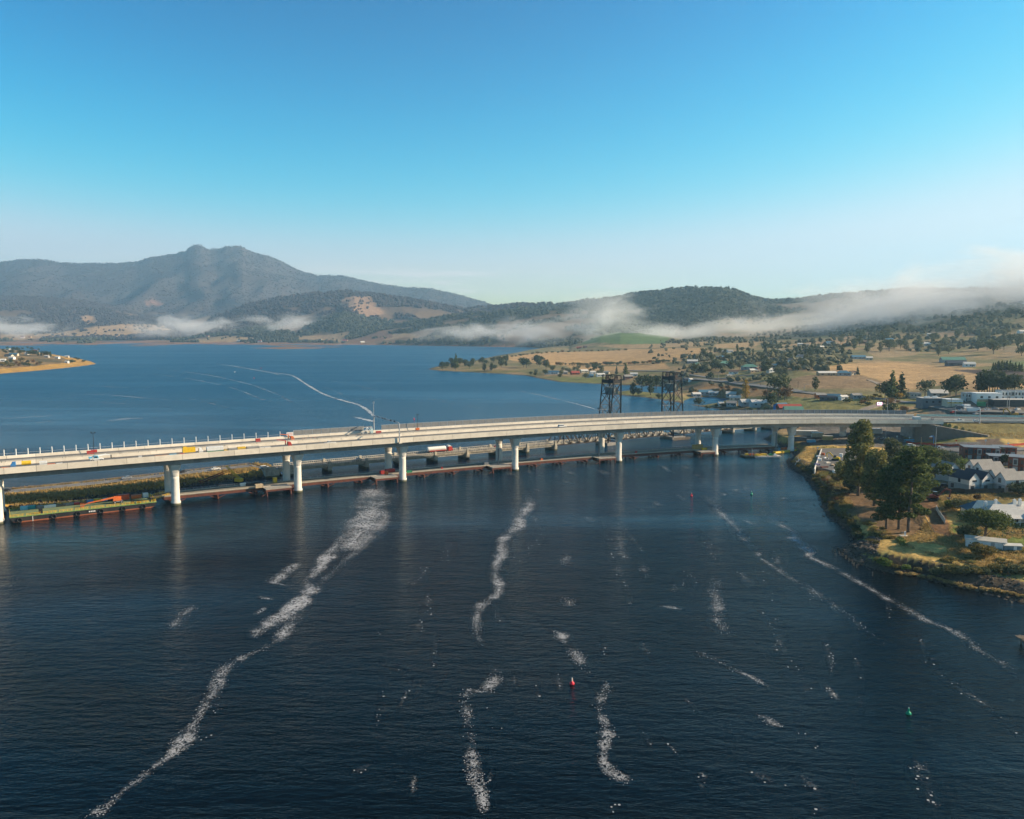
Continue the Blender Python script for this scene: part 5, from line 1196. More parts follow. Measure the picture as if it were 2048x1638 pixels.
def lobes_for(kind, H, Rr, seed):
    r = np.random.default_rng(seed); L_ = []
    if kind == 'euc':
        for i in range(15):
            t = .30+.68*(i/14); w = (math.sin(min(1, (t-.18)/.5)*math.pi*.5)*(1-.62*max(0, t-.55)/.45)); a = i*2.4+r.random(); d = Rr*w*.62*(.5+.6*r.random()) if i < 13 else Rr*.12
            q = Rr*(.36+.16*r.random())*(1.05-.35*t); L_.append((math.cos(a)*d, math.sin(a)*d, H*t-q*.3, q, q, q*.85))
    elif kind == 'pine':
        for i in range(22):
            t = .22+.75*(i/21); w = 1.0 if t < .6 else 1-.65*(t-.6)/.4; a = i*2.2+r.random()*1.2; d = Rr*w*(.35+.5*r.random()) if i < 20 else Rr*.1
            q = Rr*(.30+.18*r.random()); L_.append((math.cos(a)*d, math.sin(a)*d, H*t, q*1.15, q*1.15, q*.48))
    elif kind == 'highpine':
        for i in range(18):
            t = .50+.46*(i/17); w = 1.0 if t < .75 else 1-.7*(t-.75)/.25; a = i*2.3+r.random(); d = Rr*w*(.35+.5*r.random()) if i < 16 else Rr*.1
            q = Rr*(.28+.18*r.random()); L_.append((math.cos(a)*d, math.sin(a)*d, H*t, q*1.2, q*1.2, q*.5))
    elif kind == 'conifer':
        for i in range(12):
            t = .12+.84*i/11; w = (1-t)*.95+.08; a = i*2.4; L_.append((math.cos(a)*Rr*w*.3, math.sin(a)*Rr*w*.3, H*t, Rr*w*.8, Rr*w*.8, H*.09))
    elif kind == 'poplar':
        for i in range(10):
            t = .10+.86*i/9; w = math.sin(math.pi*min(1, .18+t*.85))**.7; a = i*2.4; L_.append((math.cos(a)*Rr*.25, math.sin(a)*Rr*.25, H*t, Rr*.75*w+.2, Rr*.75*w+.2, H*.11))
    elif kind == 'umbrella':
        for i in range(14):
            a = i*2.4+r.random()*.6; d = Rr*(.25+.6*r.random()); q = Rr*(.30+.16*r.random()); L_.append((math.cos(a)*d, math.sin(a)*d, H*(.62+.30*(1-d/Rr)+.06*r.random()), q*1.2, q*1.2, q*.6))
    else:   # round
        n = 9 if kind == 'round' else 6
        for i in range(n):
            a = i*2.4+r.random(); d = Rr*(.55 if i else 0)*(.6+.5*r.random()); q = Rr*(.45+.2*r.random()); zf_ = (.45+.38*r.random()) if kind == 'round' else (.42+.2*r.random())
            L_.append((math.cos(a)*d, math.sin(a)*d, H*zf_, q, q, min(q*.9, H*.34)))
        L_.append((0, 0, H*.8 if kind == 'round' else H*.6, Rr*.5, Rr*.5, H*.2))
    return L_
def tree(name, label, kind, base, H, Rr, lm, n=900, leaf=.9, seed=1, trunk=True, bark=None, group=None, cat='tree', lean=0, r0=None, shell=.55):
    lb = lobes_for(kind, H, Rr, seed); v, f = leaf_cloud(lb, n, leaf, seed, shell=shell)
    t = thing(name, label, cat, base, random.uniform(0, 6.28), group)
    np_mesh('crown', v, f, lm, t)
    if trunk: trunk_mesh(H, r0 or max(.12, H*.02), lb[::2] if len(lb) > 8 else lb, lean=lean).build('trunk', bark or BARK, t, smooth=True)
    return t
def pxm(p): return FPX/(p.y*CT-(p.z-CAMH)*ST)      # photo pixels per metre there
def tree_at(px, py, top, rpx, name, label, kind, lm, n, leaf, seed, **k):
    p = G(px, py); s = pxm(p); return tree(name, label, kind, p, (py-top)/s, rpx/s, lm, n, leaf, seed, **k)
# the tall clump on the near point
tree_at(1716, 992, 842, 45, 'eucalyptus_tree', 'tallest eucalyptus of the clump, its top overlapping the new bridge', 'euc', L_EUC, 7500, .95, 3, r0=.55)
tree_at(1748, 1012, 902, 44, 'eucalyptus_tree', 'broad olive eucalyptus in front of the tallest one', 'euc', L_EUC, 6500, .9, 8, r0=.5)
tree_at(1694, 972, 925, 26, 'eucalyptus_tree', 'low eucalyptus at the left foot of the tallest tree', 'round', L_EUC, 3000, .85, 12)
tree_at(1783, 975, 880, 40, 'eucalyptus_tree', 'rounded eucalyptus at the back of the clump, behind the dark pines', 'euc', L_MID, 4500, .9, 15)
tree_at(1772, 1058, 935, 32, 'pine_tree', 'dark pine with bare reddish trunk at the left front of the clump', 'pine', L_PINE, 5200, .8, 21, r0=.38)
tree_at(1797, 1058, 912, 36, 'pine_tree', 'dark pine in the middle front of the clump with bare lower trunk', 'pine', L_PINE, 6000, .8, 24, r0=.4)
tree_at(1816, 1064, 895, 31, 'pine_tree', 'large dark pine reaching to the ground at the right front of the clump', 'pine', L_PINE, 7000, .8, 27, r0=.45)
tree_at(1818, 1030, 893, 40, 'pine_tree', 'dark pine behind the large right front pine', 'pine', L_PINE, 5000, .85, 31, r0=.45)
tree_at(1845, 1000, 893, 42, 'pine_tree', 'spreading dark pine at the right of the clump beside the white houses', 'highpine', L_PINE, 6000, .85, 34, r0=.45)
tree_at(1838, 984, 955, 12, 'round_tree', 'small dark tree under the right pine by the end of the timber fence', 'round', L_DARK, 1500, .7, 36)
tree_at(1969, 1089, 1020, 46, 'umbrella_pine', 'lone spreading pine with a bare trunk in front of the white cottage', 'umbrella', L_PINE, 8000, .55, 41, r0=.45)
tree_at(1936, 1075, 1048, 22, 'dark_shrub', 'dark dense bush left of the lone spreading pine', 'bush', L_DARK, 2600, .5, 44, trunk=False, cat='shrub')
tree_at(1960, 1112, 1084, 26, 'dark_shrub', 'olive bush at the foot of the lone spreading pine', 'bush', L_SHRUB, 2600, .5, 46, trunk=False, cat='shrub')
tree_at(2046, 990, 966, 26, 'round_tree', 'dark round tree cut by the right edge behind the cottage', 'round', L_DARK, 3000, .6, 48)
# garden and street greenery round the white houses
for px, py, top, r, lb, lm in ((1862,918,895,24,'olive round tree right of the dark pines, behind the white houses',L_SHRUB),(1884,922,899,24,'pale olive tree left of the red brick terrace',L_MID),(1905,935,908,20,'dark green tree in front of the brick terrace, left',L_DARK),(1894,928,910,20,'olive tree between the dark pines and the brick terrace',L_SHRUB),(1924,944,918,20,'bright yellow green hedge tree behind the first white house',L_BRIGHT),(1921,1022,1000,20,'garden tree with thin crown right of the white fence',L_MID),(1904,1016,1002,14,'pale green bush at the upper end of the white fence',L_BRIGHT),(1942,1024,1008,14,'dark bush between garden tree and white cottage',L_DARK),(1885,940,920,16,'green tree between the dark pines and the gabled house',L_MID),(1955,910,900,8,'slim dark tree in front of the brick terrace',L_DARK),(1998,908,894,9,'round dark tree between the two brick buildings',L_DARK),(2010,932,908,8,'slim dark conifer in front of the right brick terrace',L_DARK),(2046,935,915,10,'dark shrub at the right edge before the brick terrace',L_DARK),(1954,1001,990,6,'russet shrub on the lawn behind the cottage',L_RUSSET),(1700,982,962,14,'dark bush at the shore end of the construction yard',L_DARK),(1675,965,950,12,'dark bush beside the orange bags near the yard',L_SHRUB)):
    tree_at(px, py, top, r, 'garden_tree', lb, 'round', lm, 1300, .6, int(px), cat='tree', r0=.15)

# ------------------------------------------------------------------ houses
def boxes(m, c, d, rz=0): m.box(c, d, rz)
def gable(t, L_, Wd, h, rh, wall, roof, x0=0, y0=0, over=.35, base=None, hip=False):
    """ridge along x"""
    zs = [(0, h)]
    m = MB(); a, b = x0-L_/2, x0+L_/2; c, d = y0-Wd/2, y0+Wd/2; z0 = -1.0
    vs = [(a,c,z0),(b,c,z0),(b,d,z0),(a,d,z0),(a,c,h),(b,c,h),(b,d,h),(a,d,h)]
    fs = [(0,1,5,4),(1,2,6,5),(2,3,7,6),(3,0,4,7)]
    if not hip: vs += [(a, y0, h+rh), (b, y0, h+rh)]; fs += [(4,7,8),(5,9,6)]
    m.add(vs, fs); m.build('wall', wall, t)
    m = MB(); o = over; k = rh/(Wd/2); e = h-o*k; th = .18; i = min(Wd/2, L_/2) if hip else 0
    A = [(a-o,c-o,e),(b+o,c-o,e),(b+o,d+o,e),(a-o,d+o,e),((a-o if not hip else a+i*.98), y0, h+rh),((b+o if not hip else b-i*.98), y0, h+rh)]
    T = [(x, y, z+th) for x, y, z in A]; n = len(A)
    f_ = [(0,1,5,4),(2,3,4,5)]+([(1,2,5),(3,0,4)] if hip else [])
    m.add(A+T, [tuple(reversed(q)) for q in f_]+[tuple(j+n for j in q) for q in f_]+[(0,n,n+1,1)[::-1],(2,n+2,n+3,3)[::-1]]+([(1,n+1,n+2,2)[::-1],(3,n+3,n,0)[::-1]] if hip else [(1,n+1,n+5,5)[::-1],(5,n+5,n+2,2)[::-1],(3,n+3,n+4,4)[::-1],(4,n+4,n,0)[::-1]]))
    r = m.build('roof', roof, t)
    return r
def win(t, x, y, z, w, h, face, frame=None):
    """face: 'x+','x-','y+','y-'"""
    s = 1 if face[1] == '+' else -1; m = MB(); g = MB(); fr = frame or WHITE
    if face[0] == 'y': m.box((x, y+s*.03, z), (w+.16, .1, h+.16)); g.box((x, y+s*.06, z), (w, .08, h))
    else: m.box((x+s*.03, y, z), (.1, w+.16, h+.16)); g.box((x+s*.06, y, z), (.08, w, h))
    o = m.build('window', fr, t); g.build('pane', GLASS, o)
ROOF_D = mat('dark_blue_grey_roof', (.055,.065,.08), .55, (.045,.052,.064), .5); ROOF_G = mat('grey_tile_roof', (.31,.29,.265), .8, (.24,.225,.205), .8, bump=.2); ROOF_W = mat('white_iron_roof', (.66,.62,.55), .5, (.52,.49,.44), .5, stretch=(1,6,1)); ROOF_T = mat('green_iron_roof', (.12,.26,.19), .6, (.10,.21,.16), .5); ROOF_R = mat('red_tile_roof', (.38,.075,.05), .8, (.28,.06,.045), .7); ROOF_B = mat('brown_tile_roof', (.17,.12,.09), .85, (.12,.085,.07), .7); ROOF_BL = mat('blue_iron_roof', (.07,.17,.24), .55, (.055,.13,.19), .5)
BRICK = mat('red_brick', (.30,.085,.045), .9, (.20,.06,.04), .9); BRICK_D = mat('dark_brick', (.16,.075,.055), .9, (.11,.055,.045), .9); CREAM = mat('cream_render', (.62,.54,.40), .8); GREYW = mat('grey_weatherboard', (.38,.38,.37), .8); TANW = mat('tan_board', (.46,.33,.2), .8); DGREY = mat('dark_grey_cladding', (.10,.115,.13), .6, (.08,.09,.10), .5); LOWG = mat('light_grey_block', (.48,.46,.43), .85, (.40,.385,.36), 1.0)
def twin_house(label, px, py, yaw, roof, s=1.0, single=False):
    p = G(px, py); t = thing('gabled_house', label, 'house', p, yaw)
    for k, (x0, y0) in enumerate(((0, 0),) if single else ((0, 0), (.8, 5.9))):
        gable(t, 10, 5.4, 5.2, 2.6, WHITE_W, roof, x0, y0)
        m = MB(); m.box((x0, y0, .95), (10.1, 5.5, 3.9)); m.build('lower_wall', LOWG, t)
        win(t, x0+5, y0, 4.4, 2.0, .55, 'x+', BLACK); win(t, x0+5.06, y0-.9, 1.5, 1.5, 1.9, 'x+', BLACK)
        win(t, x0-5, y0+.4, 4.5, 1.3, 1.7, 'x-', BLACK); win(t, x0-5.06, y0, 1.5, 1.2, 1.2, 'x-', BLACK)
        if k == 0:
            win(t, x0+.2, y0-2.7, 4.3, 1.0, 1.8, 'y-', BLACK); win(t, x0-3, y0-2.76, 1.4, 1.2, 1.6, 'y-', BLACK)
    if not single: m = MB(); m.box((0, 2.95, 3.0), (8.5, .6, 4.2)); m.build('link_wall', BLACK, t)
    m = MB(); m.box((5.08, 1.3, 1.1), (.1, .9, 2.1)); m.build('door', GREYW, t)
    return t
twin_house('white two storey house with a dark blue roof and two lit gables', 1927, 979, R(-72), ROOF_D)
twin_house('single gabled white house with grey roof behind the dark pines', 1889, 958, R(-74), ROOF_G, single=True)
twin_house('white twin gabled house with a grey roof, behind the dark roofed one', 1976, 960, R(9), ROOF_G)
twin_house('white twin gabled house with a grey roof, nearest the right edge', 2022, 982, R(9), ROOF_G)
cp_ = thing('carport', 'flat white carport roof right of the dark roofed white house', 'carport', G(1977, 978), R(-25)); m = MB(); m.box((0, 0, 2.9), (6, 5, .16)); m.build('roof', WHITE, cp_)
for x in (-2.8, 2.8):
    for y in (-2.3, 2.3): m = MB(); m.box((x, y, 1.2), (.14, .14, 3.4)); m.build('post', WHITE, cp_)
rt = MB(); q = G(1990, 984); rt.box(q+Vector((0, 0, .2)), (12, 1.0, 1.3), R(-12)); tag(rt.build('low_wall', CREAM), 'low cream garden wall right of the carport', 'wall')
def terrace(label, px, py, yaw, nb, wall, bay, h=6.2, w=5.2, dep=9, name='terrace_house', flat=STEELB, garage=True):
    p = G(px, py); t = thing(name, label, 'terrace', p, yaw); L_ = nb*w
    m = MB(); m.box((L_/2, dep/2, h/2-.5), (L_, dep, h+1)); m.build('wall', wall, t)
    m = MB(); m.box((L_/2, dep/2, h+.12), (L_+.3, dep+.3, .25)); m.build('roof', flat, t)
    for k in range(nb):
        x = k*w+w*.62; m = MB(); m.box((x, -.35, h*.70), (w*.46, .75, h*.46)); m.build('bay', bay[k % len(bay)], t)
        win(t, x, -.73, h*.70, w*.25, h*.28, 'y-', BLACK); win(t, k*w+w*.2, 0, h*.70, w*.18, h*.25, 'y-', BLACK)
        if garage: m = MB(); m.box((x, -.04, h*.2), (w*.45, .1, h*.36)); m.build('garage_door', LOWG, t)
        win(t, k*w+w*.2, 0, h*.22, w*.16, h*.3, 'y-', BLACK)
        m = MB(); m.box((k*w+.02, -.3, h/2), (.22, .9, h+.5)); m.build('party_wall', wall, t)
    win(t, 0, dep*.5, h*.7, 1.2, 1.2, 'x-', BLACK)
    return t
terrace('long red brick terrace with grey and white bays behind the white houses', 1928, 919, R(-16), 4, BRICK, [DGREY, LOWG, DGREY, LOWG], 6.0, 4.0, 10)
terrace('small red brick building with a flat roof right of the long brick terrace', 1994, 908, R(-12), 2, BRICK, [BRICK], 3.4, 4.5, 8)
terrace('dark brick row house with a flat grey roof in front of the brick terrace', 1978, 930, R(-20), 3, BRICK_D, [LOWG, BRICK], 4.2, 4.2, 9)
terrace('grey and red terrace cut by the right edge of the photo', 2016, 943, R(-35), 4, BRICK, [LOWG, GREYW], 6.6, 4.2, 9)
# the old cottage
ct = thing('cottage', 'white cottage with pale iron hip roofs and chimneys at the right edge', 'house', G(1992, 1048), R(-6))
gable(ct, 15, 8.5, 3.0, 2.9, WHITE_W, ROOF_W, 4, 4.2, .5, hip=True); gable(ct, 7, 9, 3.0, 2.8, WHITE_W, ROOF_W, 13.5, .5, .5, hip=True); gable(ct, 14, 7.5, 2.9, 2.7, WHITE_W, ROOF_BL, 2, 11.5, .5, hip=True); gable(ct, 12, 7, 3.0, 2.7, WHITE_W, ROOF_W, 14, 11, .5, hip=True)
m = MB(); m.add([(-2.5,-2.3,2.4),(9.6,-2.3,2.4),(9.6,.1,3.2),(-2.5,.1,3.2),(-2.5,-2.3,2.5),(9.6,-2.3,2.5),(9.6,.1,3.3),(-2.5,.1,3.3)], [(3,2,1,0),(4,5,6,7),(0,1,5,4),(1,2,6,5),(2,3,7,6),(3,0,4,7)]); v_ = m.build('verandah_roof', ROOF_W, ct)
for x in (-2.3, .7, 3.7, 6.7, 9.4): m = MB(); m.box((x, -2.15, 1.0), (.14, .14, 3.0)); m.build('post', WHITE, v_)
for x, y, z in ((-1,6,5.6),(3.5,8.5,5.8),(9.2,7.5,6.1),(12,9.5,6.0),(13.4,4,5.6)):
    m = MB(); m.box((x, y, z-.3), (.9, .7, 2.2)); m.box((x, y, z+.85), (1.05, .85, .16)); m.tube((x, y, z+.9), (x, y, z+1.3), .16, n=8); m.build('chimney', WHITE, ct)
for x in (-.5, 3, 6.5): win(ct, x, -.05, 1.6, .9, 1.5, 'y-', BLACK)
win(ct, 13.4, -4.0, 1.7, 1.1, 1.7, 'y-', BLACK); win(ct, 10.0, -1.5, 1.7, 1.0, 1.5, 'x-', BLACK)
m = MB(); m.box((4.7, -.1, 1.05), (.95, .1, 2.1)); m.build('door', DGREY, ct)
sh = thing('long_shed', 'long low white shed with a pale roof behind the trunk of the lone pine', 'shed', G(1970, 1092), R(-28)); gable(sh, 11, 4.5, 2.2, .7, WHITE, ROOF_W)
m = MB(); m.box((2, -2.27, .95), (1.0, .08, 1.9)); m.build('door', GREYW, sh); win(sh, -2.5, -2.25, 1.3, 1.2, .7, 'y-')
sh = thing('garden_shed', 'small blue grey shed right of the long low shed', 'shed', G(2022, 1101), R(-8)); gable(sh, 5, 2.6, 1.9, .35, mat('blue_grey_board', (.20,.27,.30), .8), ROOF_W); m = MB(); m.box((.6, -1.32, .9), (.9, .08, 1.8)); m.build('door', WHITE, sh)
def fence_line(name, label, pl, h, m_, post=2.5, board=True, cat='fence', w=.07, rails=(.35, .9), pm=None):
    t = thing(name, label, cat); g = [G(x, y) for x, y in pl]; m = MB(); ps = MB()
    for a, b in zip(g[:-1], g[1:]):
        n = max(1, int((b-a).length/post))
        for k in range(n):
            p = a.lerp(b, k/n); q = a.lerp(b, (k+1)/n); p.z = hz(p.x, p.y); q.z = hz(q.x, q.y)
            if board: m.beam(p+Vector((0, 0, h/2)), q+Vector((0, 0, h/2)), w, h)
            else:
                for r in rails: m.beam(p+Vector((0, 0, h*r)), q+Vector((0, 0, h*r)), w, w*1.6)
            ps.box(p+Vector((0, 0, h/2-.1)), (.12, .12, h+.25))
    m.build('panel' if board else 'rail', m_, t); ps.build('post', pm or m_, t); return t
fence_line('timber_fence', 'long dark timber paling fence in front of the white houses', [(1838,976),(1850,981),(1880,984),(1930,988),(1985,987),(2025,985),(2060,984)], 1.9, mat('dark_fence_board', (.09,.072,.055), .9, (.06,.05,.04), 1.5), w=.1)
fence_line('white_fence', 'short white picket fence beside the dirt track', [(1872,1020),(1880,1033),(1890,1048)], 1.7, WHITE, 1.6)
fence_line('wire_fence', 'dark post and wire fence beside the dirt track running to the lone pine', [(1835,1018),(1850,1040),(1869,1069),(1890,1073),(1925,1076)], 1.2, TIMBER, 2.2, False, rails=(.4, .65, .95), w=.06)
fence_line('garden_fence', 'low post and rail fence on the lawn right of the lone pine', [(2005,1072),(2030,1070),(2060,1068)], 1.1, TIMBER, 2.5, False)
fence_line('safety_fence', 'orange mesh safety fence across the foot of the retaining wall', [(1812,886),(1850,889),(1900,893),(1950,893)], 1.1, mat('orange_red_mesh', (.50,.07,.035), .8), 3.0)
fence_line('safety_fence', 'orange mesh safety fence right of the brick terrace below the embankment', [(1986,896),(2010,894),(2060,889)], 1.2, mat('orange_red_mesh', (.50,.07,.035), .8), 3.0)
ex = excavator('dark red excavator parked on the dirt track by the timber fence', mat('dark_red_paint', (.22,.05,.035), .6)); put(ex, G(1868, 1001), R(-12), 1.25)
# yard at the end of the jetty
yq = [G(x, y) for x, y in ((1640,900),(1690,898),(1730,905),(1740,945),(1680,950),(1628,940))]; yz = max(p.z for p in yq)+.25
m = MB(); m.prism([(p.x, p.y) for p in yq][::-1], 1.0, yz); tag(m.build('pavement', mat('yard_gravel', (.15,.142,.13), .95, (.10,.095,.088), .4, bump=.3)), kind='structure')
def on_yard(t, px, py, rz=0): p = P(px, py, yz); return put(t, p+Vector((0, 0, .01)), rz)
w_ = MB(); a, b = P(1643, 899, yz), P(1629, 939, yz); w_.beam(a+Vector((0, 0, -.9)), b+Vector((0, 0, -.9)), .5, 2.6); tag(w_.build('sea_wall', CONC_W), 'pale concrete wall along the water side of the construction yard', 'wall')
on_yard(excavator('yellow excavator in the construction yard beside the tall eucalyptus', YELLOW), 1671, 921, R(150))
for px, py, lb, c, s in ((1640,921,'white bag of material along the yard wall',WHITE,(1.6,1.4,1.0)),(1637,914,'white crate at the water side of the yard',WHITE,(2,1.2,.8)),(1646,910,'orange crate near the top corner of the yard',ORANGE,(1.6,1.4,1.1)),(1634,930,'purple grey pallet at the low end of the yard wall',mat('purple_grey',(.22,.19,.30),.7),(2.6,1.6,.7)),(1655,926,'pale pallet in the middle of the yard',CONC,(2.4,1.4,.5)),(1650,916,'small white pallet in the middle of the yard',WHITE,(2.2,.9,.4)),(1682,914,'white tank behind the yellow excavator',WHITE,(2,1.6,1.8)),(1666,931,'stack of pale timber in front of the yellow excavator',TANW,(3.6,1.2,.6)),(1648,935,'rusty steel sheet pile stack at the low end of the yard',RUST,(4.0,1.4,.6))):
    on_yard(crate('yard_crate', lb, s, c), px, py, random.uniform(0, 3))
for px, py, lb, c, s in ((1669,947,'white bulk bag near the shore below the yard',WHITE,(1.5,1.5,1.7)),(1680,946,'orange plastic barrier heap near the shore below the yard',ORANGE,(3.4,1.6,1.2))): put(crate('yard_crate', lb, s, c), G(px, py), .4)
def standing(name, label, px, py, h, build, cat, rz=0): 
    t = thing(name, label, cat, G(px, py), rz); build(t, h); return t
def lamp_post(label, px, top, py, reach=2.4, flip=False, name='street_lamp', base=None):
    p = base or G(px, py); h = (py-top)/pxm(p); t = thing(name, label, 'street lamp', p, 0); s = -1 if flip else 1
    m = MB(); m.tube((0, 0, -.3), (0, 0, h-.9), .15, .1); m.build('pole', GSTEEL, t); m = MB(); m.path([Vector((0, 0, h-.92)), Vector((s*.35, 0, h-.3)), Vector((s*1.0, 0, h)), Vector((s*reach, 0, h+.1))], .09, 8); m.build('arm', GSTEEL, t)
    m = MB(); m.box((s*(reach+.2), 0, h+.06), (.9, .35, .16)); m.build('lamp_head', LOWG, t); return t
lamp_post('grey street lamp with a curved arm in front of the retaining wall', 1871, 852, 893)
lamp_post('grey street lamp standing right of the tallest eucalyptus, under the bridge', 1771, 855, 886, 1.2)
lamp_post('thin street lamp on the new bridge above the dark pines', 1774, 792, 832, 2.0, True, base=bp(deck_x(1774, FAR-7), FAR-7, -1.2))
lamp_post('street lamp beyond the village road, left of the tan hill', 1608, 769, 784, 4.2)
lamp_post('street lamp between the bridge end and the grey building', 1890, 807, 828, 1.4, base=bp(deck_x(1850, FAR+6)+20, FAR+8, -1.0))
lg = thing('sign_gantry', 'tall grey cantilever gantry with a long arm over the embankment road', 'gantry'); xs_ = np.linspace(XB, 420, 500); x_ = float(np.interp(1959, [pxof(ax_frame(x)[0]+ax_frame(x)[2]*-7.8+Vector((0, 0, zroad(x))))[0] for x in xs_], xs_)); c_, t_, n_ = ax_frame(x_); q = c_+n_*-7.8; z0 = zroad(x_); k = pxm(q+Vector((0, 0, z0))); hh = 29/k
m = MB(); m.tube((q.x, q.y, z0-1), (q.x, q.y, z0+hh-1.6), .34, .28); m.build('post', GSTEEL, lg); e = Vector((q.x, q.y, z0+hh)); m = MB(); m.path([e-Vector((0, 0, 1.62)), e+n_*.5-Vector((0, 0, .5)), e+n_*2, e+n_*17-t_*6+Vector((0, 0, .6))], .26, 10); m.build('arm', GSTEEL, lg)
bs_ = thing('blue_sign_arm', 'blue arm with a white and orange lamp in front of the retaining wall', 'lamp', G(1867, 890)); m = MB(); m.tube((0, 0, 0), (0, 0, 5.2), .18); m.path([Vector((0, 0, 5.2)), Vector((-1.6, 0, 5.4))], .2); m.build('post', BLUE, bs_); m = MB(); m.box((-1.7, 0, 4.9), (1.4, .6, .5)); m.build('lamp', WHITE, bs_); m = MB(); m.box((-2.0, 0, 4.1), (1.6, .5, .4)); m.build('sign_plate', ORANGE, bs_)
sl = thing('solar_lamp', 'solar lamp on a timber coloured pole left of the grey street lamp', 'lamp', G(1842, 889)); m = MB(); m.tube((0, 0, 0), (0, 0, 4.6), .14); m.build('pole', TANW, sl); m = MB(); m.box((0, 0, 4.8), (1.0, .8, .12), tilt=.4); m.build('solar_panel', DGREY, sl); m = MB(); m.box((.6, 0, .5), (1.2, 1.0, 1.1)); m.build('battery_box', ORANGE, sl)
for px, py, lb in ((1794,880,'white round sign on a short post left of the lattice truss'),(1819,882,'white round sign on a short post right of the lattice truss'),(1971,889,'white round sign by the right orange fence'),(2016,895,'red and white post at the right orange fence'),(1635,903,'red and white post at the top corner of the yard'),(1912,889,'orange warning sign on the safety fence')):
    p = G(px, py); t = thing('road_sign', lb, 'sign', p); m = MB(); m.tube((0, 0, 0), (0, 0, 2.0), .07); m.build('post', GSTEEL, t); m = MB(); m.tube((0, -.05, 2.2), (0, .05, 2.2), .5, n=14); m.build('sign_plate', ORANGE if 'orange w' in lb else WHITE, t)
lt_ = thing('lattice_truss', 'pale blue lattice truss lying in the shade under the bridge end', 'truss', G(1822, 884), .35); m = MB()
for y in (-.7, .7):
    for z in (.2, 1.6): m.beam((-5, y, z), (5, y, z), .22)
for k in range(9):
    x = -5+1.1*k; m.beam((x, -.7, .2), (x+1.1, -.7, 1.6), .14); m.beam((x, .7, 1.6), (x+1.1, .7, .2), .14)
m.build('lattice', LBLUE, lt_)
# sheds and cabins seen under the right end of the bridge
for px, py, l, w, h, mm_, lb in ((1612,870,14,5,3.0,WHITE,'long white shed seen under the bridge between the last piers'),(1578,856,12,5,3.0,GREYW,'grey site shed behind the last pier standing in water'),(1634,874,7,4,2.8,CREAM,'cream site cabin right of the long white shed'),(1655,880,6,2.5,2.6,mat('tan_container',(.52,.34,.12),.6),'tan container under the bridge beside a pier'),(1600,882,8,2.5,2.5,DGREY,'dark container in the shade under the bridge'),(1622,884,5,2.4,1.6,LBLUE,'teal skip in the shade under the bridge'),(1745,866,10,5,3,WHITE,'white flat shed seen right of the tallest eucalyptus'),(1573,850,9,4,2.8,ROOF_W,'pale shed roof behind the old bridge end')):
    put(container('site_cabin', lb, (l, w, h), mm_, 'cabin', ROOF_W if mm_ is not DGREY else None), G(px, py), R(-8))
for px, py, lb, c, k_ in ((1758,878,'dark car in the shade under the bridge, left of the lattice truss',DARKCAR,'car'),(1767,879,'grey car in the shade under the bridge',SILVER,'car'),(1822,893,'white van parked by the orange safety fence',WHITE,'suv'),(1880,897,'white car parked below the retaining wall',WHITE,'car'),(1905,945,'silver car at the bend of the street before the brick terrace',SILVER,'car'),(1875,974,'blue car parked behind the timber fence',LBLUE,'car'),(1889,975,'dark car parked behind the timber fence beside the blue car',DARKCAR,'suv')):
    put(car(lb, c, k_), G(px, py), random.uniform(-.4, .4))
# ------------------------------------------------------------------ beyond the bridge: shops, houses, trees
def house(px, py, L_, Wd, h, rh, yaw, wall, roof, label, hip=False, name='house', cat='house', dz=0, chim=False):
    p = G(px, py); t = thing(name, label, cat, p, R(yaw)); gable(t, L_, Wd, h, rh, wall, roof, hip=hip, over=.4)
    for x in (-L_*.3, L_*.05, L_*.33): win(t, x, -Wd/2, h*.55, L_*.12, h*.32, 'y-', BLACK)
    m = MB(); m.box((L_*.19, -Wd/2-.03, h*.38), (1.0, .1, h*.72)); m.build('door', DGREY, t)
    if chim: m = MB(); m.box((L_*.2, .3, h+rh), (.8, .8, 1.8)); m.build('chimney', wall, t)
    return t
def hall(px, py, L_, Wd, h, yaw, wall, roof, label, name='shop_building', cat='building', bands=()):
    p = G(px, py); t = thing(name, label, cat, p, R(yaw)); m = MB(); m.box((0, Wd/2, h/2-.5), (L_, Wd, h+1)); m.build('wall', wall, t); m = MB(); m.box((0, Wd/2, h+.13), (L_+.4, Wd+.4, .26)); m.build('roof', roof, t)
    for z, hh, c, nm in bands: m = MB(); m.box((0, -.06, z), (L_*.96, .1, hh)); m.build(nm, c, t)
    for k in range(3): win(t, -L_*.3+L_*.3*k, 0, h*.62, L_*.09, h*.2, 'y-', BLACK)
    return t
hall(1866, 815, 15, 11, 6.5, -4, mat('blue_grey_cladding', (.12,.155,.18), .6, (.10,.13,.15), .4), LOWG, 'large blue grey flat building behind the bridge end')
for k, (dx, dy, s) in enumerate(((-4,3,1.6),(-1,5,1.2),(2.5,4,1.9),(5,6,1.3))):
    p = G(1866, 815); m = MB(); m.box((p.x+dx, p.y+dy, p.z+7.2), (s*1.5, s, .9)); m.box((p.x+dx, p.y+dy, p.z+7.8), (s*.8, s*.6, .4)); tag(m.build('roof_unit', WHITE), ['leftmost','second','third','rightmost'][k]+' white plant box on the roof of the blue grey building', 'roof unit')
hall(1910, 812, 11, 8, 4.5, -3, CREAM, WHITE, 'cream and white shop with a yellow band right of the blue grey building', bands=((3.4,1.2,WHITE,'sign_band'),(2.2,.5,YELLOW,'yellow_band')))
hall(1831, 797, 9, 7, 4.2, -5, LOWG, GREYW, 'small white cube house left of the blue grey building', 'house', 'house')
house(1875, 793, 13, 9, 3.2, 2.6, -8, GREYW, ROOF_W, 'house with pale iron roof behind the blue grey building')
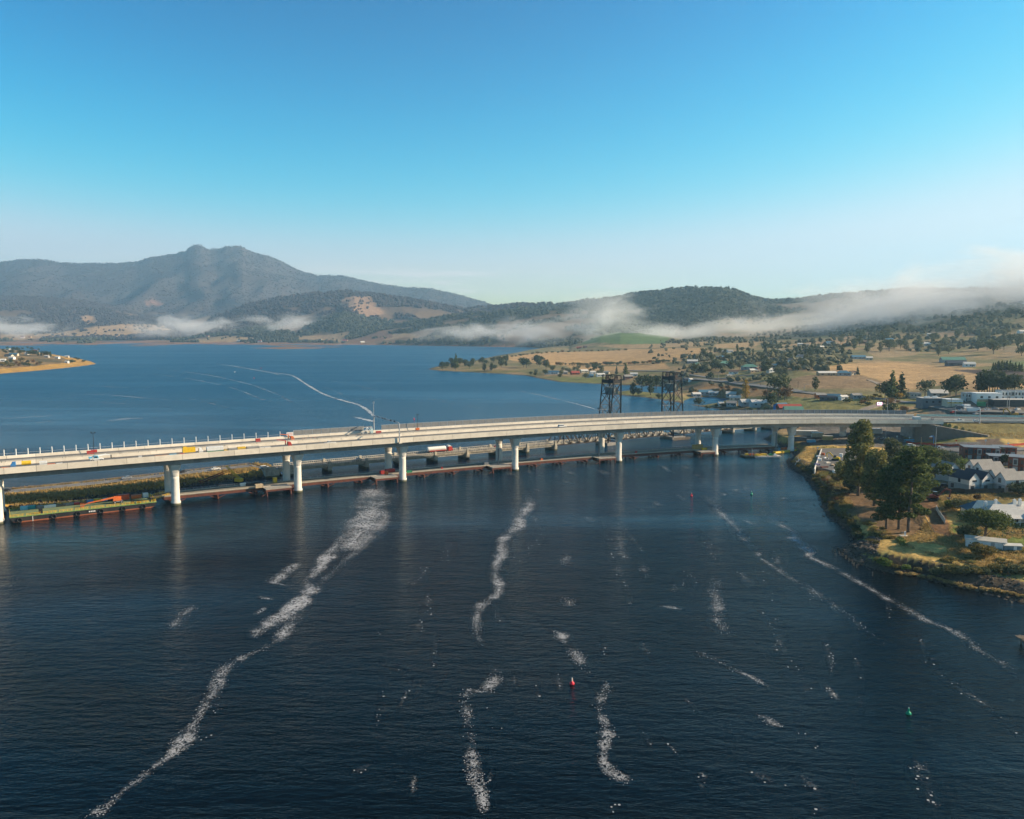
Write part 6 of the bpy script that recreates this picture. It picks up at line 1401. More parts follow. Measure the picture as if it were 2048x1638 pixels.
terrace('row of small white townhouses with brick ends in front of the dark tree clump', 1931, 803, R(-6), 4, LOWG, [WHITE, GREYW], 6.0, 3.4, 8, 'townhouse_row', garage=False)
hall(1978, 806, 17, 9, 6.6, -5, WHITE, WHITE, 'white block with a brown base beside the townhouses', 'white_block', 'building', bands=((1.4,2.4,TANW,'base_band'),))
terrace('long white townhouses with brick party walls at the right edge', 2003, 800, R(-4), 6, WHITE, [WHITE, GREYW], 6.4, 4.4, 9, 'townhouse_row', garage=False)
hall(2026, 813, 26, 10, 4.6, -3, mat('dark_shop_front', (.045,.048,.052), .5), LOWG, 'dark shop front with a thin pale flat roof below the townhouses', 'shop_building')
for px, py, l, lb, c in ((1947,823,8,'white box truck parked before the shops',WHITE),(1932,816,5,'white van beside the cream shop',WHITE),(1962,812,5,'green topped kiosk between the shops',GREENP),(1918,818,4,'dark canopy beside the cream shop',DGREY)):
    put(container('box_body', lb, (l, 2.5, 2.7), c, 'truck body' if 'truck' in lb else 'kiosk', ribs=False), G(px, py), R(random.uniform(-15, 15)))
for px, py, lb, c in ((1906,826,'red car on the forecourt behind the road',RED),(1924,822,'white car on the forecourt, left of the box truck',WHITE),(1960,824,'red car on the forecourt, right of the box truck',RED),(1975,820,'white car in the car park before the dark shop, leftmost',WHITE),(1990,819,'silver car in the car park before the dark shop',SILVER),(2004,822,'dark car in the car park before the dark shop',DARKCAR),(2035,820,'white car in the car park at the right edge',WHITE),(1952,829,'silver car behind the green barrier of the new road',SILVER)):
    put(car(lb, c), G(px, py), random.uniform(-.5, .5))
ex2 = excavator('yellow excavator behind the new road at the right edge', mat('ochre_paint', (.55,.30,.04), .6)); put(ex2, G(2026, 833), R(170), 1.3)
bb = thing('led_sign', 'small bright pink and white electronic sign behind the noise screen', 'sign', G(1758, 818)); m = MB(); m.tube((0, 0, 0), (0, 0, 3), .15); m.build('post', STEELB, bb); m = MB(); m.box((0, 0, 4.0), (4.2, .3, 2.4)); m.build('cabinet', BLACK, bb)
m = MB(); m.box((.2, -.17, 4.0), (3.6, .04, 2.0)); m.build('screen', mat('lit_pink_screen', (.8,.4,.6), .5, emit=(1.0,.55,.8,2.5)), bb); m = MB(); m.box((-.6, -.2, 4.0), (.9, .03, 1.4)); m.build('lettering', RED, bb)
for px, py, top, lb in ((1791,796,776,'timber power pole with crossarm right of the conifer pair'),(1816,797,777,'timber power pole left of the small white house'),(1902,815,795,'timber power pole beside the cream shop'),(2014,816,790,'tall pale pole before the dark shop, left of two'),(2018,817,791,'tall pale pole before the dark shop, right of two'),(1974,824,802,'lamp pole in the middle of the car park'),(1577,822,806,'power pole on the grass behind the lift towers'),(1417,763,745,'power pole on the far road left of the poplar'),(1437,763,745,'power pole on the far road with a pale lamp'),(1596,776,763,'pole beside the far road under the brown field'),(1521,772,757,'pole beside the far road left of the green tree')):
    p = G(px, py); h = (py-top)/pxm(p); t = thing('power_pole', lb, 'pole', p); m = MB(); m.tube((0, 0, -.3), (0, 0, h), .2, .13); m.build('pole', LOWG if 'pale' in lb else TIMBER, t); m = MB(); m.box((0, 0, h-.6), (2.4, .15, .15)); m.box((0, 0, h-1.5), (1.6, .15, .15)); m.build('crossarm', TIMBER, t)
# houses one by one: pixel, size, wall, roof
HS = [
 (1448,731,20,11,CREAM,ROOF_T,1,'long house with a pale green hip roof, left of two in the village'),(1499,738,20,11,GREYW,ROOF_T,1,'long house with a pale green hip roof, right of two in the village'),(1397,733,14,9,GREYW,ROOF_T,1,'green roofed house in front of the clipped dark hedge'),(1385,726,15,8,GREYW,ROOF_W,0,'grey shed with pale roof at the field edge above the inlet'),
 (1448,718,14,8,BRICK,ROOF_BL,0,'red brick house with blue roof, middle of the village'),(1436,718,6,5,ORANGE,ROOF_BL,0,'small orange walled shed left of the red brick house'),(1459,705,10,8,WHITE,ROOF_G,0,'white house at the top of the village left'),(1444,706,8,6,TANW,ROOF_G,0,'tan cottage left of the white house at the top of the village'),
 (1467,748,11,7,WHITE,ROOF_B,0,'white cottage by the far road'),(1508,745,13,6,TANW,ROOF_W,0,'tan shed with white roof beside the red walled house'),(1520,742,13,7,BRICK,ROOF_B,0,'red walled house with brown roof by the far road'),(1545,744,13,6,WHITE,ROOF_W,0,'long white roofed shed behind the village trees'),(1458,756,6,4,CREAM,ROOF_G,0,'cream hut beside the far road'),
 (1556,704,9,7,CREAM,ROOF_G,0,'cream gable house on the slope, leftmost of three'),(1572,706,9,6,WHITE,ROOF_G,0,'white cottage on the slope, middle of three'),(1601,706,10,6,CREAM,ROOF_B,0,'cream cottage on the slope, rightmost of three'),(1603,721,12,9,WHITE,ROOF_D,0,'tall white house with a dark barn roof in the village'),(1577,728,9,6,WHITE,ROOF_D,0,'white fronted cottage left of the tall white house'),(1548,724,10,7,GREYW,ROOF_D,0,'grey cottage with a dark roof in the village centre'),(1547,735,8,6,GREYW,ROOF_BL,0,'blue roofed cottage in the village centre'),
 (1612,693,10,7,WHITE,ROOF_G,0,'white house near the top of the slope'),(1600,691,9,7,CREAM,ROOF_W,0,'cream house near the top of the slope'),(1660,691,14,8,WHITE,ROOF_BL,0,'white two storey house on the upper tan slope'),(1642,697,10,6,GREYW,ROOF_W,0,'grey shed below the upper white house'),
 (1686,751,14,8,GREYW,ROOF_BL,1,'house with blue grey roof on the knoll above the brown field'),(1653,751,20,6,TANW,ROOF_W,0,'long low shed with a white roof on the brown field edge'),(1704,750,6,5,CREAM,ROOF_B,0,'cream shed right of the knoll house'),
 (1716,718,20,8,GREYW,ROOF_BL,0,'long barn with a blue roof at the top edge of the tan hill, left'),(1738,720,8,6,CREAM,ROOF_W,0,'cream hut right of the long blue roofed barn'),(1905,724,28,12,GREYW,ROOF_T,0,'large pale green roofed sheds right of the tan hill'),(1912,731,22,10,DGREY,ROOF_D,0,'dark long barn below the pale green sheds'),(1938,733,12,8,WHITE,ROOF_W,0,'white cube shed right of the dark barn'),
 (1852,691,16,10,GREYW,ROOF_W,1,'pale roofed house among trees under the fog'),(1727,687,14,8,BRICK_D,ROOF_B,0,'brown house on the slope left of the fog'),(1778,682,14,8,GREYW,ROOF_BL,0,'blue roofed house among the slope trees'),(1800,684,8,6,TANW,ROOF_B,0,'tan cottage among the slope trees'),(1860,671,10,6,WHITE,ROOF_W,0,'small white shed just below the fog'),(2042,666,10,8,WHITE,ROOF_W,0,'white house at the right edge under the fog'),
 (1150,749,13,8,BRICK,ROOF_R,0,'brick red house on the bay shore'),(1104,748,22,8,WHITE,ROOF_BL,0,'long white and blue house at the left end of the shore village'),(1128,748,10,7,GREYW,ROOF_G,0,'grey cottage left of the brick red shore house'),(1168,745,12,7,CREAM,ROOF_W,0,'cream cottage with a white roof right of the brick red shore house'),(1185,748,8,6,WHITE,ROOF_W,0,'white cottage in the shore village, upper row'),(1201,753,12,7,WHITE,ROOF_W,0,'white house left of the left lift tower'),(1180,755,10,6,GREYW,ROOF_BL,0,'blue roofed cottage below the white shore houses'),(1213,748,8,6,CREAM,ROOF_G,0,'cream cottage just left of the left lift tower top'),
 (1256,757,12,7,BRICK_D,ROOF_G,0,'brown house between the lift towers'),(1268,752,10,6,WHITE,ROOF_W,0,'white roofed shed between the lift towers'),(1374,763,9,6,DGREY,ROOF_D,0,'dark boat shed right of the right lift tower'),(1381,763,4,4,WHITE,ROOF_W,0,'white hut right of the dark boat shed'),(1158,697,14,8,BRICK,ROOF_R,0,'red roofed farmhouse at the far end of the flat fields, left'),(1170,695,12,8,BRICK,ROOF_B,0,'red brick barn at the far end of the flat fields, right'),
 (1410,789,15,8,GREYW,ROOF_BL,0,'big boat house with a blue grey gable behind the inlet'),(1392,793,9,6,GREYW,ROOF_W,0,'pale shed left of the big boat house'),(1427,791,10,6,GREYW,ROOF_W,0,'pale shed right of the big boat house'),(1464,793,12,8,LOWG,ROOF_W,0,'white roofed house left of the yellow poplar'),(1470,801,10,7,CREAM,ROOF_W,0,'cream gabled house below the yellow poplar'),(1496,810,15,9,GREYW,ROOF_W,0,'long shed with a pale iron roof before the yellow poplar, left'),(1518,812,15,9,LOWG,ROOF_W,0,'long shed with a bright white roof before the yellow poplar, right'),(1463,812,9,6,LOWG,ROOF_G,0,'small grey cottage left of the pale iron sheds'),(1441,812,5,4,WHITE,ROOF_W,0,'tiny white hut by the inlet bushes'),
 (1562,818,10,7,BLUE,ROOF_BL,0,'blue roofed house behind the noise screen'),(1578,822,18,9,BRICK,ROOF_R,0,'red roofed house behind the noise screen'),(1586,826,14,8,GREYW,ROOF_T,0,'green roofed house in front of the red roofed one'),(1640,796,8,5,ORANGE,ROOF_G,0,'orange walled shed on the grass right of the poplar'),(1668,799,10,6,GREYW,ROOF_BL,0,'blue roofed shed right of the orange shed'),(1655,801,12,4,DGREY,ROOF_D,0,'low dark stable between orange and blue sheds'),(1686,800,7,4,WHITE,ROOF_W,0,'white caravan on the grass'),(1712,797,8,5,GREYW,ROOF_G,0,'grey shed among garden shrubs'),
 (18,714,14,9,CREAM,ROOF_D,0,'cream house with a dark roof on the left headland'),(28,711,16,8,CREAM,ROOF_BL,0,'cream house with a blue grey roof on the left headland'),(24,718,10,7,WHITE,ROOF_W,0,'white cube house on the left headland slope'),(4,723,12,7,WHITE,ROOF_W,0,'white house at the left edge of the headland'),(70,703,17,10,CREAM,ROOF_R,1,'house with a bright red roof on top of the left headland'),(17,700,10,8,GREYW,ROOF_T,0,'pale gable house high on the left headland'),(54,709,8,6,WHITE,ROOF_W,0,'white shed left of the headland pines'),(94,715,10,6,GREYW,ROOF_W,0,'grey shed among the headland pines'),(115,717,9,6,WHITE,ROOF_W,0,'white shed right of the headland pines'),(134,715,9,6,CREAM,ROOF_W,0,'cream shed near the tip of the headland'),(134,726,7,5,WHITE,ROOF_W,0,'white boat shed by the golden patch on the headland')]
for i, (px, py, l, w, wl, rf, hip, lb) in enumerate(HS):
    two = 5.4 if ('two storey' in lb or 'tall' in lb) else 3.0
    house(px, py, l, w, two, min(3.2, w*.28), random.uniform(-25, 25) if l < 14 else random.uniform(-12, 8), wl, rf, lb, bool(hip))
FARH = [(250,677),(262,676),(300,678),(322,676),(355,680),(375,679),(415,674),(545,683),(520,684),(640,681),(660,684),(60,675),(45,676),(690,683),(725,686),(478,683)]
for i, (px, py) in enumerate(FARH):
    p = G(px, py); t = tag(thing('farm_house', 'tiny pale house among trees on the far shore below the mountain', 'house', p, random.uniform(-.5, .5)), group='tiny houses on the far shore'); gable(t, random.uniform(16, 26), 11, 4.5, 4, random.choice([WHITE, CREAM, TANW]), random.choice([ROOF_W, ROOF_B, ROOF_R]), over=.4)

# trees beyond the bridge
PROTO = {}
def proto(key, kind, H, Rr, lm, n, leaf, seed, trunk=True):
    lb = lobes_for(kind, H, Rr, seed); v, f = leaf_cloud(lb, n, leaf, seed, shell=.5); o = np_mesh('crown', v, f, lm); tr = None
    if trunk: tr = trunk_mesh(H, H*.022, lb[:4]).build('trunk', BARK); 
    PROTO[key] = (o, tr, H)
for k, a in enumerate(((11, L_DARK), (12, L_MID), (13, L_PALE), (14, L_DARK), (15, L_MID), (16, L_RUSSET))): proto(('round', k), 'round', 10, 5.2, a[1], 480, 1.25, a[0])
for k, a in enumerate(((31, L_MID), (32, L_PALE), (33, L_DARK))): proto(('euc', k), 'euc', 14, 5, a[1], 560, 1.3, a[0])
for k, a in enumerate(((41, L_DARK), (42, L_PINE))): proto(('con', k), 'conifer', 14, 4, a[1], 420, 1.3, a[0])
for k, a in enumerate(((51, L_SHRUB), (52, L_DARK), (53, L_RUSSET), (54, L_MID))): proto(('bush', k), 'bush', 3.2, 2.8, a[1], 240, .8, a[0], False)
proto(('gold', 0), 'round', 8, 5, L_GOLD, 420, 1.1, 61)
used = set(); ntree = 0
def plant(key, p, H, name, label, group, cat):
    global ntree
    o, tr, h0 = PROTO[key]; s = H/h0; r = bpy.data.objects.new(name, None); COL.objects.link(r); r.location = p; r.rotation_euler.z = random.uniform(0, 6.28); r.scale = (s*random.uniform(.85, 1.2), s*random.uniform(.85, 1.2), s)
    tag(r, label, cat, group)
    for q in (o, tr):
        if q is None: continue
        c = q.copy(); COL.objects.link(c); c.parent = r
    ntree += 1; return r
def grove(keys, spots, Hs, name, label, group, cat='tree'):
    for px, py in spots: plant(random.choice(keys), G(px, py), random.uniform(*Hs), name, label, group, cat)
def area(poly, n, mind=6):
    xs = [p[0] for p in poly]; ys = [p[1] for p in poly]; out_ = []; tries = 0
    while len(out_) < n and tries < n*60:
        tries += 1; x, y = random.uniform(min(xs), max(xs)), random.uniform(min(ys), max(ys))
        if not inpoly(np.array([x]), np.array([y]), poly)[0]: continue
        if any(abs(x-a)+2.2*abs(y-b) < mind for a, b in out_): continue
        if any(abs(x-h[0]) < h[2]*.55 and -1.0 < y-h[1] < 9 for h in HS): continue
        out_.append((x, y))
    return out_
def line(pl, n, j=1.0): 
    out_ = []
    for k in range(n):
        t = (k+.5)/n*(len(pl)-1); i = int(t); f_ = t-i; out_.append((pl[i][0]*(1-f_)+pl[i+1][0]*f_+random.uniform(-j, j)*2, pl[i][1]*(1-f_)+pl[i+1][1]*f_+random.uniform(-j, j)*.4))
    return out_
RD, RM, RP = ('round', 0), ('round', 1), ('round', 2); R2, R3, RR = ('round', 3), ('round', 4), ('round', 5); EU = [('euc', 0), ('euc', 1), ('euc', 2)]; CO = [('con', 0), ('con', 1)]; BU = [('bush', 0), ('bush', 1), ('bush', 2), ('bush', 3)]
plant(('con', 1), G(912, 737), 28, 'pine_tree', 'tallest dark tree of the grove on the far point', None, 'tree')
grove([RD, R2, ('euc', 2)], area([(872,741),(900,727),(960,722),(1015,722),(1010,742),(930,743)], 26, 7), (9, 15), 'round_tree', 'dark tree of the grove on the far point', 'trees on the far point')
grove([RD, R2, RM], area([(1035,743),(1045,728),(1085,724),(1120,732),(1110,745)], 9, 8), (11, 18), 'round_tree', 'dark broad tree behind the bay shore, right of the point', 'broad trees behind the bay shore')
grove(BU, line([(1010,716),(1060,709),(1120,705),(1190,703),(1255,701)], 24), (4, 6.5), 'hedge_bush', 'small bush in the hedge along the back of the flat fields', 'bushes of the back field hedge', 'bush')
grove(BU+[RD], line([(1110,731),(1170,731),(1230,730),(1290,728),(1338,724)], 28), (4, 7.5), 'hedge_bush', 'small bush in the hedge across the middle of the flat fields', 'bushes of the middle field hedge', 'bush')
grove([RD, RM, RP], area([(1055,750),(1110,740),(1200,738),(1215,750),(1190,760),(1080,755)], 20, 9), (5, 9), 'garden_tree', 'small garden tree between the shore village houses', 'garden trees of the shore village')
for px, py, H, k, lb in ((1190,742,14,RD,'dark round tree alone above the shore village'),(1233,749,13,('con',0),'dark conifer left of two above the lift towers'),(1251,749,17,('con',1),'dark conifer right of two above the lift towers'),(1266,792,15,('euc',2),'dark leaning tree on the spit between the lift towers, left'),(1284,780,19,RD,'large dark tree on the spit between the lift towers, middle'),(1301,790,21,('euc',2),'tallest dark tree on the spit between the lift towers'),(1312,779,17,R2,'dark tree at the right of the spit trees'),(1276,792,9,RP,'low pale bush tree on the spit'),(1318,801,7,R3,'green shrub tree left of the right lift tower'),(1397,814,9,R2,'round dark bush tree on the shore right of the right lift tower'),(1420,763,11,R2,'dark tree on the far road above the boat sheds'),(1556,799,22,R3,'large round green tree right of the yellow poplar'),(1569,801,11,RR,'russet round tree at the foot of the large green tree'),(1532,797,8,RR,'russet shrub tree left of the large green tree'),(1630,782,13,('euc',0),'green tree by the far road under the brown field'),(1541,818,14,R2,'dark tree behind the noise screen right of the white sheds'),(1783,798,24,('con',1),'dark tall conifer left of two below the tan hill'),(1802,797,22,('con',0),'dark conifer right of two below the tan hill'),(1770,796,14,R2,'dark round tree beside the conifer pair below the tan hill'),(1762,793,9,('gold',0),'yellow autumn tree left of the conifer pair'),(1799,799,5,('gold',0),'small yellow shrub tree at the foot of the conifers'),(1850,792,13,R3,'round green tree behind the white cube house'),(1900,792,14,RD,'round dark tree behind the shops, left'),(1912,791,15,R2,'round dark tree behind the shops, right'),(1914,773,11,RP,'lone pale tree on the tan hill side'),(1780,830,9,RD,'dark shrub tree behind the noise screen by the electronic sign'),(1808,832,7,RR,'brown shrub tree right of the electronic sign'),(1715,750,9,('con',0),'dark conifer right of the knoll house'),(1600,708,13,('con',0),'slim dark conifer near the cream cottages'),(1475,709,14,('con',1),'slim dark conifer beside the white house at the top of the village')):
    plant(k, G(px, py), H, 'lone_tree' if H > 8 else 'shrub_tree', lb, None, 'tree')
pp_ = G(1491, 796); tree('poplar_tree', 'tall yellow poplar before the white roofed sheds', 'poplar', pp_, 38/pxm(pp_)*1.0, 8.5/pxm(pp_), L_GOLD, 1500, .9, 71, r0=.3)
grove([RD, RM, R2, R3, RP]+EU, area([(1365,740),(1390,712),(1440,698),(1520,695),(1640,700),(1650,735),(1600,756),(1540,755),(1480,752),(1400,750)], 62, 9), (7, 13), 'village_tree', 'leafy tree between the village houses', 'trees between the village houses')
grove([RD, RM], line([(1396,742),(1416,741),(1440,739)], 8, .5), (6, 7), 'hedge_tree', 'clipped dark hedge tree in front of the green roofed houses', 'clipped hedge in the village')
grove([RP, RM, ('euc', 1), ('euc', 0)], area([(1660,712),(1665,680),(1740,664),(1860,658),(2048,660),(2060,712),(1960,716),(1900,716),(1820,712),(1740,714)], 58, 13), (11, 19), 'slope_tree', 'pale spreading tree on the slope below the fog', 'trees on the slope below the fog')
grove(CO, line([(1984,742),(2010,742),(2046,744)], 12, .6), (9, 13), 'windbreak_conifer', 'dark conifer in the windbreak row by the ploughed field', 'windbreak conifers')
grove([RD, R2, ('euc', 2), RM], line([(1957,786),(1975,784),(2000,785),(2035,787)], 12, 1.2), (12, 17), 'round_tree', 'dark tree of the clump behind the long white townhouses', 'clump behind the townhouses')
grove(BU, area([(1610,800),(1640,792),(1730,792),(1840,800),(1830,812),(1700,812)], 14, 10), (2.5, 5), 'bush', 'small bush on the grass behind the noise screen', 'bushes behind the noise screen', 'bush')
grove([('bush', 0), ('bush', 2), RR], area([(1385,785),(1420,772),(1530,782),(1600,786),(1560,800),(1440,800)], 12, 11), (3, 5.5), 'scrub_bush', 'low brown bush on the rough ground by the inlet', 'bushes by the inlet', 'bush')
grove([('bush', 1), ('bush', 3)], area([(1380,818),(1440,812),(1540,822),(1500,828)], 7, 12), (2.5, 4.5), 'shore_bush', 'green bush on the bank behind the noise screen by the inlet', 'bank bushes', 'bush')
grove([RD, R2, RM], area([(0,698),(60,695),(100,708),(60,712),(0,710)], 12, 10), (7, 12), 'headland_tree', 'dark tree high on the left headland', 'trees high on the headland')
grove([('con', 1), RD], line([(55,712),(80,711),(104,714)], 8, 1), (11, 15), 'pine_tree', 'dark pine in the row behind the headland sheds', 'headland pines')
grove([RR, ('bush', 0), R2], area([(0,737),(0,722),(40,722),(90,728),(80,734)], 15, 9), (5, 9), 'headland_tree', 'brownish tree on the shore slope of the left headland', 'shore slope trees of the headland')
grove([('bush', 1), ('bush', 2)], area([(128,727),(150,717),(172,722),(170,727)], 8, 6), (4, 6), 'headland_bush', 'dark bush near the tip of the left headland', 'bushes at the headland tip', 'bush')
for o, tr, h in PROTO.values():
    for q in (o, tr):
        if q is not None: bpy.data.objects.remove(q)

# ------------------------------------------------------------------ woods on the hills: one far-off mass
def build_forest():
    r = np.random.default_rng(5)
    specs = [(1250, 2700, .36, .80, 110., .8), (1300, 2300, .17, .40, 190., .6), (880, 1350, .20, .42, 110., .8), (2000, 3000, -.05, .80, 170., 1.0), (3000, 4200, -.60, .80, 200., 1.0), (4200, 6300, -.80, .50, 360., 1.0), (6300, 9900, -.80, .05, 900., 1.0), (4200, 5000, -.7, -.1, 700., 1.)]
    P_ = []
    for y0, y1, u0, u1, cell, dens in specs:
        n = int((u1-u0)*(y1*y1-y0*y0)/2/cell); Y = np.sqrt(y0*y0+(y1*y1-y0*y0)*r.random(n)); U = u0+(u1-u0)*r.random(n); X = U*Y
        Z = height(X, Y); n3 = fbm(X/240+2, Y/240, 4); cl = fbm(X/90+40, Y/90, 3)
        ridge_w = sm((Y-(2350+400*n3))/500)
        ok = (r.random(n) < dens*np.maximum(ridge_w, (dens < 1)*1.0)) & (Z > 4)
        ok &= ~((n3 > .58) & (Z < 200) & (Y > 2600)) & (cl > .30)
        ok &= (Y < 4100) | (Z > 5.0) | (r.random(n) < .12)
        if dens < 1: ok &= (cl > (.43 if y0 < 1000 else .48))
        for pl, c in FLD:
            q = gpoly(pl); ok &= ~((inpoly(X, Y, q)) & (r.random(n) < .90))
        P_.append(np.stack([X, Y, Z, np.full(n, (cell**.5)*(.40 if dens == 1 else .24))], 1)[ok])
    A = np.concatenate(P_); n = len(A)
    # visibility: drop trees hidden behind nearer ridges
    keep = np.ones(n, bool)
    for t in np.linspace(.35, .97, 22):
        k = np.where(keep)[0]; x, y, z = A[k, 0]*t, A[k, 1]*t, CAMH+(A[k, 2]+16-CAMH)*t
        keep[k] = height(x, y, False) < z+4
    A = A[keep]; n = len(A); print('forest', n)
    ph = (1+5**.5)/2
    ico = np.array([(-1,ph,0),(1,ph,0),(-1,-ph,0),(1,-ph,0),(0,-1,ph),(0,1,ph),(0,-1,-ph),(0,1,-ph),(ph,0,-1),(ph,0,1),(-ph,0,-1),(-ph,0,1)])/np.hypot(1, ph)
    fc = np.array([(0,11,5),(0,5,1),(0,1,7),(0,7,10),(0,10,11),(1,5,9),(5,11,4),(11,10,2),(10,7,6),(7,1,8),(3,9,4),(3,4,2),(3,2,6),(3,6,8),(3,8,9),(4,9,5),(2,4,11),(6,2,10),(8,6,7),(9,8,1)])
    rad = np.clip(A[:, 3], 3.5, 14)*(.55+.7*r.random(n)); hh = np.minimum(rad*1.5, 9+5*r.random(n)); rad = np.where(A[:, 1] > 6000, rad*.62, rad); hh = np.where(A[:, 1] > 6000, rad*.9, hh)
    sx = np.stack([rad*(.8+.5*r.random(n)), rad*(.8+.5*r.random(n)), hh*.62*(.7+.7*r.random(n))], 1)
    v = ico[None]*sx[:, None]*(1+.34*r.normal(size=(n, 12, 1)))+np.stack([A[:, 0], A[:, 1], A[:, 2]+hh*.5], 1)[:, None]
    f = (fc[None]+12*np.arange(n)[:, None, None]).reshape(-1, 3)
    lm = [leafmat('woodland', (.040,.050,.032), (.105,.108,.065), .9), leafmat('mountain_woodland', (.060,.050,.048), (.105,.085,.078), .9), leafmat('slope_woodland', (.085,.092,.055), (.185,.17,.10), .9)]
    o = np_mesh('forest', v.reshape(-1, 3), f, lm, mi=np.repeat(np.where(A[:, 1] > 4600, 1, np.where(A[:, 1] < 2700, 2, 0)), 20)); o['kind'] = 'stuff'
build_forest()

# ------------------------------------------------------------------ near shore cover
def build_grass():
    r = np.random.default_rng(9); V = []; n = 110000
    Y = 212+330*r.random(n)**1.3; U = .30+.42*r.random(n); X = U*Y; d = sdist(X, Y, SH_R); n1 = fbm(X/35, Y/35, 4); n2 = fbm(X/9+5, Y/9, 3)
    ok = (d > 3+3*n2) & (Y < 470) & (n2 > .36)
    for pl in ([(1695,985),(1760,985),(1850,1000),(1842,1062),(1790,1070),(1720,1048)], [(1880,1005),(1850,985),(1825,985),(1838,1015),(1870,1065),(1905,1075),(1890,1040)], [(1640,895),(1740,895),(1750,950),(1625,945)], [(1850,925),(2100,925),(2100,985),(1850,980)], [(1780,880),(2100,880),(2100,928),(1800,925)], [(1930,1000),(2100,1000),(2100,1060),(1930,1050)]): ok &= ~inpoly(X, Y, gpoly(pl))
    q = pts([(1676,1099),(1720,1086),(1765,1100),(1830,1130),(1960,1158),(2100,1180),(2100,1230),(1830,1160)]); ok &= ~inpoly(X, Y, q)
    X, Y, n1 = X[ok], Y[ok], n1[ok]; Z = height(X, Y); m_ = len(X); tall = .25+.35*r.random(m_)+.3*(n1 > .5)
    out_ = []
    for k in range(4):
        a = r.random(m_)*6.28; w = .06+.08*r.random(m_); lx, ly = (r.random(m_)-.5)*.7, (r.random(m_)-.5)*.7; c, s = np.cos(a)*w, np.sin(a)*w; ox, oy = (r.random(m_)-.5)*.8, (r.random(m_)-.5)*.8
        out_.append(np.stack([np.stack([X+ox-c, Y+oy-s, Z-.05], 1), np.stack([X+ox+c, Y+oy+s, Z-.05], 1), np.stack([X+ox+c*.4+lx, Y+oy+s*.4+ly, Z+tall], 1), np.stack([X+ox-c*.4+lx, Y+oy-s*.4+ly, Z+tall*.95], 1)], 1))
    v = np.concatenate(out_).reshape(-1, 3); f = np.arange(len(v)).reshape(-1, 4); mi = np.tile((n1 > .52).astype(int), 4)
    o = np_mesh('grass', v, f, [L_GRASS, L_GGRASS], mi=mi); o['kind'] = 'stuff'
    # causeway bank
    n = 9000; a = np.array(CAUS_FAR+CAUS_NEAR); X = r.uniform(-235, -105, n); Y = r.uniform(330, 420, n); d = sdist(X, Y, SH_C); fr = np.array([(v.x, v.y) for v in cw_f]+[(v.x, v.y) for v in cw_n[::-1]]); ok = (d > 1.0) & (sdist(X, Y, [tuple(p) for p in fr]) < -1.2); X, Y = X[ok], Y[ok]; Z = height(X, Y); m_ = len(X); out_ = []
    for k in range(5):
        a = r.random(m_)*6.28; w = .14+.14*r.random(m_); lx, ly = (r.random(m_)-.5)*.8, (r.random(m_)-.5)*.8; c, s = np.cos(a)*w, np.sin(a)*w; h = .5+.8*r.random(m_); ox, oy = (r.random(m_)-.5)*.9, (r.random(m_)-.5)*.9
        out_.append(np.stack([np.stack([X+ox-c, Y+oy-s, Z-.05], 1), np.stack([X+ox+c, Y+oy+s, Z-.05], 1), np.stack([X+ox+c*.4+lx, Y+oy+s*.4+ly, Z+h], 1), np.stack([X+ox-c*.4+lx, Y+oy-s*.4+ly, Z+h*.9], 1)], 1))
    v = np.concatenate(out_).reshape(-1, 3); o = np_mesh('grass', v, np.arange(len(v)).reshape(-1, 4), L_GRASS); o['kind'] = 'stuff'
build_grass()
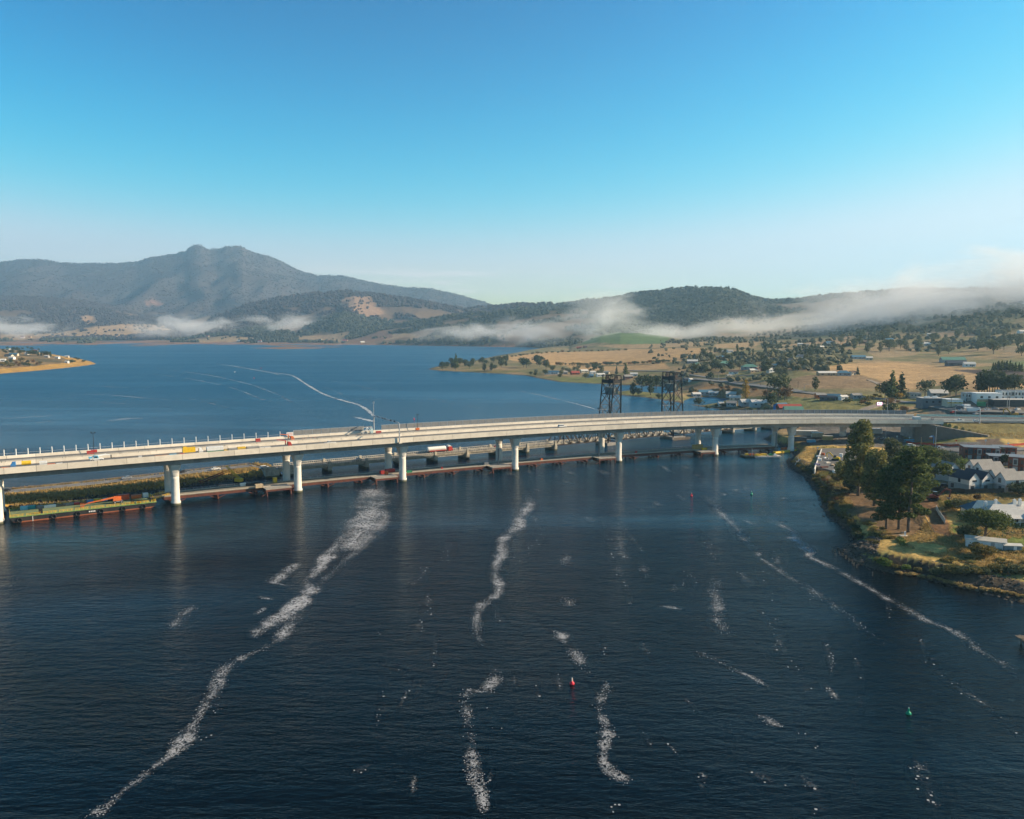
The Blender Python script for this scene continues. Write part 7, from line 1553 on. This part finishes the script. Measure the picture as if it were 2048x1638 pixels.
def build_rocks():
    r = np.random.default_rng(19); V = []; F = []; ph = (1+5**.5)/2
    ico = np.array([(-1,ph,0),(1,ph,0),(-1,-ph,0),(1,-ph,0),(0,-1,ph),(0,1,ph),(0,-1,-ph),(0,1,-ph),(ph,0,-1),(ph,0,1),(-ph,0,-1),(-ph,0,1)])/np.hypot(1, ph)
    fc = np.array([(0,11,5),(0,5,1),(0,1,7),(0,7,10),(0,10,11),(1,5,9),(5,11,4),(11,10,2),(10,7,6),(7,1,8),(3,9,4),(3,4,2),(3,2,6),(3,6,8),(3,8,9),(4,9,5),(2,4,11),(6,2,10),(8,6,7),(9,8,1)])
    pt = []
    sr = [(x, y) for x, y in SH_R if y < 520 and 90 < x < 330]
    for (x0, y0), (x1, y1) in zip(sr[:-1], sr[1:]):
        for k in range(int(math.hypot(x1-x0, y1-y0)*3.0)): t = r.random(); pt.append((x0+(x1-x0)*t+r.normal()*1.3, y0+(y1-y0)*t+r.normal()*1.3, .18+.4*r.random()**2))
    cn = CAUS_NEAR
    for (x0, y0), (x1, y1) in zip(cn[:-1], cn[1:]):
        for k in range(int(min(200, math.hypot(x1-x0, y1-y0))*4.0)): t = r.random(); pt.append((x0+(x1-x0)*t+r.normal()*1.2, y0+(y1-y0)*t+abs(r.normal())*1.6, .25+.55*r.random()**2))
    q = pts([(1676,1099),(1720,1086),(1765,1100),(1740,1135),(1700,1118)]); 
    for k in range(2200):
        x, y = r.uniform(100, 135), r.uniform(235, 275)
        if inpoly(np.array([x]), np.array([y]), q)[0]: pt.append((x, y, .22+.6*r.random()**2))
    q2 = pts([(1790,1146),(1900,1170),(1990,1192),(2080,1208),(2080,1185),(1960,1160),(1850,1143)])
    for k in range(2600):
        x, y = r.uniform(110, 170), r.uniform(212, 250)
        if inpoly(np.array([x]), np.array([y]), q2)[0]: pt.append((x, y, .10+.35*r.random()**3))
    A = np.array(pt); Z = np.maximum(height(A[:, 0], A[:, 1]), -.15); n = len(A)
    v = ico[None]*(A[:, 2]*(.8+.4*r.random(n)))[:, None, None]*(1+.22*r.normal(size=(n, 12, 1)))*np.stack([1+.4*r.random(n), 1+.3*r.random(n), .65+.2*r.random(n)], 1)[:, None]+np.stack([A[:, 0], A[:, 1], Z], 1)[:, None]
    o = np_mesh('shore_rocks', v.reshape(-1, 3), (fc[None]+12*np.arange(n)[:, None, None]).reshape(-1, 3), mat('shore_rock', (.13,.105,.08), .9, (.06,.05,.042), .5)); o['kind'] = 'stuff'
build_rocks()
sp = [0]
def shrub(px, py, H, rx, lm, label, group, n=420, leaf=.42, name='shore_shrub'):
    sp[0] += 1; p = G(px, py); lb = lobes_for('bush', H, rx, 100+sp[0]); v, f = leaf_cloud(lb, n, leaf, 100+sp[0], shell=.45); o = np_mesh(name, v, f, lm); o.location = p; return tag(o, label, 'shrub', group)
def rowpts(pl, n, j): return line(pl, n, j)
for x, y in rowpts([(1580,928),(1600,938),(1625,958),(1640,985),(1650,1010),(1662,1028),(1685,1040),(1705,1062),(1712,1078)], 34, 2.2): shrub(x+random.uniform(2, 10), y-1, random.uniform(1.2, 2.4), random.uniform(1.2, 2.3), random.choice([L_SHRUB, L_SHRUB, L_DARK]), 'dark olive shrub on the steep bank along the water left of the tree clump', 'shrubs on the steep bank')
for x, y in area([(1590,925),(1640,950),(1690,985),(1700,1020),(1660,1008),(1640,970),(1600,940)], 26, 9): shrub(x, y, random.uniform(.9, 1.9), random.uniform(1.2, 2.4), random.choice([L_SHRUB, L_RUSSET, L_SHRUB]), 'brown olive shrub between the bank and the construction yard', 'shrubs below the yard')
for x, y in area([(1715,1085),(1720,1040),(1760,1050),(1800,1075),(1830,1100),(1780,1100)], 20, 10): shrub(x, y, random.uniform(.6, 1.4), random.uniform(1.0, 2.0), random.choice([L_SHRUB, L_BRIGHT, L_GGRASS]), 'low olive shrub on the grassy point in front of the tree clump', 'shrubs on the grassy point')
for x, y in rowpts([(1872,1150),(1900,1148),(1950,1146),(2000,1146),(2070,1148)], 30, 4.5): shrub(x, y, random.uniform(1.6, 3.0), random.uniform(1.8, 3.0), random.choice([L_MID, L_DARK, L_SHRUB]), 'dark green shrub in the thick band above the beach at lower right', 'thick shrub band above the beach', 520)
for x, y in rowpts([(1752,1122),(1765,1126),(1780,1134),(1850,1144)], 9, 2): shrub(x, y, random.uniform(.9, 1.8), random.uniform(1.0, 1.8), random.choice([L_BRIGHT, L_SHRUB]), 'bright green bush at the back of the rocky point', 'bushes behind the rocky point')
for x, y in rowpts([(1790,1148),(1825,1150),(1893,1166),(1930,1175),(1965,1180),(2005,1186),(2052,1196)], 26, 3): shrub(x, y, random.uniform(.8, 1.3), random.uniform(.8, 1.5), L_GRASS, 'golden tussock of grass on the dark beach', 'golden tussocks on the beach', 260, .4, 'grass_tussock')
for x, y in area([(1870,1100),(2048,1095),(2060,1135),(1880,1138)], 22, 12): shrub(x, y, random.uniform(.5, 1.1), random.uniform(.9, 1.9), random.choice([L_GGRASS, L_GRASS, L_SHRUB]), 'dry scrub mound on the slope below the lone pine', 'scrub mounds below the pine')
for px, py in ((1594,925),(1590,930)):
    m = MB(); p = G(px, py); m.tube((0, 0, 0), (1.0, 0, 2.0), .16, .09, 6); m.tube((.5, 0, 1.0), (2.4, .2, 2.4), .1, .04, 6); m.tube((.9, 0, 1.7), (.2, .1, 3.1), .08, .03, 6); tag(m.build('dead_branch', WHITE, loc=p), 'bleached dead branch standing on the bank below the yard, '+('upper' if py < 928 else 'lower')+' of two', 'branch')
mk = thing('survey_marker', 'small white cabinet on a concrete pad on the grassy point', 'cabinet', G(1808, 1072)); m = MB(); m.box((0, 0, .05), (2.6, 1.6, .3)); m.build('pad', CONC, mk); m = MB(); m.box((.3, 0, .9), (.5, .4, 1.4)); m.build('cabinet', WHITE, mk); m = MB(); m.tube((-.7, 0, .2), (-.7, 0, 1.9), .05); m.build('post', GSTEEL, mk)
# far roads draped on the ground
def road(pl, w, lift=.25, m_=None):
    g = [G(x, y) for x, y in pl]; pp2 = []
    for a, b in zip(g[:-1], g[1:]):
        n = max(1, int((b-a).length/12)); pp2 += [a.lerp(b, k/n) for k in range(n)]
    pp2.append(g[-1]); rgs = []
    for i, p in enumerate(pp2):
        d = (pp2[min(i+1, len(pp2)-1)]-pp2[max(i-1, 0)]); n = Vector((-d.y, d.x, 0)).normalized()*w/2; rr = []
        for q in (p-n, p+n): z = max(hz(q.x, q.y), hz(p.x, p.y))+lift; rr.append(Vector((q.x, q.y, z)))
        rgs.append([rr[0]-Vector((0, 0, .6)), rr[1]-Vector((0, 0, .6)), rr[1], rr[0]])
    m = MB(); m.loft(rgs); return tag(m.build('road', m_ or ASPH_L), kind='structure')
road([(1340,757),(1400,759),(1460,764),(1540,775),(1600,784),(1680,792),(1780,800),(1850,806)], 11)
road([(1260,741),(1330,743),(1380,749),(1430,757),(1460,758)], 6)
road([(1445,757),(1470,752),(1540,748)], 5); road([(1700,830),(1740,815),(1790,803)], 7, m_=mat('gravel_road', (.27,.22,.17), .95)); road([(1850,810),(1880,816),(1930,824),(2048,826)], 9)
road([(1738,760),(1775,775)], 5, m_=mat('gravel_road', (.27,.22,.17), .95)); road([(1895,949),(1935,930),(1990,934),(2060,955)], 6); road([(1800,897),(1860,899),(1930,903),(2060,898)], 9)

# ------------------------------------------------------------------ foam lines on the water
def foam_mat(name, cell, dens, col=(.78,.80,.82), opac=.8, lace_at=1.32):
    m = bpy.data.materials.new(name); m.use_nodes = True; t = m.node_tree; bs = t.nodes['Principled BSDF']; bs.inputs['Base Color'].default_value = (*col, 1); bs.inputs['Roughness'].default_value = .7
    at = t.nodes.new('ShaderNodeAttribute'); at.attribute_name = 'foam'; ge = t.nodes.new('ShaderNodeNewGeometry')
    def M(op, a, b):
        n = t.nodes.new('ShaderNodeMath'); n.operation = op
        for i, v in enumerate((a, b)):
            if isinstance(v, (int, float)): n.inputs[i].default_value = v
            else: t.links.new(v, n.inputs[i])
        return n.outputs[0]
    vo = t.nodes.new('ShaderNodeTexVoronoi'); vo.inputs['Scale'].default_value = cell; vo.inputs['Randomness'].default_value = 1; t.links.new(ge.outputs['Position'], vo.inputs['Vector'])
    n1 = t.nodes.new('ShaderNodeTexNoise'); n1.inputs['Scale'].default_value = cell*.28; n1.inputs['Detail'].default_value = 6; n1.inputs['Roughness'].default_value = .7; n1.inputs['Distortion'].default_value = .8; t.links.new(ge.outputs['Position'], n1.inputs['Vector'])
    n2 = t.nodes.new('ShaderNodeTexNoise'); n2.inputs['Scale'].default_value = cell*.05; n2.inputs['Detail'].default_value = 3; t.links.new(ge.outputs['Position'], n2.inputs['Vector'])
    f = at.outputs['Fac']
    # loose flecks: every cell is kept or dropped, and kept ones are small; they thicken into lace where the line is strong
    sc_ = t.nodes.new('ShaderNodeSeparateColor'); t.links.new(vo.outputs['Color'], sc_.inputs[0])
    thick = M('MULTIPLY', M('ADD', f, M('MULTIPLY', M('SUBTRACT', n2.outputs[0], .5), .8)), dens)
    b = M('SUBTRACT', M('ADD', .16, M('MULTIPLY', sc_.outputs[1], .30)), vo.outputs['Distance'])
    keep = M('LESS_THAN', sc_.outputs[0], M('MULTIPLY', M('MULTIPLY', thick, M('ABSOLUTE', thick, 0)), .98))
    fleck = M('MULTIPLY', M('MULTIPLY', b, 9.0), keep)
    rid = M('SUBTRACT', 1.0, M('ABSOLUTE', M('MULTIPLY', M('SUBTRACT', n1.outputs[0], .5), 9.5), 0))
    lace = M('MULTIPLY', M('SUBTRACT', M('ADD', rid, thick), lace_at), 2.2)
    k = M('MAXIMUM', fleck, lace); cl = t.nodes.new('ShaderNodeClamp'); t.links.new(k, cl.inputs[0])
    ed = t.nodes.new('ShaderNodeMapRange'); ed.interpolation_type = 'SMOOTHSTEP'; ed.inputs['From Min'].default_value = 0; ed.inputs['From Max'].default_value = .25; t.links.new(f, ed.inputs[0])
    al = M('MULTIPLY', M('MULTIPLY', cl.outputs[0], ed.outputs[0]), opac); t.links.new(al, bs.inputs['Alpha'])
    return m
FM1 = foam_mat('foam_flecks', 3.0, 1.08, (.52,.52,.53), .72, 1.46); FM2 = foam_mat('foam_dense', 2.5, 1.05, (.50,.50,.51), .74, 1.34); FM3 = foam_mat('foam_far', .3, 1.5, (.5,.52,.54)); FM0 = foam_mat('foam_sparse', 1.6, .85, (.5,.5,.5), .7); FM4 = foam_mat('foam_slick_sheen', .10, 1.4, (.44,.51,.56), .34)
def foam(pl, m_, label=None, z=.03):
    """pl: pixel x, y, width in pixels, strength"""
    c = []
    for (x0, y0, w0, s0), (x1, y1, w1, s1) in zip(pl[:-1], pl[1:]):
        n = 6
        for k in range(n): t = k/n; c.append((x0+(x1-x0)*t, y0+(y1-y0)*t, w0+(w1-w0)*t, s0+(s1-s0)*t))
    c.append(pl[-1]); c = np.array(c)
    for _ in range(3): c[1:-1] = (c[:-2]+2*c[1:-1]+c[2:])/4
    ctr = [P(x, y, z) for x, y, w, s in c]; V = []; A = []; n = len(c)
    for i, p in enumerate(ctr):
        d = ctr[min(i+1, n-1)]-ctr[max(i-1, 0)]; nn = Vector((-d.y, d.x, 0)).normalized(); w = c[i, 2]/pxm(p)*1.3*max(abs(nn.x), .35)
        w *= .75+.5*vnoise(np.array([i*.35]), np.array([p.x*.05]))[0]
        st = c[i, 3]*min(1, i/(.05*n+1), (n-1-i)/(.05*n+1))*(.8+.5*vnoise(np.array([i*.5]), np.array([p.y*.07]))[0])
        for k, f in enumerate((-1, -.5, 0, .5, 1)): V.append(p+nn*w*f); A.append(st*(0, .7, 1, .7, 0)[k])
    F = [(5*i+k, 5*i+k+1, 5*i+k+6, 5*i+k+5) for i in range(n-1) for k in range(4)]
    o = np_mesh('foam', np.array([tuple(v) for v in V]), np.array(F), m_); a = o.data.attributes.new('foam', 'FLOAT', 'POINT'); a.data.foreach_set('value', np.array(A, np.float32)); o['kind'] = 'stuff'
    return o
foam([(742,962,34,.6),(748,1000,40,.8),(742,1030,44,.85),(728,1060,46,.95),(706,1085,36,.95),(690,1108,24,.8)], FM2)
foam([(770,1000,14,.6),(772,1030,18,.8),(760,1055,22,.9),(735,1075,22,.95),(715,1100,20,.8),(690,1120,10,.6),(665,1145,12,.5),(640,1165,14,.7),(642,1180,8,.5)], FM1)
foam([(722,1040,10,.5),(690,1075,16,.8),(665,1100,18,.95),(650,1122,20,1.0),(635,1142,16,.7),(610,1165,14,.6),(628,1180,22,1.0),(600,1195,18,.9)], FM2)
foam([(620,1178,10,.7),(600,1205,26,1.0),(572,1228,28,1.0),(540,1250,26,.95),(515,1262,22,.8),(512,1280,14,.7)], FM2)
foam([(615,1208,14,.7),(590,1232,18,.8),(572,1262,22,.9),(556,1282,16,.8),(520,1300,12,.7),(490,1312,13,.75),(458,1330,20,.85),(436,1355,24,.9),(428,1385,20,.85),(412,1410,18,.8),(396,1435,12,.7),(378,1462,24,.85),(362,1488,30,1.0),(342,1512,16,.85),(312,1530,14,.8),(280,1556,14,.85),(250,1580,16,.9),(222,1604,14,.8),(195,1626,24,.95),(160,1655,22,.9)], FM1)
foam([(600,1120,10,.6),(585,1135,18,.9),(560,1155,20,.9),(545,1165,16,.7),(575,1172,8,.5),(600,1170,8,.5)], FM2); foam([(508,1192,10,.5),(530,1196,16,.9),(552,1200,10,.6)], FM2); foam([(505,1232,6,.6),(525,1220,10,.8),(530,1212,6,.5)], FM2)
foam([(395,1205,6,.4),(370,1225,18,.7),(352,1245,20,.8),(344,1262,8,.5)], FM1); foam([(360,1250,6,.4),(400,1240,6,.4),(440,1228,6,.4),(460,1222,16,.6)], FM0)
foam([(1052,975,10,.5),(1062,1000,14,.7),(1055,1018,20,.9),(1040,1035,18,.8),(1038,1055,20,.9),(1012,1070,16,.8),(1003,1085,14,.8),(1006,1108,18,.9),(992,1128,15,.9),(990,1150,15,.85),(1002,1175,14,.85),(990,1195,16,.9),(962,1208,16,.9),(953,1235,12,.8),(952,1262,12,.75),(962,1288,10,.6),(970,1300,6,.3)], FM1)
foam([(968,1320,6,.3),(994,1340,10,.6),(985,1365,24,.85),(968,1385,36,.8),(935,1378,26,.6),(928,1395,22,.7),(934,1425,16,.65),(940,1465,14,.55),(944,1500,16,.65),(947,1525,22,.95),(952,1560,26,.95),(966,1590,18,.9),(968,1615,14,.85),(955,1650,14,.8)], FM1)
foam([(1070,1230,8,.3),(1105,1262,10,.6),(1124,1268,20,.95),(1128,1285,10,.6),(1150,1305,18,.7),(1162,1322,16,.8),(1160,1335,10,.5),(1190,1355,10,.4),(1212,1362,8,.5),(1210,1385,16,.85),(1200,1402,16,.85),(1198,1422,12,.6),(1212,1450,14,.8),(1216,1470,24,1.0),(1208,1492,12,.8),(1204,1520,16,.9),(1222,1545,24,.85),(1255,1562,26,.75),(1285,1590,18,.5)], FM1)
foam([(1235,1560,8,.3),(1235,1600,14,.5),(1238,1640,16,.5)], FM0)
foam([(1398,982,10,.4),(1425,1005,12,.6),(1445,1030,14,.7),(1472,1055,14,.7),(1490,1080,12,.65),(1520,1103,10,.6),(1515,1113,8,.7),(1540,1128,8,.75),(1570,1150,10,.55),(1610,1172,14,.5),(1645,1195,14,.6),(1690,1225,12,.45),(1730,1260,14,.4),(1790,1300,18,.35)], FM1)
foam([(1510,1000,10,.4),(1530,1020,16,.55),(1555,1045,14,.7),(1590,1066,12,.75),(1585,1076,18,.9),(1605,1090,20,.95),(1622,1105,14,.9),(1615,1112,12,.85),(1650,1128,12,.75),(1690,1148,12,.7),(1730,1172,14,.75),(1775,1198,14,.7),(1815,1218,14,.8),(1850,1240,14,.75),(1900,1258,14,.8),(1938,1282,14,.75),(1955,1300,12,.7),(2005,1325,14,.7),(2060,1362,14,.7)], FM1)
foam([(1225,1065,8,.5),(1245,1080,10,.6),(1238,1100,10,.6),(1250,1115,12,.5),(1265,1124,8,.3)], FM1); foam([(1290,1125,10,.5),(1286,1140,12,.6),(1294,1158,10,.5)], FM1); foam([(1135,1105,8,.5),(1132,1122,18,.7),(1135,1135,8,.4)], FM1); foam([(1125,1188,10,.4),(1138,1200,20,.65),(1136,1215,12,.4)], FM1)
foam([(1310,1210,14,.3),(1340,1214,26,.8),(1370,1220,14,.4)], FM1); foam([(1350,1165,10,.4),(1345,1180,12,.6),(1356,1184,8,.5)], FM1); foam([(1445,1150,14,.4),(1428,1165,14,.55),(1432,1195,16,.6),(1436,1215,20,.8),(1432,1240,16,.65),(1452,1264,18,.5),(1465,1275,10,.3)], FM1)
foam([(1380,1298,8,.3),(1405,1310,18,.6),(1430,1318,16,.4),(1465,1338,12,.7),(1500,1352,12,.75),(1530,1370,10,.7),(1542,1380,6,.4)], FM1); foam([(1505,1425,12,.3),(1530,1435,18,.65),(1550,1448,20,.85),(1570,1455,14,.4)], FM1)
foam([(1480,1530,20,.3),(1530,1555,30,.55),(1570,1590,26,.5),(1575,1640,20,.35)], FM0); foam([(1590,1540,12,.4),(1630,1575,22,.5),(1640,1620,24,.5),(1660,1650,20,.4)], FM0); foam([(1840,1510,20,.5),(1845,1550,26,.55),(1865,1600,26,.5),(1890,1645,20,.4)], FM0); foam([(1530,1280,12,.3),(1575,1310,18,.5),(1590,1350,24,.45),(1630,1400,20,.4)], FM0); foam([(1850,1310,10,.3),(1880,1350,12,.5),(1930,1385,12,.5),(1990,1420,14,.45),(2060,1480,16,.45)], FM0); foam([(1580,1060,4,.2),(1540,1230,14,.4),(1565,1245,10,.3)], FM0)
foam([(905,1075,10,.3),(900,1100,12,.45),(880,1130,12,.4)], FM0); foam([(870,1200,10,.4),(855,1225,12,.4)], FM0); foam([(770,1400,10,.4),(765,1430,14,.5),(750,1460,10,.3)], FM0); foam([(700,1550,30,.4),(740,1530,30,.5),(780,1515,20,.3)], FM0); foam([(985,1210,8,.5),(1000,1235,16,.6),(1010,1250,10,.3)], FM0); foam([(440,1400,14,.3),(420,1440,26,.45),(400,1490,26,.4)], FM0)
random.seed(77)
for k in range(26):
    x = random.uniform(1010, 1620); y = 938+(x-1010)*-.03+random.random()**1.4*120; w = random.uniform(4, 9); x1 = x+random.uniform(8, 30); foam([(x, y, w, .3), ((x+x1)/2, y+random.uniform(2, 8), w*1.3, .75), (x1, y+random.uniform(6, 16), w, .3)], FM1)
foam([(400,725,1.5,.5),(460,731,2,.8),(500,738,2.5,.9),(545,745,3,.8),(585,750,2.5,.9),(612,768,3,.9),(640,785,3.5,1),(665,795,3.5,.8),(690,802,6,1.1),(720,810,4,.8),(738,822,5,1),(752,838,5,.8)], FM3); foam([(500,740,1.5,.5),(540,745,2,.7),(570,752,1.5,.5)], FM3); foam([(1010,776,1.5,.4),(1060,786,2,.7),(1110,797,2.5,.8),(1170,812,2.5,.8),(1215,826,2,.7)], FM3); foam([(700,832,4,.5),(728,838,9,1.1),(750,844,6,.9)], FM3); foam([(640,770,1.5,.4),(700,795,1.5,.5),(690,790,1.5,.3)], FM3)

random.seed(91)
for k in range(60):                                                  # more faint trails on the near water
    x = random.uniform(760, 1900); y = random.uniform(1030, 1560); ln_ = random.uniform(25, 90); sl_ = random.uniform(-.1, .9) if x > 1100 else random.uniform(-.7, .1); w = random.uniform(5, 14)
    foam([(x, y, w*.5, .25), (x+ln_*sl_*.5+random.uniform(-8, 8), y+ln_*.5, w, random.uniform(.4, .7)), (x+ln_*sl_, y+ln_, w*.5, .25)], FM0)
for pl in ([(90,778,4,.5),(170,770,6,.9),(260,776,6,.9),(330,772,4,.5)],[(110,792,5,.6),(200,788,9,1),(290,796,8,.9),(350,800,4,.4)],[(140,803,5,.6),(230,806,8,1),(320,812,6,.7)],[(-40,838,5,.6),(30,836,8,1),(90,832,8,1),(140,830,4,.5)],[(-30,850,6,.6),(50,848,9,1),(110,842,5,.5)],[(200,842,5,.8),(235,840,12,1.3),(265,836,16,1.5),(300,838,6,.9)],[(300,735,2,.5),(360,742,3,.8),(430,752,4,.8),(500,768,5,.8),(560,790,6,.7),(600,815,6,.5)],[(280,745,3,.4),(380,757,4,.7),(470,776,5,.7),(540,806,6,.6)],[(330,790,4,.4),(400,800,6,.6),(470,820,7,.5)],[(190,720,2,.5),(240,716,3,.8),(300,718,2,.5)],[(150,733,2,.5),(215,731,4,.8),(280,735,3,.5)],[(640,757,3,.4),(720,772,4,.6),(800,792,5,.5)],[(820,790,4,.4),(900,806,5,.6),(980,820,5,.4)],[(700,715,2,.3),(790,722,3,.5),(860,730,2,.3)]):
    foam(pl, FM4)  # faint foam and calm slicks, their sky sheen put into the pale colour
# ------------------------------------------------------------------ air and morning fog
hb = MB(); hb.box((0, 5250, 625), (23600, 13700, 1260))
hm = bpy.data.materials.new('haze_air'); hm.use_nodes = True; t = hm.node_tree; t.nodes.clear()
v = t.nodes.new('ShaderNodeVolumePrincipled'); v.inputs['Color'].default_value = (.46,.76,1.0,1); v.inputs['Density'].default_value = 7.0e-5; v.inputs['Anisotropy'].default_value = .25
o_ = t.nodes.new('ShaderNodeOutputMaterial'); t.links.new(v.outputs[0], o_.inputs['Volume'])
hz_o = hb.build('haze', hm); hz_o['kind'] = 'stuff'
def fog_mat(name, dens, seed, thresh):
    m = bpy.data.materials.new(name); m.use_nodes = True; t = m.node_tree; t.nodes.clear()
    co = t.nodes.new('ShaderNodeTexCoord'); ge = t.nodes.new('ShaderNodeNewGeometry')
    ln = t.nodes.new('ShaderNodeVectorMath'); ln.operation = 'LENGTH'; t.links.new(co.outputs['Object'], ln.inputs[0])
    fo = t.nodes.new('ShaderNodeMapRange'); fo.inputs['From Min'].default_value = 1.0; fo.inputs['From Max'].default_value = .1; fo.clamp = True; t.links.new(ln.outputs['Value'], fo.inputs[0])
    def nz(sx, sz, det, rough, dist):
        mp = t.nodes.new('ShaderNodeMapping'); mp.inputs['Scale'].default_value = (sx, sx, sz); mp.inputs['Location'].default_value = (seed*3.1, seed*.7, seed*.3); t.links.new(ge.outputs['Position'], mp.inputs[0])
        n = t.nodes.new('ShaderNodeTexNoise'); n.inputs['Scale'].default_value = 1; n.inputs['Detail'].default_value = det; n.inputs['Roughness'].default_value = rough; n.inputs['Distortion'].default_value = dist; t.links.new(mp.outputs[0], n.inputs['Vector']); return n.outputs[0]
    def mm_(op, a, b):
        n = t.nodes.new('ShaderNodeMath'); n.operation = op
        for i, v in enumerate((a, b)):
            if isinstance(v, (int, float)): n.inputs[i].default_value = v
            else: t.links.new(v, n.inputs[i])
        return n.outputs[0]
    big = nz(.0052, .0125, 6, .64, .8)
    a = mm_('ADD', mm_('MULTIPLY', mm_('SUBTRACT', big, .5), 5.4), mm_('SUBTRACT', mm_('MULTIPLY', fo.outputs[0], 1.9), thresh))
    r = t.nodes.new('ShaderNodeMapRange'); r.interpolation_type = 'SMOOTHSTEP'; r.inputs['From Min'].default_value = 0; r.inputs['From Max'].default_value = 1.15; r.inputs['To Max'].default_value = dens; t.links.new(a, r.inputs[0])
    r0 = r; r = t.nodes.new('ShaderNodeMath'); r.operation = 'MULTIPLY'; t.links.new(r0.outputs[0], r.inputs[0]); sf_ = t.nodes.new('ShaderNodeMapRange'); sf_.inputs['From Min'].default_value = 0; sf_.inputs['From Max'].default_value = .3; t.links.new(fo.outputs[0], sf_.inputs[0]); t.links.new(sf_.outputs[0], r.inputs[1])
    v = t.nodes.new('ShaderNodeVolumePrincipled'); v.inputs['Color'].default_value = (1,.995,.99,1); v.inputs['Anisotropy'].default_value = 0.0; t.links.new(r.outputs[0], v.inputs['Density'])
    o_ = t.nodes.new('ShaderNodeOutputMaterial'); t.links.new(v.outputs[0], o_.inputs['Volume'])
    m.cycles.volume_step_rate = 0.35
    return m
def fog(px, py, Y, rx, ry, rz, dens, seed, thresh=.75):
    b = MB(); b.box((0,0,0), (2,2,2)); o = b.build('fog_bank', fog_mat('fog', dens, seed, thresh))
    o.location = (uof(px)*Y, Y, zat(py, Y)); o.scale = (rx, ry, rz); o['kind'] = 'stuff'
    return o
FOGS = [(1060,662,2850,380,260,75,.0045,3), (1215,636,2750,240,260,120,.0055,8), (1330,668,2600,420,260,72,.0042,1), (1480,662,2400,420,260,90,.0038,21), (1610,655,2250,420,260,100,.004,5),
        (1760,640,2050,430,280,120,.005,9), (1930,622,1950,430,300,155,.0052,2), (2110,608,1850,400,300,180,.006,18), (2290,610,1800,400,260,185,.006,6),
        (375,655,4700,520,320,110,.005,4), (600,655,4500,560,320,120,.005,7), (20,655,4700,560,320,100,.0045,12), (930,668,3300,300,220,65,.005,15)]
for f_ in FOGS: fog(*f_, thresh=.80 if f_[0] < 1700 else .36)
